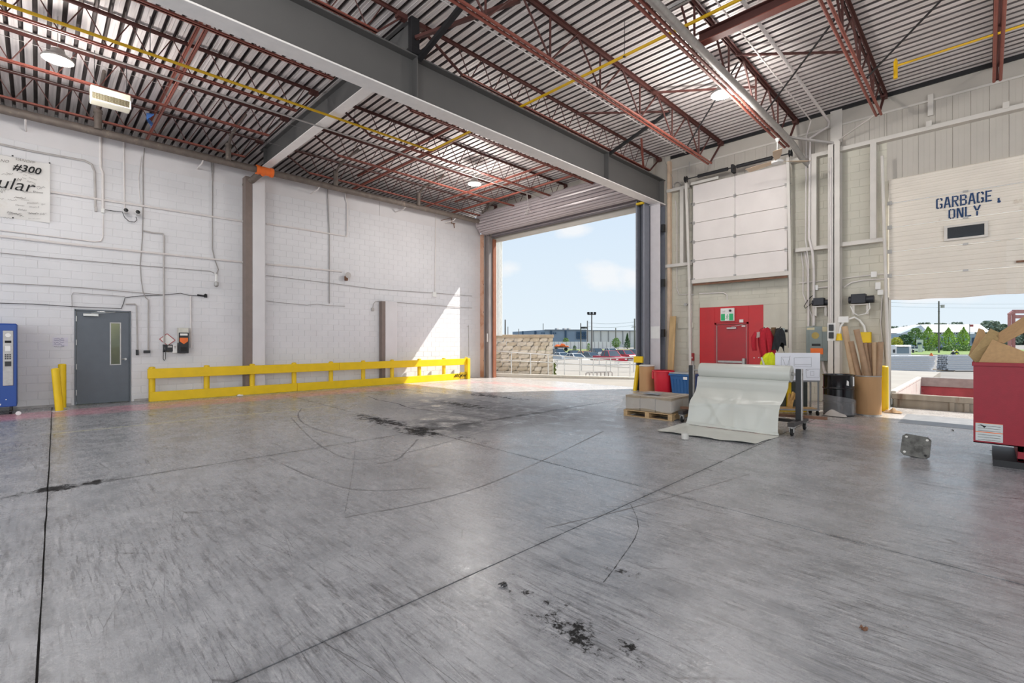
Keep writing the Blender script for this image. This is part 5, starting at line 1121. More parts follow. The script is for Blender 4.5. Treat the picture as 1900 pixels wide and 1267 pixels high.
obj('rim', MB().box(-6.77, -6.03, 13.42, 14.06, .6, .65), bp_, bt, bevel=.01); obj('lid', MB().box(-6.76, -6.04, 13.43, 14.05, .652, .69), mat('lid_grey', 'a7adb0', .5), bt, bevel=.015); obj('tote_label', MB().box(-6.3, -6.18, 13.412, 13.418, .5, .58), paper, bt)
# coat post with the jackets and the whiteboard cart
cpst = thing('coat_post', 'brown wooden post the work clothes hang on', 'post', (-3.85, 13.3, 0)); obj('post', MB().box(-3.89, -3.8, 13.26, 13.35, .03, 1.98), mat('dark_wood_post', '6b5236', .7), cpst, bevel=.004); obj('foot', MB().box(-4.05, -3.65, 13.25, 13.36, 0, .04).box(-3.9, -3.79, 13.05, 13.55, 0, .04), wood, cpst)
for s in (-1, 1): obj('hook', MB().tube([(-3.845+s*.04, 13.24, 1.93), (-3.845+s*.16, 13.2, 1.95), (-3.845+s*.2, 13.2, 1.99)], .01, 6), black_st, cpst)
def hung(name, label, cat, m, c, w, top, bot, dpt, seed, flare=1.0, par=None, lean=0, k_=5):
    r = random.Random(seed); ph = [r.uniform(0, 6) for _ in range(5)]
    def fn(u, v):
        a = 2*pi*u; t = v; ww = w*(.55+.45*min(1, t*3)**.7)*(1+(flare-1)*t); fold = 1+t**.5*(.24*math.sin(a*k_+ph[0]+t*2.2)+.14*math.sin(a*(k_*2-1)+ph[1]-t*3)+.06*math.sin(a*17+ph[3]))
        z = top-(top-bot)*t-.1*math.sin(a*2+ph[2])*t*t-.05*math.sin(a*5+ph[4])*t-.05*abs(cos(a))*(1-t)
        q = RV*(ww*cos(a)*fold+lean*t)+FV*(dpt*sin(a)*fold)
        return (c[0]+q.x, c[1]+q.y, z)
    return obj(name, MB().grid(72, 22, fn).poly([fn(k/72, 0) for k in range(72)]), m, par, label if not par else None, cat if not par else None, smooth=80)
jk = hung('red_jacket', 'red work jacket hung on the post by the red door', 'jacket', cloth_red, (-3.98, 13.08, 0), .2, 1.98, 1.22, .12, 4, .7, lean=.06)
obj('sleeve', MB().tube([(-4.16, 13.02, 1.86), (-4.22, 12.98, 1.7), (-4.22, 13.0, 1.5), (-4.2, 13.0, 1.38)], [.05, .065, .06, .05], 10), cloth_red, jk); obj('sleeve', MB().tube([(-3.98, 12.99, 1.85), (-3.99, 12.95, 1.6), (-3.96, 12.96, 1.3), (-3.93, 12.98, 1.15)], [.05, .07, .06, .05], 10), cloth_red, jk); obj('lining', MB().grid(4, 6, lambda u, v: (-4.15+.08*u, 12.97+.01*u, 1.85-.14*v+.02*u)), mat('grey_lining', 'b9a9a4', .8), jk)
hung('black_hoodie', 'charcoal hoodie hung beside the red jacket', 'jacket', cloth_blk, (-3.68, 13.2, 0), .13, 1.96, 1.47, .09, 9, 1.1, k_=3)
hv = hung('hi_vis_vest', 'crumpled yellow hi-vis vest below the jackets', 'vest', hi_vis, (-3.86, 12.98, 0), .17, 1.36, .8, .13, 2, 1.35, k_=4)
obj('reflective_tape', MB().tube([(-3.99, 12.84, 1.22), (-3.93, 12.8, 1.08), (-3.9, 12.78, .92)], .022, 8), mat('silver_tape', 'c9cbc6', .3, .3), hv)
wt = thing('whiteboard_cart', 'whiteboard with drawn sketches on a grey rolling frame', 'whiteboard', tuple(PD(10.45, 1480, 690))[:2]+(0,))
o = PD(10.45, 1438, 690); e = PD(10.35, 1521, 690); o.z = e.z = 0; u = (e-o).normalized(); nrm = Vector((u.y, -u.x, 0)); Lb = (e-o).length
def wb3(a, z, d=0): return o+u*a+nrm*d+Vector((0, 0, z))
mb = MB(); mb.obox(wb3(0, .77, .0), u*Lb, nrm*.02, Vector((0, 0, .6))); obj('board', mb, mat('whiteboard_white', 'e6e8ee', .3, var=.02), wt, bevel=.004)
fm_ = mat('grey_frame_steel', '8f9192', .4, .4)
mb = MB()
for a in (.02, Lb-.02):
    for d in (-.35, -.02): mb.bar(wb3(a, .1, d), wb3(a, .8, d), .03, .03)
    mb.bar(wb3(a, .12, -.36), wb3(a, .12, 0), .03, .03); mb.bar(wb3(a, .75, -.36), wb3(a, .75, 0), .03, .03)
for z in (.12, .75):
    for d in (-.35, -.02): mb.bar(wb3(0, z, d), wb3(Lb, z, d), .03, .03)
obj('frame', mb, fm_, wt); obj('lower_shelf', MB().obox(wb3(.02, .135, -.34), u*(Lb-.04), nrm*.32, Vector((0, 0, .012))), wood, wt)
for a in (.03, Lb-.03):
    for d in (-.34, -.03): obj('caster', MB().tube([wb3(a-.015, .05, d), wb3(a+.015, .05, d)], .05, 14), rubber, wt)
mb = MB()
def ln(pts, r=.0017): mb.tube([wb3(a*Lb, .77+z*.6, .024) for a, z in pts], r, 4, True)
for q in ([(.13, .84), (.32, .84), (.32, .52), (.13, .52), (.13, .84)], [(.16, .8), (.22, .55), (.28, .56), (.33, .9)], [(.42, .82), (.8, .84), (.8, .5), (.42, .52), (.42, .82)], [(.43, .58), (.8, .58)], [(.68, .4), (.98, .42), (.98, .12), (.7, .1), (.68, .4)], [(.78, .32), (.86, .33), (.86, .18), (.78, .18), (.78, .32)], [(.68, .4), (.72, .36), (.74, .37)]): ln(q)
obj('sketch_lines', mb, print_black, wt)
bg_ = obj('kraft_paper_heap', MB().grid(14, 14, lambda uu, vv: tuple(wb3(.48+.2*(uu-.5)+.02*math.sin(vv*13), .15+.36*sqrt(max(0, 1-(2*uu-1)**2))*(.75+.25*math.sin(vv*11+uu*7)), -.3+.24*vv))), mat('crumpled_kraft', 'c19a5c', .75, var=.2, scale=14), None, 'crumpled brown paper heap on the whiteboard cart shelf', 'paper')
yr = thing('yellow_barrier', 'yellow steel barrier rack behind the whiteboard cart', 'barrier', (-2.85, 12.6, 0))
o2 = wb3(0, 0, -.62)
for a in (.28, .55, .8): obj('post', MB().obox(o2+u*(a*Lb), u*.09, nrm*.05, Vector((0, 0, .8))), yellow, yr, bevel=.004)
obj('foot_rail', MB().obox(o2+u*.1, u*(Lb-.1), nrm*.06, Vector((0, 0, .06))), yellow, yr); obj('back_panel', MB().obox(o2+u*.15-nrm*.04, u*(Lb-.1), nrm*.03, Vector((0, 0, .72))), mat('slate_back_panel', '4f5754', .6), yr); obj('top_rail', MB().obox(o2+u*(Lb*.9)+Vector((0, 0, .8)), u*.38, nrm*.08, Vector((0, 0, .09))), yellow, yr, bevel=.004)
# drums and tubes
bd = thing('steel_drum', 'glossy black steel drum, lower half wrapped in clear film', 'drum', (-2.3, 12.48, 0))
rr = .292; obj('shell', MB().lathe([(rr-.01, 0), (rr, .01), (rr, .28), (rr+.014, .295), (rr+.014, .31), (rr, .325), (rr, .58), (rr+.014, .595), (rr+.014, .61), (rr, .625), (rr, .87), (rr+.008, .88), (rr+.008, .895), (rr-.012, .895), (rr-.014, .87), (.001, .87)], (-2.3, 12.48, 0), 40, 'z', False), mat('black_gloss_drum', '121216', .18, .1, var=.1, spec=.7), bd, smooth=40)
c0 = Vector((-2.3, 12.48, 0))
def onr(a, z, r=rr+.004): return c0+Vector((r*cos(a), r*sin(a), z))
obj('drum_label', MB().poly([onr(radians(-52), .68), onr(radians(-42), .67), onr(radians(-42), .76), onr(radians(-50), .79)]).poly([onr(radians(-22), .66), onr(radians(-10), .66), onr(radians(-10), .86), onr(radians(-22), .86)]), paper, bd)
def wrp(uu, vv):
    a = radians(-150)+radians(200)*uu; z = .04+.42*vv*(1-.45*uu*uu); return tuple(onr(a, z, rr+.02+.008*math.sin(a*11+vv*9)*(1-vv)))
obj('film_wrap', MB().grid(40, 12, wrp), mat('thin_clear_film', 'dfe0e2', .15, var=0, spec=.8, alpha=.2, bump=.4, bscale=20), bd, smooth=80)
def bag(uu, vv): a = radians(-120)+radians(62)*uu; return tuple(onr(a, .015+.15*math.sin(pi*(.5+.5*vv))*(.75+.25*math.sin(uu*5+.6))*math.sin(pi*(.06+.88*uu))**.5, rr+.025+.09*vv))
obj('film_bunch', MB().grid(16, 8, bag), mat('bunched_film', 'bcb6b0', .4, var=.1), bd, smooth=80)
f1 = fdrum('tan fibre drum behind the black steel drum', -2.22, 13.15, .25, .87); f2 = fdrum('tan fibre drum full of cardboard tubes', -1.86, 12.98, .25, .87)
for k, (lab, top, bot, rad, yo) in enumerate((('long cardboard tube leaning furthest left', (1567, 606), (1583, 692), .062, .1), ('cardboard tube leaning left behind the second long tube', (1579, 634), (1593, 694), .055, .0), ('long cardboard tube leaning across the middle', (1589, 611), (1611, 696), .058, -.12), ('grey-brown upright tube in the middle of the drum', (1597, 636), (1604, 696), .05, .12), ('cardboard tube leaning beside the middle one', (1604, 636), (1619, 696), .04, .02), ('dark tube standing upright right of the middle', (1614, 636), (1617, 696), .05, .13), ('upright tube second from the right in the drum', (1623, 635), (1628, 696), .052, .02), ('upright tube at the right rim of the drum', (1634.5, 634.5), (1635.5, 696), .05, -.04))):
    cx, cy = (-1.86, 12.98) if k not in (0, 1, 3) else (-2.1, 13.12)
    P0 = PY(cy+yo, *top); P1 = PY(12.98+yo*.6, *bot); d = (P0-P1).normalized(); P2 = P1+d*(-(P1.z-.03)/d.z)
    cxy = Vector((-1.86, 12.98, 0)); h = Vector((P2.x, P2.y, 0))-cxy
    if h.length > .16: P2 = cxy+h.normalized()*.16; P2.z = .03
    mb = MB(); mb.tube([P2, P0], rad, 16, False); q = [P0+Vector((0, 0, 0)), P0-(P0-P2).normalized()*.3]; mb.tube(q, rad*.86, 16, False)
    n = 16; base0 = n; 
    for j in range(n): mb.f.append((n+j, n+(j+1) % n, 2*n+(j+1) % n, 2*n+j)); mb.m.append(0)
    obj('cardboard_tube', mb, tube_m if k % 3 else mat('light_tube', 'c4a684', .65, var=.1), None, lab, 'tube', 'cardboard tubes in the fibre drum', smooth=50)
obj('rag', MB().grid(10, 10, lambda uu, vv: (-1.5+.32*(uu-.5), 13.75+.3*(vv-.5), .012+.08*max(0, 1-((2*uu-1)**2+(2*vv-1)**2))*(1+.4*math.sin(uu*15)))), mat('tan_rag', '9a7d5d', .9, var=.2), None, 'tan rag at the foot of the bright bollard', 'rag')
# steel bollard stub lying with its base plate towards the room
bs = thing('bollard_stub', 'cut-off steel post lying on the floor, its square base plate facing out', 'post', (-.72, 8.85, 0))
pc = Vector((-.7, 8.72, .152)); nn = Vector((.12, -.86, .42)).normalized(); uu = Vector((.985, .12, -.12)); uu = (uu-nn*uu.dot(nn)).normalized(); vv = nn.cross(uu); vv = vv if vv.z > 0 else -vv
c_ = .04; hs = .158; pts = []
for sx_, sy_ in ((-1, -1), (1, -1), (1, 1), (-1, 1)):
    for k in (0, 1):
        first = (k == 0) == (sx_*sy_ > 0); a, b2 = (hs-c_, hs) if not first else (hs, hs-c_)
        pts.append(pc+uu*(sx_*a)+vv*(sy_*b2))
ctr = pc; pts.sort(key=lambda p: atan2((p-ctr).dot(vv), (p-ctr).dot(uu)))
plm = mat('oily_plate_steel', '6a6a66', .5, .4, var=.35, scale=14, dirt='3a3936', dscale=9, dthr=.5)
obj('base_plate', MB().extr(pts, -nn*.016), plm, bs, bevel=.003)
for sx_ in (-1, 1):
    for sy_ in (-1, 1): obj('bolt_hole', MB().tube([pc+uu*sx_*.112+vv*sy_*.112+nn*.002, pc+uu*sx_*.112+vv*sy_*.112-nn*.003], .016, 12), mat('bright_hole', 'd8d6cf', .5) if (sx_, sy_) != (1, -1) else rubber, bs)
q0 = pc-nn*.016; q1 = q0-nn*.3; q1.z = .056; obj('pipe_stub', MB().tube([q0, q1], .055, 16), plm, bs)
# red self-dumping hopper with cardboard
hp = thing('hopper', 'big red steel waste hopper at the right edge', 'hopper', (.8, 9.5, 0))
hr = mat('hopper_red_paint', '8f1226', .45, var=.08, scale=14, bump=.1, bscale=90)
hx0, hx1, hy0, hy1, hz0, hz1 = -.12, 2.2, 8.68, 10.3, .3, 1.345
obj('front_wall', MB().box(hx0, hx1, hy0, hy0+.012, hz0, hz1), hr, hp); obj('left_wall', MB().box(hx0, hx0+.012, hy0+.012, hy1, hz0, hz1), hr, hp); obj('right_wall', MB().box(hx1-.012, hx1, hy0+.012, hy1, hz0, hz1), hr, hp); obj('back_wall', MB().box(hx0, hx1, hy1-.012, hy1, hz0, hz1), hr, hp); obj('bottom', MB().box(hx0, hx1, hy0, hy1, hz0, hz0+.012), hr, hp)
obj('top_lip', MB().box(hx0-.012, hx1+.012, hy0-.014, hy0+.01, hz1-.045, hz1+.004).box(hx0-.014, hx0+.012, hy0, hy1, hz1-.045, hz1+.004), hr, hp, bevel=.004)
dec = obj('warning_decal', MB().box(hx0+.02, hx0+.27, hy0-.003, hy0-.001, hz0+.15, hz0+.26).box(hx0+.02, hx0+.27, hy0-.003, hy0-.001, hz0+.03, hz0+.14), mat('decal_silver', 'c3c7c6', .4), hp, label='silver warning decals')
mb = MB()
for k in range(6): mb.box(hx0+.04, hx0+.25, hy0-.0045, hy0-.003, hz0+.045+k*.032+(.02 if k > 2 else 0), hz0+.049+k*.032+(.02 if k > 2 else 0))
mb.extr([(hx0+.05, hy0-.0045, hz0+.25), (hx0+.12, hy0-.0045, hz0+.22), (hx0+.1, hy0-.0045, hz0+.2), (hx0+.08, hy0-.0045, hz0+.225)], (0, .001, 0)); obj('decal_print', mb, print_black, dec)
obj('decal_edge', MB().box(hx0+.02, hx0+.27, hy0-.004, hy0-.002, hz0+.258, hz0+.263).box(hx0+.02, hx0+.27, hy0-.004, hy0-.002, hz0+.14, hz0+.15), orange, dec)
obj('release_rod', MB().tube([(hx0+.52, hy0-.04, hz0+.3), (hx0+.52, hy0-.04, hz0+.2), (hx0+.8, hy0-.04, hz0+.02)], .012, 8), conduit_g, hp)
obj('base_frame', MB().box(.28, 2.0, hy0+.1, hy0+.18, .22, .3).box(.28, .34, hy0+.1, hy1-.2, .1, .3).box(.28, 2.0, hy0+.1, hy0+.16, .1, .14), hr, hp, bevel=.004); obj('pocket', MB().box(.06, .36, hy0+.12, hy0+1.3, .0, .085), black_st, hp, label='black fork pocket'); obj('pocket', MB().box(1.5, 1.8, hy0+.12, hy0+1.3, 0, .085), black_st, hp); obj('pocket_post', MB().box(.29, .35, hy0+.2, hy0+1.2, .08, .12), hr, hp); obj('latch', MB().lathe([(.05, 0), (.03, -.04)], (.62, hy0+.09, .2), 10, 'y').bar((.55, hy0+.06, .1), (.62, hy0+.06, .2), .02, .02), galv, hp)
def flap(label, pts, th=.008, m=card, lab2=None):
    P = [Vector(p) for p in pts]; nn_ = (P[1]-P[0]).cross(P[-1]-P[0]).normalized(); o_ = obj('cardboard_sheet', MB().extr(P, nn_*th), m, None, label, 'cardboard', 'cardboard in the red hopper'); return o_
k1 = mat('kraft_board', 'b8956a', .75, var=.1, scale=30); k2 = mat('olive_kraft_board', 'a88f63', .75, var=.1, scale=30)
flap('tall cardboard sheet standing at the left end of the hopper', [PY(9.35, 1797, 660), PY(9.3, 1812, 671), PY(9.3, 1838, 640), PY(9.4, 1826, 612), PY(9.45, 1816, 609)], m=k1); flap('folded cardboard flap overhanging the hopper corner', [PY(9.0, 1798, 660), PY(9.0, 1810, 674), PY(8.95, 1820, 672), PY(9.05, 1853, 629), PY(9.15, 1836, 611)], m=k2); flap('pointed cardboard flap in the middle of the heap', [PY(9.2, 1822, 650), PY(9.2, 1850, 660), PY(9.3, 1856, 618), PY(9.35, 1837, 610)], m=k2)
flap('wide cardboard sheet lying across the hopper front', [PY(8.9, 1816, 673), PY(8.75, 1900, 678), PY(8.72, 2050, 690), PY(8.72, 2050, 660), PY(8.8, 1900, 652), PY(9.0, 1842, 630)], m=k1); flap('large tilted cardboard panel over the dark gap', [PY(9.0, 1853, 635), PY(8.9, 1863, 637), PY(8.7, 1990, 570), PY(8.9, 1990, 530), PY(9.2, 1854, 618)], m=k1)
obj('black_bag', MB().grid(14, 10, lambda uu, vv: (.2+1.2*uu, 9.05+.9*vv, 1.2+.42*math.sin(pi*uu)*math.sin(pi*vv)*(1+.12*math.sin(uu*14+vv*9)))), blk, None, 'black rubbish bag in the hopper under the cardboard', 'bag', smooth=60)
# litter
def crumb(label, px, py, s, m=blk):
    p = PZ(0, px, py); r = random.Random(int(px)); mb = MB()
    for k in range(3): mb.tube([(p.x+r.uniform(-s, s)*.4, p.y+r.uniform(-s, s)*.4, .004), (p.x+r.uniform(-s, s)*.5, p.y+r.uniform(-s, s)*.5, s*.5), (p.x+r.uniform(-s, s), p.y+r.uniform(-s, s), s*.35)], [s*.3, s*.28, s*.1], 6)
    return obj('litter_scrap', mb, m, None, label, 'litter')
crumb('dark crumpled scrap in the middle of the floor', 935, 1088, .035); crumb('dark flake on the floor far right of the scrap', 1603, 1168, .03, rust); crumb('small scrap near the hopper foot', 1841, 838, .03); crumb('small dark scrap behind the steel post', 1768, 799, .03)

# ================================================================== OUTSIDE
conc = mat('sunlit_yard_concrete', '9d968c', .85, var=.1, scale=.6, bump=.2, bscale=20); asph = mat('grey_yard_asphalt', '85807a', .9, var=.12, scale=.3)
gz = obj('ground_yard', MB().box(-320, 320, 34, 900, -1.7, -1.5).box(-1.75, 320, 22.2, 34, -1.7, -1.5).box(10, 320, -9.5, 22.2, -1.7, -1.5), asph, None, 'pale paved yard and parking lot outside', 'ground', kind='structure')
obj('ground_apron', MB().box(-60, -1.72, 14.98, 34, -1.7, 0), conc, None, 'sunlit concrete apron outside the big door', 'ground', kind='structure')
obj('wall_pit', MB().box(-1.75, 10, 14.98, 15.02, -1.5, -.012).box(2.0, 10, 14.98, 22, -1.6, -1.5), conc, None, 'concrete face of the loading dock pit', 'wall', kind='structure')
# lines across the yard in the direction of the ramp
def RP(u, d, z): return FV*d+RV*u+Vector((0, 0, z))
def rbox(mb, u0, u1, d0, d1, z0, z1): return mb.hexa([RP(u0, d0, z0), RP(u1, d0, z0), RP(u1, d1, z0), RP(u0, d1, z0), RP(u0, d0, z1), RP(u1, d0, z1), RP(u1, d1, z1), RP(u0, d1, z1)])
mb = MB(); mb.hexa([RP(-1.1, 21.75, 0), RP(6.2, 20.0, 0), RP(6.2, 20.3, 0), RP(-1.1, 22.05, 0), RP(-1.1, 21.75, .16), RP(6.2, 20.0, .085), RP(6.2, 20.3, .085), RP(-1.1, 22.05, .16)])
obj('trim_10', mb, mat('pale_kerb', 'cbc4b8', .85, var=.08), None, 'pale concrete kerb along the ramp outside', 'kerb', kind='structure', bevel=.02)
rw = thing('retaining_wall', 'tan split-face stone block retaining wall outside the big door', 'wall', tuple(RP(.3, 22.9, 0)))
stone = [mat('split_stone_a', 'ddd2c0', .9, var=.16, scale=7, bump=.6, bscale=14), mat('split_stone_b', 'd2c4ad', .9, var=.16, scale=7, bump=.6, bscale=14), mat('split_stone_c', 'e4dac9', .9, var=.16, scale=7, bump=.6, bscale=14)]
r = random.Random(21); z = 0.0
for row in range(9):
    h = .2; u0 = -1.3-(.2 if row % 2 else 0)
    while u0 < 1.96:
        w = r.uniform(.34, .52); u1 = min(1.98, u0+w)
        if 1.98-u1 < .12: u1 = 1.98
        mb = MB(); d = 22.9+r.uniform(-.03, .02); n = 3
        def fc_(uu, vv, u0=u0, u1=u1, z=z, d=d): return RP(u0+.006+(u1-u0-.012)*uu, d-(.02*r.random() if 0 < uu < 1 and 0 < vv < 1 else -.012), z+.005+(h-.01)*vv)
        mb.grid(3, 2, fc_); mb.hexa([RP(u0+.006, d+.012, z+.005), RP(u1-.006, d+.012, z+.005), RP(u1-.006, d+.3, z+.005), RP(u0+.006, d+.3, z+.005), RP(u0+.006, d+.012, z+h-.005), RP(u1-.006, d+.012, z+h-.005), RP(u1-.006, d+.3, z+h-.005), RP(u0+.006, d+.3, z+h-.005)])
        obj('stone_block', mb, r.choice(stone), rw, smooth=None); u0 = u1
    z += h
mb = MB(); rbox(mb, -1.5, 2.01, 22.84, 23.24, z, z+.15); obj('cap_stone', mb, mat('cap_stone_tan', 'bcab92', .9, var=.12, scale=5), rw, bevel=.01)
obj('ivy_patch', MB().grid(6, 14, lambda uu, vv: tuple(RP(1.99+.12*uu*(1+.3*math.sin(vv*20)), 22.8+.04*math.sin(uu*9+vv*17), .0+.65*vv))), mat('ivy_green', '7d8a55', .8, var=.3, scale=30), None, 'green weed growing at the end of the stone wall', 'plant')
rail_m = mat('galvanised_railing', 'cfcfcc', .35, .4, var=.05)
def railing(label, top, mid, posts, d0, d1, r_=.024):
    xs_ = [p[0] for p in top]; dd = lambda x: d0+(d1-d0)*(x-xs_[0])/(xs_[-1]-xs_[0]); t = thing('handrail', label, 'railing', tuple(PD((d0+d1)/2, sum(xs_)/len(xs_), 690))[:2]+(0,))
    obj('top_rail', MB().tube([PD(dd(x), x, y) for x, y in top], r_, 8), rail_m, t); obj('mid_rail', MB().tube([PD(dd(x), x, y) for x, y in mid], r_*.9, 8), rail_m, t)
    for x, y0, y1 in posts: obj('post', MB().tube([PD(dd(x), x, y0), PD(dd(x), x, y1)], r_, 8), rail_m, t)
    return t
railing('galvanised handrail sloping down along the kerb', [(909, 651), (949, 653.5), (985, 656), (1027, 659), (1080, 663.5), (1133, 669), (1170, 673)], [(909, 667.5), (949, 669), (1027, 672.5), (1080, 676.5), (1133, 680), (1170, 682)], [(949, 653.5, 694), (984.5, 656, 694.5), (1017, 658, 696), (1047.5, 661, 697), (1076, 663, 698), (1101, 665.5, 699), (1125, 668, 700), (1147.5, 671, 701), (1169, 673, 702)], 22.25, 20.9)
railing('second galvanised handrail rising on the far side of the ramp', [(1028, 668), (1079, 664.5), (1133, 664.5), (1188, 662.5)], [(1028, 675), (1079, 676), (1133, 677), (1188, 676)], [(1034, 667, 682), (1079, 664.5, 698), (1112, 664.5, 677), (1133, 665, 699), (1176, 663, 690)], 27, 25, .03)
lb = thing('low_barrier', 'low grey picket barrier beyond the handrail', 'barrier', tuple(PD(21.6, 1112, 695))[:2]+(-.2,))
obj('hoop', MB().tube([PD(22.0, 1087, 699), PD(22.0, 1087, 693), PD(22.0, 1089, 691.5), PD(21.5, 1134, 689.5), PD(21.5, 1136, 691), PD(21.5, 1136, 699)], .03, 8), conduit_g, lb)
for x in (1094, 1101, 1108, 1115, 1122, 1129): obj('picket', MB().tube([PD(21.6, x, 691), PD(21.6, x, 699)], .035, 6), conduit_g, lb)
bn2 = thing('yard_bench', 'grey metal bench out in the lot', 'bench', tuple(PD(36, 1160, 690))[:2]+(-.6,))
mb = MB(); a, b2 = PD(36, 1143, 676), PD(35, 1174, 679); mb.bar(a, b2, .5, .28); obj('seat', mb, mat('bench_slate', '7b808a', .6), bn2)
for q in (1147, 1170): obj('leg', MB().bar(PD(35.6, q, 676), PD(35.6, q, 690), .18, .18), conduit_g, bn2)
# white ribbed annex siding left of the opening
mb = MB()
for k in range(8):
    y = 14.99+k*.09; mb.quad((-16.38, y, 1.9), (-16.38, y+.05, 1.9), (-16.38, y+.05, 12), (-16.38, y, 12)); mb.quad((-16.38, y+.05, 1.9), (-16.35, y+.06, 1.9), (-16.35, y+.06, 12), (-16.38, y+.05, 12)); mb.quad((-16.35, y+.06, 1.9), (-16.35, y+.08, 1.9), (-16.35, y+.08, 12), (-16.35, y+.06, 12)); mb.quad((-16.35, y+.08, 1.9), (-16.38, y+.09, 1.9), (-16.38, y+.09, 12), (-16.35, y+.08, 12))
mb.box(-16.6, -16.39, 14.99, 15.7, 1.9, 12)
obj('wall_annex', mb, mat('white_ribbed_siding', 'e2e4e2', .5, var=.04), None, 'white ribbed metal siding of the annex outside', 'wall', kind='structure', smooth=None)
# far building
def dbox(mb, px0, px1, pyt, d, dep, zb=-1.5, pyt2=None, d2=None):
    a = PD(d, px0, pyt); b2 = PD(d2 or d, px1, pyt2 or pyt); f = FV*dep
    mb.hexa([(a.x, a.y, zb), (b2.x, b2.y, zb), (b2.x+f.x, b2.y+f.y, zb), (a.x+f.x, a.y+f.y, zb), a, b2, b2+f, a+f]); return mb
fb = thing('warehouse_building', 'long low warehouse, blue-grey left half and white right half', 'building', tuple(PD(265, 1070, 640))[:2]+(-1.5,))
bgm = mat('blue_grey_cladding', '8496a6', .6, var=.06, scale=.3); bwm = mat('pale_cladding', 'd9d9d2', .6, var=.04, scale=.3); bdm = mat('dark_blue_cladding', '2f4d66', .5, var=.1)
obj('grey_wing', dbox(MB(), 951, 1010, 615.5, 268, 40, pyt2=612, d2=258), bgm, fb, label='blue-grey wing'); obj('grey_front', dbox(MB(), 1010, 1088, 612, 258, 40), bgm, fb, label='blue-grey front'); obj('white_wing', dbox(MB(), 1088, 1215, 613, 258, 40, pyt2=614), bwm, fb, label='white wing')
for x in (970, 993, 1022.5, 1049.5): obj('dark_panel', dbox(MB(), x-1.5, x+1.5, 613.5 if x > 1000 else 614.2, 257.4 if x > 1000 else 260, .5, 0), bdm, fb)
for i in range(4):
    for j in range(3): a = PD(257.3, 1069.5+i*4.8, 615.5+j*4.6); b2 = PD(257.3, 1073.6+i*4.8, 619.5+j*4.6); obj('window', MB().hexa([(a.x, a.y, b2.z), (b2.x, b2.y, b2.z), (b2.x+FV.x*.4, b2.y+FV.y*.4, b2.z), (a.x+FV.x*.4, a.y+FV.y*.4, b2.z), a, (b2.x, b2.y, a.z), (b2.x+FV.x*.4, b2.y+FV.y*.4, a.z), (a.x+FV.x*.4, a.y+FV.y*.4, a.z)]), bdm, fb)
for x in (1005.5, 1009.5, 1027.5, 1031): a = PD(257.3, x-1, 617); b2 = PD(257.3, x+1, 619); obj('window', MB().bar((a.x, a.y, (a.z+b2.z)/2), (b2.x, b2.y, (a.z+b2.z)/2), .4, .8), bdm, fb)
for x in (1101, 1115, 1129, 1156, 1169): obj('downpipe', dbox(MB(), x-.4, x+.4, 614, 257.5, .4, 0), mat('pipe_grey', '7d7f80', .6), fb)
obj('parapet', MB().bar(PD(257.5, 1010, 612), PD(257.5, 1088, 612), .5, .4).bar(PD(257.5, 1088, 613), PD(257.5, 1215, 614), .5, .4), mat('parapet_grey', '6d757c', .6), fb)
for x in (1033, 1047, 1055): a = PD(262, x, 610.5); obj('roof_unit', MB().cbox((a.x, a.y, a.z-.1), 1.5, 1.5, 1.1), conduit_g, fb)
wf_ = thing('white_hoarding', 'white panel fence in front of the warehouse', 'fence', tuple(PD(200, 1080, 645))[:2]+(-1.5,))
x = 1022
while x < 1142:
    w = 7.4; obj('fence_panel', dbox(MB(), x+.12, x+w-.12, 634+.2*math.sin(x), 200, .15, -1.4), mat('hoarding_white', 'ece9e4', .6, var=.04), wf_); obj('fence_post', dbox(MB(), x+w-.25, x+w+.25, 633.7, 199.8, .3, -1.5), conduit_g, wf_); x += w
obj('grass_strip', MB().hexa([RP(8, 105, -1.5), RP(75, 105, -1.5), RP(75, 190, -1.5), RP(8, 190, -1.5), RP(8, 105, -1.42), RP(75, 105, -1.42), RP(75, 190, -1.42), RP(8, 190, -1.42)]), mat('mown_grass', '76834f', .95, var=.25, scale=.5), None, 'strip of green grass behind the parked cars', 'grass', kind='stuff')
obj('lawn', MB().hexa([RP(78, 112, -1.5), RP(240, 112, -1.5), RP(240, 178, -1.5), RP(78, 178, -1.5), RP(78, 112, -1.4), RP(240, 112, -1.4), RP(240, 178, -1.4), RP(78, 178, -1.4)]), mat('lawn_green', '748a48', .95, var=.25, scale=.5), None, 'green lawn beyond the stacked beams', 'grass', kind='stuff')
# poles
polem = mat('grey_utility_pole', '6e6a66', .8, var=.1)
def pole(label, px, yt, yb, d, r_, arms=(), grp='utility poles beyond the yard'):
    a, b2 = PD(d, px, yt), PD(d, px, yb); b2.z = -1.5; t = thing('utility_pole', label, 'pole', (b2.x, b2.y, b2.z), group=grp); obj('shaft', MB().tube([b2, a], [r_, r_*.75], 8), polem, t)
    for y, hw in arms: c = PD(d, px, y); obj('cross_arm', MB().bar(c-RV*hw, c+RV*hw, .14, .14), polem, t)
    return t
pole('dark utility pole nearest the stone wall', 937.5, 593, 648, 120, .22); pole('thin second pole beside the dark one', 942.5, 606, 648, 150, .13); pole('pole standing before the warehouse left wing', 962.5, 610, 640, 220, .2); pole('pole rising over the warehouse roof left', 1007.8, 600, 640, 312, .3)
lp = pole('dark pole with a lamp box on its arm', 1077.5, 599.5, 648, 140, .2); c = PD(139.8, 1084, 608); obj('lamp_box', MB().cbox(c, 1.4, 1.2, .55).bar(PD(140, 1078, 606.5), PD(140, 1088, 608), .12, .12), black_st, lp)
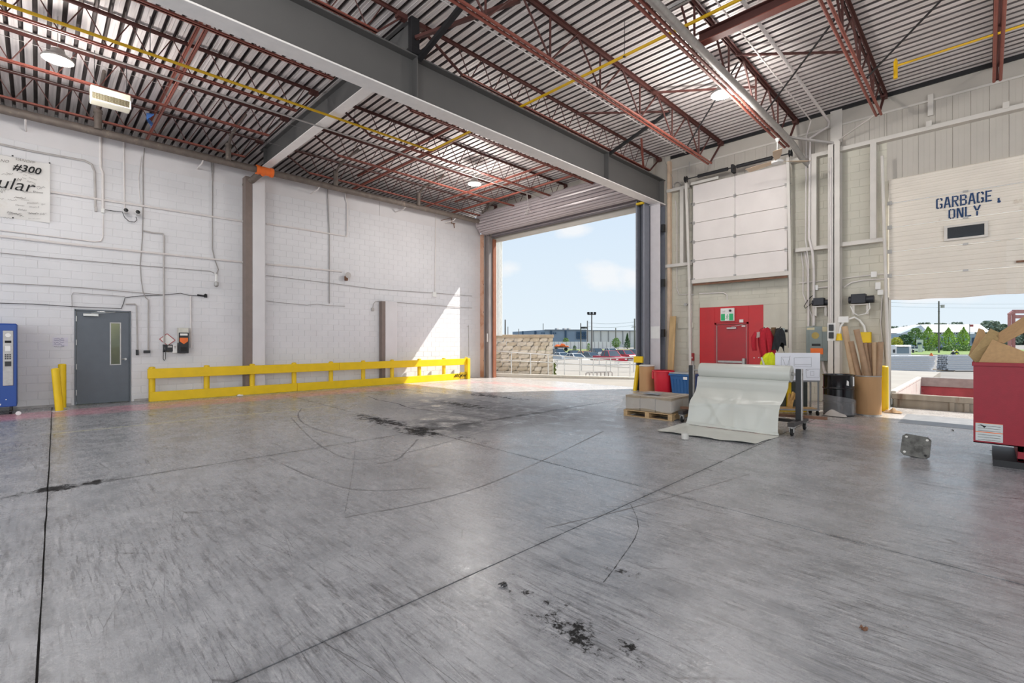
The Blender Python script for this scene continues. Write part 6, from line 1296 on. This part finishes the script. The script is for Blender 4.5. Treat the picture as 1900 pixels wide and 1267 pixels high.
pole('grey pole left of the triple floodlight mast', 1090, 595, 641, 220, .3); pole('pole among the bushes before the white wing', 1142.5, 608, 645, 190, .24); pole('tall pole with two cross arms at the right jamb', 1177.5, 591, 644, 180, .32, ((606, .9), (607, 1.3))); pole('short pole right of the tall one', 1182.5, 620, 644, 180, .2)
fl_ = pole('tall triple floodlight mast over the parked cars', 1098, 584, 656, 95, .16, ((583.5, .8),), None); fl_['category'] = 'light mast'
for dx in (-6, 0, 6): c = PD(94.8, 1098+dx, 581); obj('floodlight', MB().obox(c-RV*.24-Vector((0, 0, .25)), RV*.48, FV*.4, Vector((0, 0, .5))), black_st, fl_, bevel=.06)
tp = pole('wood utility pole with a transformer beyond the garbage door', 1742, 558.5, 651, 128, .22, ((578, .25), (581, .2))); obj('transformer', MB().tube([PD(128, 1749, 571), PD(128, 1749, 565.5)], .42, 12).bar(PD(128, 1742, 566.5), PD(128, 1753, 566), .12, .12), conduit_g, tp)
pole('white flagpole behind the trees', 1799, 601, 648, 170, .14); c = PD(170, 1799, 602); obj('flag', MB().grid(6, 3, lambda u_, v_: tuple(c+RV*(1.4*u_)+FV*(.12*math.sin(u_*6))-Vector((0, 0, .8*v_)))), mat('flag_red', 'b5535a', .8), None, 'small red flag on the white flagpole', 'flag')
wm = mat('overhead_line', '8c959c', .8, var=0)
for k, (lab, y0, y1) in enumerate((('upper overhead wire above the warehouse', 598.5, 597), ('lower overhead wire above the warehouse', 606, 603))): obj('overhead_wire', MB().tube([PD(180, 1090+(1177-1090)*t/8, y0+(y1-y0)*t/8+3*4*(t/8)*(1-t/8)) for t in range(9)], .05, 4), wm, None, lab, 'wire')
for k, (lab, y0, y1) in enumerate((('upper overhead wire beyond the garbage door', 561, 563), ('lower overhead wire beyond the garbage door', 568, 571))): obj('overhead_wire', MB().tube([PD(128, 1640+(1960-1640)*t/8, y0+(y1-y0)*t/8+2*4*(t/8)*(1-t/8)) for t in range(9)], .03, 4), wm, None, lab, 'wire')
# trees
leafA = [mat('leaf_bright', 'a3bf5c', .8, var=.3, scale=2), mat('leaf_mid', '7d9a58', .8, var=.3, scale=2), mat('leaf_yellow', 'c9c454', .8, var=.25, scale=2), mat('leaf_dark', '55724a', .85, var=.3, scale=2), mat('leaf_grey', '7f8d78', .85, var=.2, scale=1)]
bark = mat('bark', '6e5e50', .9)
def tree(label, px, yt, yb, d, wpx_, m, shape='round', seed=0, n=420, cat='tree', grp=None):
    r = random.Random(seed); top, base = PD(d, px, yt), PD(d, px, yb); base.z = -1.5; hgt = top.z-base.z; w = wpx_/F*d/2; t = thing('tree' if cat == 'tree' else cat, label, cat, tuple(base), group=grp); mb = MB(); s = max(w, hgt*.3)*.105; n = int(n*2.2)
    for k in range(n):
        v = r.random(); a = r.uniform(0, 2*pi)
        if shape == 'cone': zz = .08+.92*v; rad = w*(1-v)**.9
        elif shape == 'flame': zz = .12+.88*v; rad = w*math.sin(pi*min(1, (v*.9+.1)))**.8*(1 if v < .5 else 1-.6*(v-.5)*2*.8)
        elif shape == 'bush': zz = v; rad = w*sqrt(max(0, 1-v*v*.9))
        else: zz = .25+.75*v; rad = w*math.sin(pi*(.1+.85*v))**.7
        rr_ = rad*sqrt(r.uniform(.15, 1))*(1+.2*math.sin(a*3+seed)); c = Vector((base.x+rr_*cos(a), base.y+rr_*sin(a), base.z+hgt*zz))
        e1 = Vector((r.gauss(0, 1), r.gauss(0, 1), r.gauss(0, 1))).normalized(); e2 = e1.cross(Vector((r.gauss(0, 1), r.gauss(0, 1), r.gauss(0, 1)))).normalized(); q = s*r.uniform(.6, 1.3)
        mb.quad(c-e1*q, c+e2*q*.7, c+e1*q, c-e2*q*.7)
    obj('crown', mb, m, t, smooth=None); obj('trunk', MB().tube([base-Vector((0, 0, .05)), base+Vector((0, 0, hgt*.6))], [w*.1+.05, w*.05+.02], 7), bark, t); return t
G = 'trees beyond the yard'
tree('bushy grey-green tree before the white warehouse wing', 1143, 627, 646, 175, 17, leafA[1], 'round', 1, grp=G); tree('conifer before the white warehouse wing', 1164, 618, 640, 190, 14, leafA[3], 'cone', 2, grp=G); tree('slim conifer at the right jamb', 1183, 627, 641, 190, 6, leafA[3], 'cone', 3, grp=G); tree('low shrub at the warehouse grey front', 1050, 627, 636, 230, 16, leafA[1], 'bush', 4, cat='shrub'); tree('small shrub below the white fence', 1092, 637, 648, 160, 8, leafA[1], 'bush', 5, cat='shrub'); tree('dark little shrub by the orange stack', 1066, 641, 649, 165, 8, leafA[3], 'bush', 6, cat='shrub')
for lab, px, yt, yb, w, mi, sh2, sd in (('yellow autumn tree at the left of the garbage door view', 1664, 626, 648, 22, 2, 'round', 11), ('dark leafy tree behind the truck', 1678, 621, 645, 22, 3, 'round', 12), ('orange-green tree right of the truck', 1699, 609, 644, 26, 1, 'round', 13), ('bright flame shaped tree left of the wood pole', 1722, 606, 643, 24, 0, 'flame', 14), ('bright tree just left of the wood pole', 1737, 618, 643, 14, 0, 'flame', 15), ('bright flame shaped tree right of the wood pole', 1760, 608, 642, 23, 0, 'flame', 16), ('bright flame shaped tree furthest right', 1788, 607, 642, 20, 0, 'flame', 17)):
    tree(lab, px, yt, yb, 165, w, leafA[mi], sh2, sd, 520, grp=G)
for lab, px, w, sd in (('low hedge mound right of the wood pole', 1768, 30, 31), ('low hedge mound near the flagpole', 1792, 22, 32), ('low hedge mound left of the wood pole', 1724, 20, 33)): tree(lab, px, 640, 648, 150, w, leafA[1], 'bush', sd, 260, 'shrub')
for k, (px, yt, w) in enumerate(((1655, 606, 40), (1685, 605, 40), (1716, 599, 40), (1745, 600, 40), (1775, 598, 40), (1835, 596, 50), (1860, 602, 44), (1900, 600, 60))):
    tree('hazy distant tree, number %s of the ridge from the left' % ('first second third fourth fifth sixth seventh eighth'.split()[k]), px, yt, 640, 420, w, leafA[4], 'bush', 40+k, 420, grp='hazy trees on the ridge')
# buildings beyond the garbage door
wbm = mat('white_metal_roof', 'e6e7e6', .6, var=.03, scale=.3); pbm = mat('pale_blue_cladding', '9db3bf', .6, var=.05, scale=.3)
gb = thing('gabled_building', 'low pale building with a white metal gable roof', 'building', tuple(PD(240, 1745, 640))[:2]+(-1.5,))
a, b2 = PD(240, 1672, 620), PD(240, 1838, 619); f = FV*30
obj('wall', MB().hexa([(a.x, a.y, -1.5), (b2.x, b2.y, -1.5), (b2.x+f.x, b2.y+f.y, -1.5), (a.x+f.x, a.y+f.y, -1.5), a, b2, b2+f, a+f]), pbm, gb)
ra, rb2 = PD(255, 1710, 602), PD(255, 1812, 602); e0, e1 = PD(238, 1686, 617), PD(238, 1838, 616)
obj('roof', MB().hexa([e0, e1, e1+f*1.1, e0+f*1.1, ra-FV*2, rb2-FV*2, rb2+FV*4, ra+FV*4]), wbm, gb); obj('gable', MB().extr([PD(239, 1672, 618.5), PD(239, 1725, 618.5), PD(239, 1709, 603)], FV*3), mat('grey_gable', 'c6cfd6', .6), gb)
for k in range(6): c = PD(239.5, 1726+k*17, 632); obj('window', MB().bar(c-RV*1.6, c+RV*1.6, .2, 3), bdm if k % 2 else mat('teal_glass', '6fa3a6', .3), gb)
pb = thing('flat_building', 'long pale blue flat roofed building on the left', 'building', tuple(PD(280, 1680, 640))[:2]+(-1.5,)); obj('wall', dbox(MB(), 1640, 1712, 617, 280, 20), mat('light_blue_wall', 'b3c5d2', .6), pb); obj('roof_band', MB().bar(PD(279.5, 1640, 618), PD(279.5, 1712, 618), .8, 1.2), wbm, pb); obj('window_band', MB().bar(PD(279.5, 1640, 623), PD(279.5, 1712, 623), .4, 1.4), mat('blue_grey_band', '6f8aa0', .5), pb)
sgn = thing('yard_sign', 'white monument sign on the lawn', 'sign', tuple(PD(135, 1709, 649))); obj('post', dbox(MB(), 1706.5, 1711.5, 640, 135, .6, -1.5), bwm, sgn); obj('board', dbox(MB(), 1703, 1713, 630, 134.8, .5, PD(135, 1709, 639).z), bwm, sgn); obj('dark_band', dbox(MB(), 1703, 1710, 635.5, 134.5, .2, PD(135, 1709, 638.5).z), bdm, sgn)
# red steel gantry
gt = thing('steel_gantry', 'faded red steel gantry frame outside at the right', 'gantry', tuple(PD(40, 1880, 640))[:2]+(-1.5,)); gm_ = mat('faded_red_steel', 'b98078', .6, var=.1)
mb = MB(); 
for x, y0 in ((1873, 583), (1880.5, 577), (1930, 577)): mb.bar(PD(40, x, y0), PD(40, x, 690), .22, .22)
obj('posts', mb, gm_, gt); obj('beam', MB().bar(PD(40, 1880, 578), PD(40, 1932, 578), .2, .3).bar(PD(40, 1880, 587.5), PD(40, 1932, 587.5), .2, .28).bar(PD(40, 1872, 584), PD(40, 1881, 577.5), .2, .2), gm_, gt)
# open container in the dock pit
ct = thing('open_container', 'rust streaked open-top roll-off container outside the garbage door', 'container', (-.2, 18.5, -1.4))
cm = mat('streaked_container_end', '9b9184', .7, .1, var=.25, scale=5, stretch=(1, 1, .12), dirt='6d4a38', dscale=3, dthr=.58); ci = mat('faded_red_container', 'a94a52', .6, var=.2, scale=3, dirt='c9b6ac', dscale=1.2, dthr=.6); cw = mat('sunlit_container_side', 'd8d3cb', .7, var=.12, scale=3, dirt='a98b82', dscale=1.5, dthr=.6)  # side walls paler than the far wall, sunlight put into the colour
x0, x1, y0, y1, zb, zt = -1.66, 2.6, 15.12, 21.9, -1.45, .33
obj('end_wall', MB().box(x0, x1, y0, y0+.06, zb, zt-.14), cm, ct); obj('end_cap', MB().box(x0-.02, x1, y0-.05, y0+.1, zt-.14, zt), cm, ct, bevel=.012)
for x in (x0+.02, x0+1.05, x0+1.3, x1-.4): obj('end_rib', MB().box(x, x+.09, y0-.045, y0, zb, zt-.14), cm, ct, bevel=.006)
obj('left_wall', MB().box(x0, x0+.05, y0+.06, y1, zb, zt), cw, ct); obj('right_wall', MB().box(x1-.05, x1, y0+.06, y1, zb, zt), cw, ct); obj('far_wall', MB().box(x0, x1, y1-.06, y1, zb, zt), ci, ct); obj('floor_plate', MB().box(x0, x1, y0, y1, zb-.05, zb), ci, ct)
obj('left_top_rail', MB().box(x0-.06, x0+.06, y0+.1, y1, zt-.02, zt+.05), cw, ct, bevel=.008); obj('far_top_rail', MB().box(x0, x1, y1-.12, y1+.04, zt-.26, zt+.05), mat('dusty_grey_rail', 'a39c98', .7, var=.15), ct, bevel=.01)
# stacks of white aluminium beams
bm_w = mat('white_aluminium_beam', 'dfe2e6', .4, .15, var=.05)
def stack(label, px0_, px1_, d, rows, cols, seed, skew=1.2):
    t = thing('beam_stack', label, 'beams', tuple(PD(d, (px0_+px1_)/2, 690))[:2]+(-1.5,), group='stacks of white beams in the yard'); r = random.Random(seed); a, b2 = PD(d, px0_, 640), PD(d, px1_, 640)
    bearer = obj('bearer', MB().bar(Vector((a.x, a.y, -1.45))+RV*.8, Vector((a.x, a.y, -1.45))+RV*.8+FV*2.5, .12, .12).bar(Vector((b2.x, b2.y, -1.45))-RV*.8, Vector((b2.x, b2.y, -1.45))-RV*.8+FV*2.5, .12, .12), wood, t)
    for i in range(rows):
        for j in range(cols):
            e0 = r.uniform(-.12, .12); e1 = r.uniform(-.3, .3); z = -1.39+i*.2; p0 = Vector((a.x, a.y, z+.09))+FV*(j*.24)+RV*e0; p1 = Vector((b2.x, b2.y, z+.09))+FV*(j*.24)+RV*(e1-j*.1)
            obj('beam', MB().ibeam(p0, p1, .2, .18, .025, .02), bm_w, t, smooth=None)
    return t
stack('left stack of white beams beyond the container', 1560, 1733, 47, 8, 6, 1); stack('right stack of white beams behind the hopper', 1757, 1900, 49.5, 8, 6, 2)
# vehicles
carglass = mat('car_glass', '2b3a46', .1, var=0, spec=.7); tyre = mat('tyre', '1b1b1d', .8)
def make_car(name, label, cat, kind, paint, loc, rz, grp='cars parked in the lot'):
    L_, Wd = {'sedan': (4.6, 1.82), 'suv': (4.6, 1.9), 'pickup': (5.6, 1.98)}[kind]; t = thing(name, label, cat, (0, 0, 0), group=grp); hw = Wd/2; x = L_/2
    if kind == 'sedan': body = [(-x, .3), (-x, .72), (-x+.15, .86), (-x+.95, .92), (x-1.35, .92), (x-.25, .74), (x, .6), (x, .3)]; cab = [(-x+.75, .9), (-x+1.35, 1.4), (-x+2.2, 1.46), (x-2.0, 1.42), (x-1.2, .9)]
    elif kind == 'suv': body = [(-x, .35), (-x, .95), (-x+.1, 1.02), (x-1.25, 1.02), (x-.15, .9), (x, .75), (x, .35)]; cab = [(-x+.08, 1.0), (-x+.35, 1.62), (-x+1.2, 1.7), (x-2.0, 1.68), (x-1.15, 1.0)]
    else: body = [(-x, .45), (-x, 1.08), (-x+2.0, 1.1), (x-1.5, 1.1), (x-.15, 1.02), (x, .9), (x, .45)]; cab = [(-x+2.0, 1.08), (-x+2.15, 1.75), (-x+2.6, 1.84), (x-2.1, 1.82), (x-1.4, 1.08)]
    def ex(pf, w0, w1, zr):
        mb = MB(); zs = [z for _, z in pf]; z0, z1 = min(zs), max(zs)
        def W_(z): return w0+(w1-w0)*(z-z0)/(z1-z0)
        n = len(pf); A_ = [(px_, -W_(z), z) for px_, z in pf]; B_ = [(px_, W_(z), z) for px_, z in pf]; mb.poly(A_); mb.poly(B_[::-1])
        for i in range(n): j = (i+1) % n; mb.quad(A_[i], A_[j], B_[j], B_[i])
        return mb
    ob = link('body', mesh('body', ex(body, hw, hw*.97, 0), paint, 30, .05), t); og = link('windows', mesh('windows', ex(cab, hw*.95, hw*.74, 0), carglass, 30, .03), t)
    rz_ = [q for q in cab if q[1] > cab[0][1]+.4]; mb = MB(); xa_, xb_ = rz_[0][0]+.03, rz_[-1][0]-.02; zt_ = max(q[1] for q in rz_); mb.box(xa_, xb_, -hw*.74, hw*.74, zt_-.05, zt_+.012)
    for s in (-1, 1):
        for q0, q1 in ((cab[0], cab[1]), (cab[-1], cab[-2])): mb.bar((q0[0], s*hw*.94, q0[1]), (q1[0], s*hw*.75, q1[1]), .07, .06)
        xm_ = (cab[1][0]+cab[-2][0])/2; mb.bar((xm_, s*hw*.945, cab[0][1]), (xm_, s*hw*.75, zt_-.03), .08, .04)
    link('roof_frame', mesh('roof_frame', mb, paint, 30), t)
    for sx_ in (-1, 1):
        link('lamps', mesh('lamps', MB().box(*(sorted((sx_*(x-.02), sx_*(x+.015)))), -hw*.9, -hw*.55, .66, .78).box(*(sorted((sx_*(x-.02), sx_*(x+.015)))), hw*.55, hw*.9, .66, .78), mat('lamp_lens', 'e8e8e4', .2) if sx_ > 0 else mat('tail_lens', '9c2026', .3)), t)
        for sy_ in (-1, 1):
            wh = link('wheel', mesh('wheel', MB().lathe([(.1, -.11), (.3, -.11), (.33, -.07), (.33, .07), (.3, .11), (.1, .11)], (sx_*(x-.85), sy_*(hw-.1), .33), 18, 'y'), tyre, 40), t); link('rim', mesh('rim', MB().lathe([(.2, -.12), (.06, -.125)], (sx_*(x-.85), sy_*(hw-.1), .33), 12, 'y') if sy_ < 0 else MB().lathe([(.2, .12), (.06, .125)], (sx_*(x-.85), sy_*(hw-.1), .33), 12, 'y'), chrome), wh)
    t.location = loc; t.rotation_euler = (0, 0, rz); return t
def cpaint(n, h): return mat('car_paint_'+n, h, .25, .1, var=0, spec=.6)
white_c, silver_c, red_c, dark_c, orange_c, blue_c, grey_c = [cpaint(*q) for q in (('white', 'e9e9e7'), ('silver', 'b9bdc0'), ('red', 'b5263a'), ('dark', '2b2f36'), ('orange', 'e08a3c'), ('blue', '5c6f88'), ('grey', '6c7278'))]
AZC = pi+TH+pi/2   # nose towards the hall
for nm, lab, cat, kd, pm, px, d, da in (('suv', 'dark suv parked at the stone wall', 'car', 'suv', dark_c, 1037, 90, .3), ('car', 'silver-white sedan in the front row, leftmost', 'car', 'sedan', silver_c, 1043, 72, .4), ('car', 'white sedan in the front row, second', 'car', 'sedan', white_c, 1068, 66, .45), ('car', 'dark grey sedan in the front row, third', 'car', 'sedan', grey_c, 1097, 74, .4), ('pickup', 'red pickup in the front row', 'truck', 'pickup', red_c, 1131, 66.5, .4),
    ('car', 'dark sedan in the second row behind the white sedan', 'car', 'sedan', dark_c, 1066, 88, .3), ('car', 'orange car in the second row', 'car', 'sedan', orange_c, 1086, 82, .35), ('suv', 'dark suv in the second row', 'car', 'suv', dark_c, 1108, 98, .25), ('pickup', 'white pickup behind the red pickup', 'truck', 'pickup', white_c, 1132, 91, .35), ('suv', 'red suv near the right jamb', 'car', 'suv', red_c, 1161, 79, .4), ('suv', 'blue-silver suv right at the jamb', 'car', 'suv', blue_c, 1185, 84, .25)):
    c = PD(d, px, 650); make_car(nm, lab, cat, kd, pm, (c.x, c.y, -1.5), AZC+da)
ob_ = thing('orange_stack', 'heap of orange road barriers on a trailer beyond the cars', 'barriers', tuple(PD(120, 1042, 650))[:2]+(-1.5,)); r = random.Random(8)
obj('trailer_bed', MB().bar(PD(120, 1028, 644.5), PD(120, 1056, 644.5), 2.0, .2), grey_c, ob_)
for x in (1032, 1050): obj('wheel', MB().tube([PD(119, x, 648)-FV*.2, PD(119, x, 648)+FV*.2], .45, 14), tyre, ob_)
for k in range(13): c = PD(119.5+r.uniform(0, 1), 1030+r.random()*22, 643.3-r.random()*(4.5 if k % 3 else 1)); obj('barrier', MB().bar(c-RV*r.uniform(.3, .7)-Vector((0, 0, r.uniform(-.1, .1))), c+RV*r.uniform(.3, .7), .4, .36), orange, ob_, bevel=.06)
c = PD(62, 1676, 650); tk = thing('box_truck', 'white flatbed truck with its cab facing the hall', 'truck', (c.x, c.y, -1.5))
def TB(u0, u1, d0, d1, z0, z1): return MB().hexa([Vector((c.x, c.y, 0))+RV*a_+FV*b_+Vector((0, 0, zz)) for zz in (z0, z1) for a_, b_ in ((u0, d0), (u1, d0), (u1, d1), (u0, d1))])
obj('cab', TB(-1.1, 1.15, 0, 2.0, -.9, 1.15), white_c, tk, bevel=.12); obj('windscreen', TB(-.85, .75, -.02, .02, .05, .88), mat('pale_glass', '7c8e98', .1, var=0), tk); obj('sun_visor', TB(-.85, .6, -.12, .0, .9, 1.02), dark_c, tk, bevel=.02); obj('grille', TB(-.6, .6, -.03, .0, -.55, -.2), dark_c, tk); obj('bumper', TB(-1.1, 1.15, -.1, .1, -1.0, -.75), grey_c, tk, bevel=.03); obj('bed', TB(-1.15, 1.2, 2.2, 8, -.55, -.35), white_c, tk)
for a_ in (-1.25, 1.25): obj('mirror', TB(a_-.12, a_+.12, -.1, .02, .15, .6), dark_c, tk, bevel=.02)
for a_ in (-.95, 1.0):
    for b_ in (1.0, 6.5): q = Vector((c.x, c.y, -1.05))+RV*a_+FV*b_; obj('wheel', MB().tube([q-RV*.14, q+RV*.14], .45, 16), tyre, tk)
c2_ = PD(140, 1697, 646); make_car('suv', 'white van parked on the lawn road behind the truck', 'car', 'suv', white_c, (c2_.x, c2_.y, -1.5), TH+.1, 'cars on the far road'); c2_ = PD(155, 1720, 646); make_car('car', 'silver car on the far road left of the wood pole', 'car', 'sedan', silver_c, (c2_.x, c2_.y, -1.5), TH+.1, 'cars on the far road'); c2_ = PD(155, 1748, 646); make_car('car', 'dark car on the far road right of the wood pole', 'car', 'sedan', dark_c, (c2_.x, c2_.y, -1.5), TH-.1, 'cars on the far road')
# traffic cone and two yard workers behind the beams
c = PD(75, 1728, 655.8); cone = thing('traffic_drum', 'orange traffic drum beyond the left beam stack', 'traffic drum', (c.x, c.y, -1.5)); obj('drum', MB().lathe([(.36, 0), (.36, .06), (.3, .08), (.28, .6), (.24, .62), (.22, 1.0), (.1, 1.16), (.1, 1.3)], (c.x, c.y, -1.5), 14), orange, cone); obj('band', MB().lathe([(.292, .4), (.287, .55)], (c.x, c.y, -1.5), 14, 'z', False), white_pl, cone)
def skinfig(name, label, px, d, mt_body, mt_legs, vest, hat, hcol_, face):
    c = PD(d, px, 650); t = thing('person', label, 'person', (c.x, c.y, -1.5))
    def sk(nm, pts, edges, m, par):
        me = bpy.data.meshes.new(nm); me.from_pydata([p[0] for p in pts], edges, []); o = link(nm, me, par); md = o.modifiers.new('skin', 'SKIN'); me.materials.append(m)
        for i, p in enumerate(pts): me.skin_vertices[0].data[i].radius = (p[1], p[1]*.8)
        me.skin_vertices[0].data[0].use_root = True; s2 = o.modifiers.new('sub', 'SUBSURF'); s2.levels = 1; s2.render_levels = 1; return o
    P = [((0, 0, .95), .15), ((0, 0, 1.15), .15), ((0, 0, 1.4), .18), ((0, 0, 1.5), .07), ((0, .02, 1.58), .07), ((0, .02, 1.68), .1), ((.2, 0, 1.42), .075), ((.28, .03, 1.15), .055), ((.24, .2, .98), .045), ((-.2, 0, 1.42), .075), ((-.28, .03, 1.15), .055), ((-.24, .2, .98), .045), ((.1, 0, .88), .12), ((.11, .03, .48), .08), ((.11, 0, .08), .06), ((.11, .14, .04), .05), ((-.1, 0, .88), .12), ((-.11, .03, .48), .08), ((-.11, 0, .08), .06), ((-.11, .14, .04), .05), ((.23, .27, .93), .035), ((-.23, .27, .93), .035)]
    E = [(0, 1), (1, 2), (2, 3), (3, 4), (4, 5), (2, 6), (6, 7), (7, 8), (2, 9), (9, 10), (10, 11), (0, 12), (12, 13), (13, 14), (14, 15), (0, 16), (16, 17), (17, 18), (18, 19), (8, 20), (11, 21)]
    b_ = sk('body', P, E, mt_legs, t); sk('vest', [((0, 0, 1.0), .175), ((0, 0, 1.2), .175), ((0, 0, 1.4), .205)], [(0, 1), (1, 2)], vest, t)
    h_ = link('head', mesh('head', MB().lathe([(.03, 1.52), (.085, 1.58), (.1, 1.66), (.085, 1.74), (.03, 1.78)], (0, .02, 0), 14).lathe([(.015, .09), (.02, .13)], (0, .0, 1.65), 6, 'y'), face, 60), t); link('hard_hat', mesh('hard_hat', MB().lathe([(.15, 1.7), (.125, 1.71), (.12, 1.77), (.07, 1.83), (.01, 1.85)], (0, .03, 0), 16), hcol_, 60), t)
    t.rotation_euler = (0, 0, TH+hat); return t
skin_m = mat('skin_tone', 'c29a80', .6, var=0); navy = mat('navy_workwear', '2c3440', .85)
skinfig('person', 'worker in dark clothing and white hard hat beyond the beams', 1768.5, 72, navy, navy, navy, 2.6, white_pl, skin_m); skinfig('person', 'worker in a bright yellow-green vest beyond the beams', 1775, 73.5, navy, navy, hi_vis, -.8, hi_vis, skin_m)
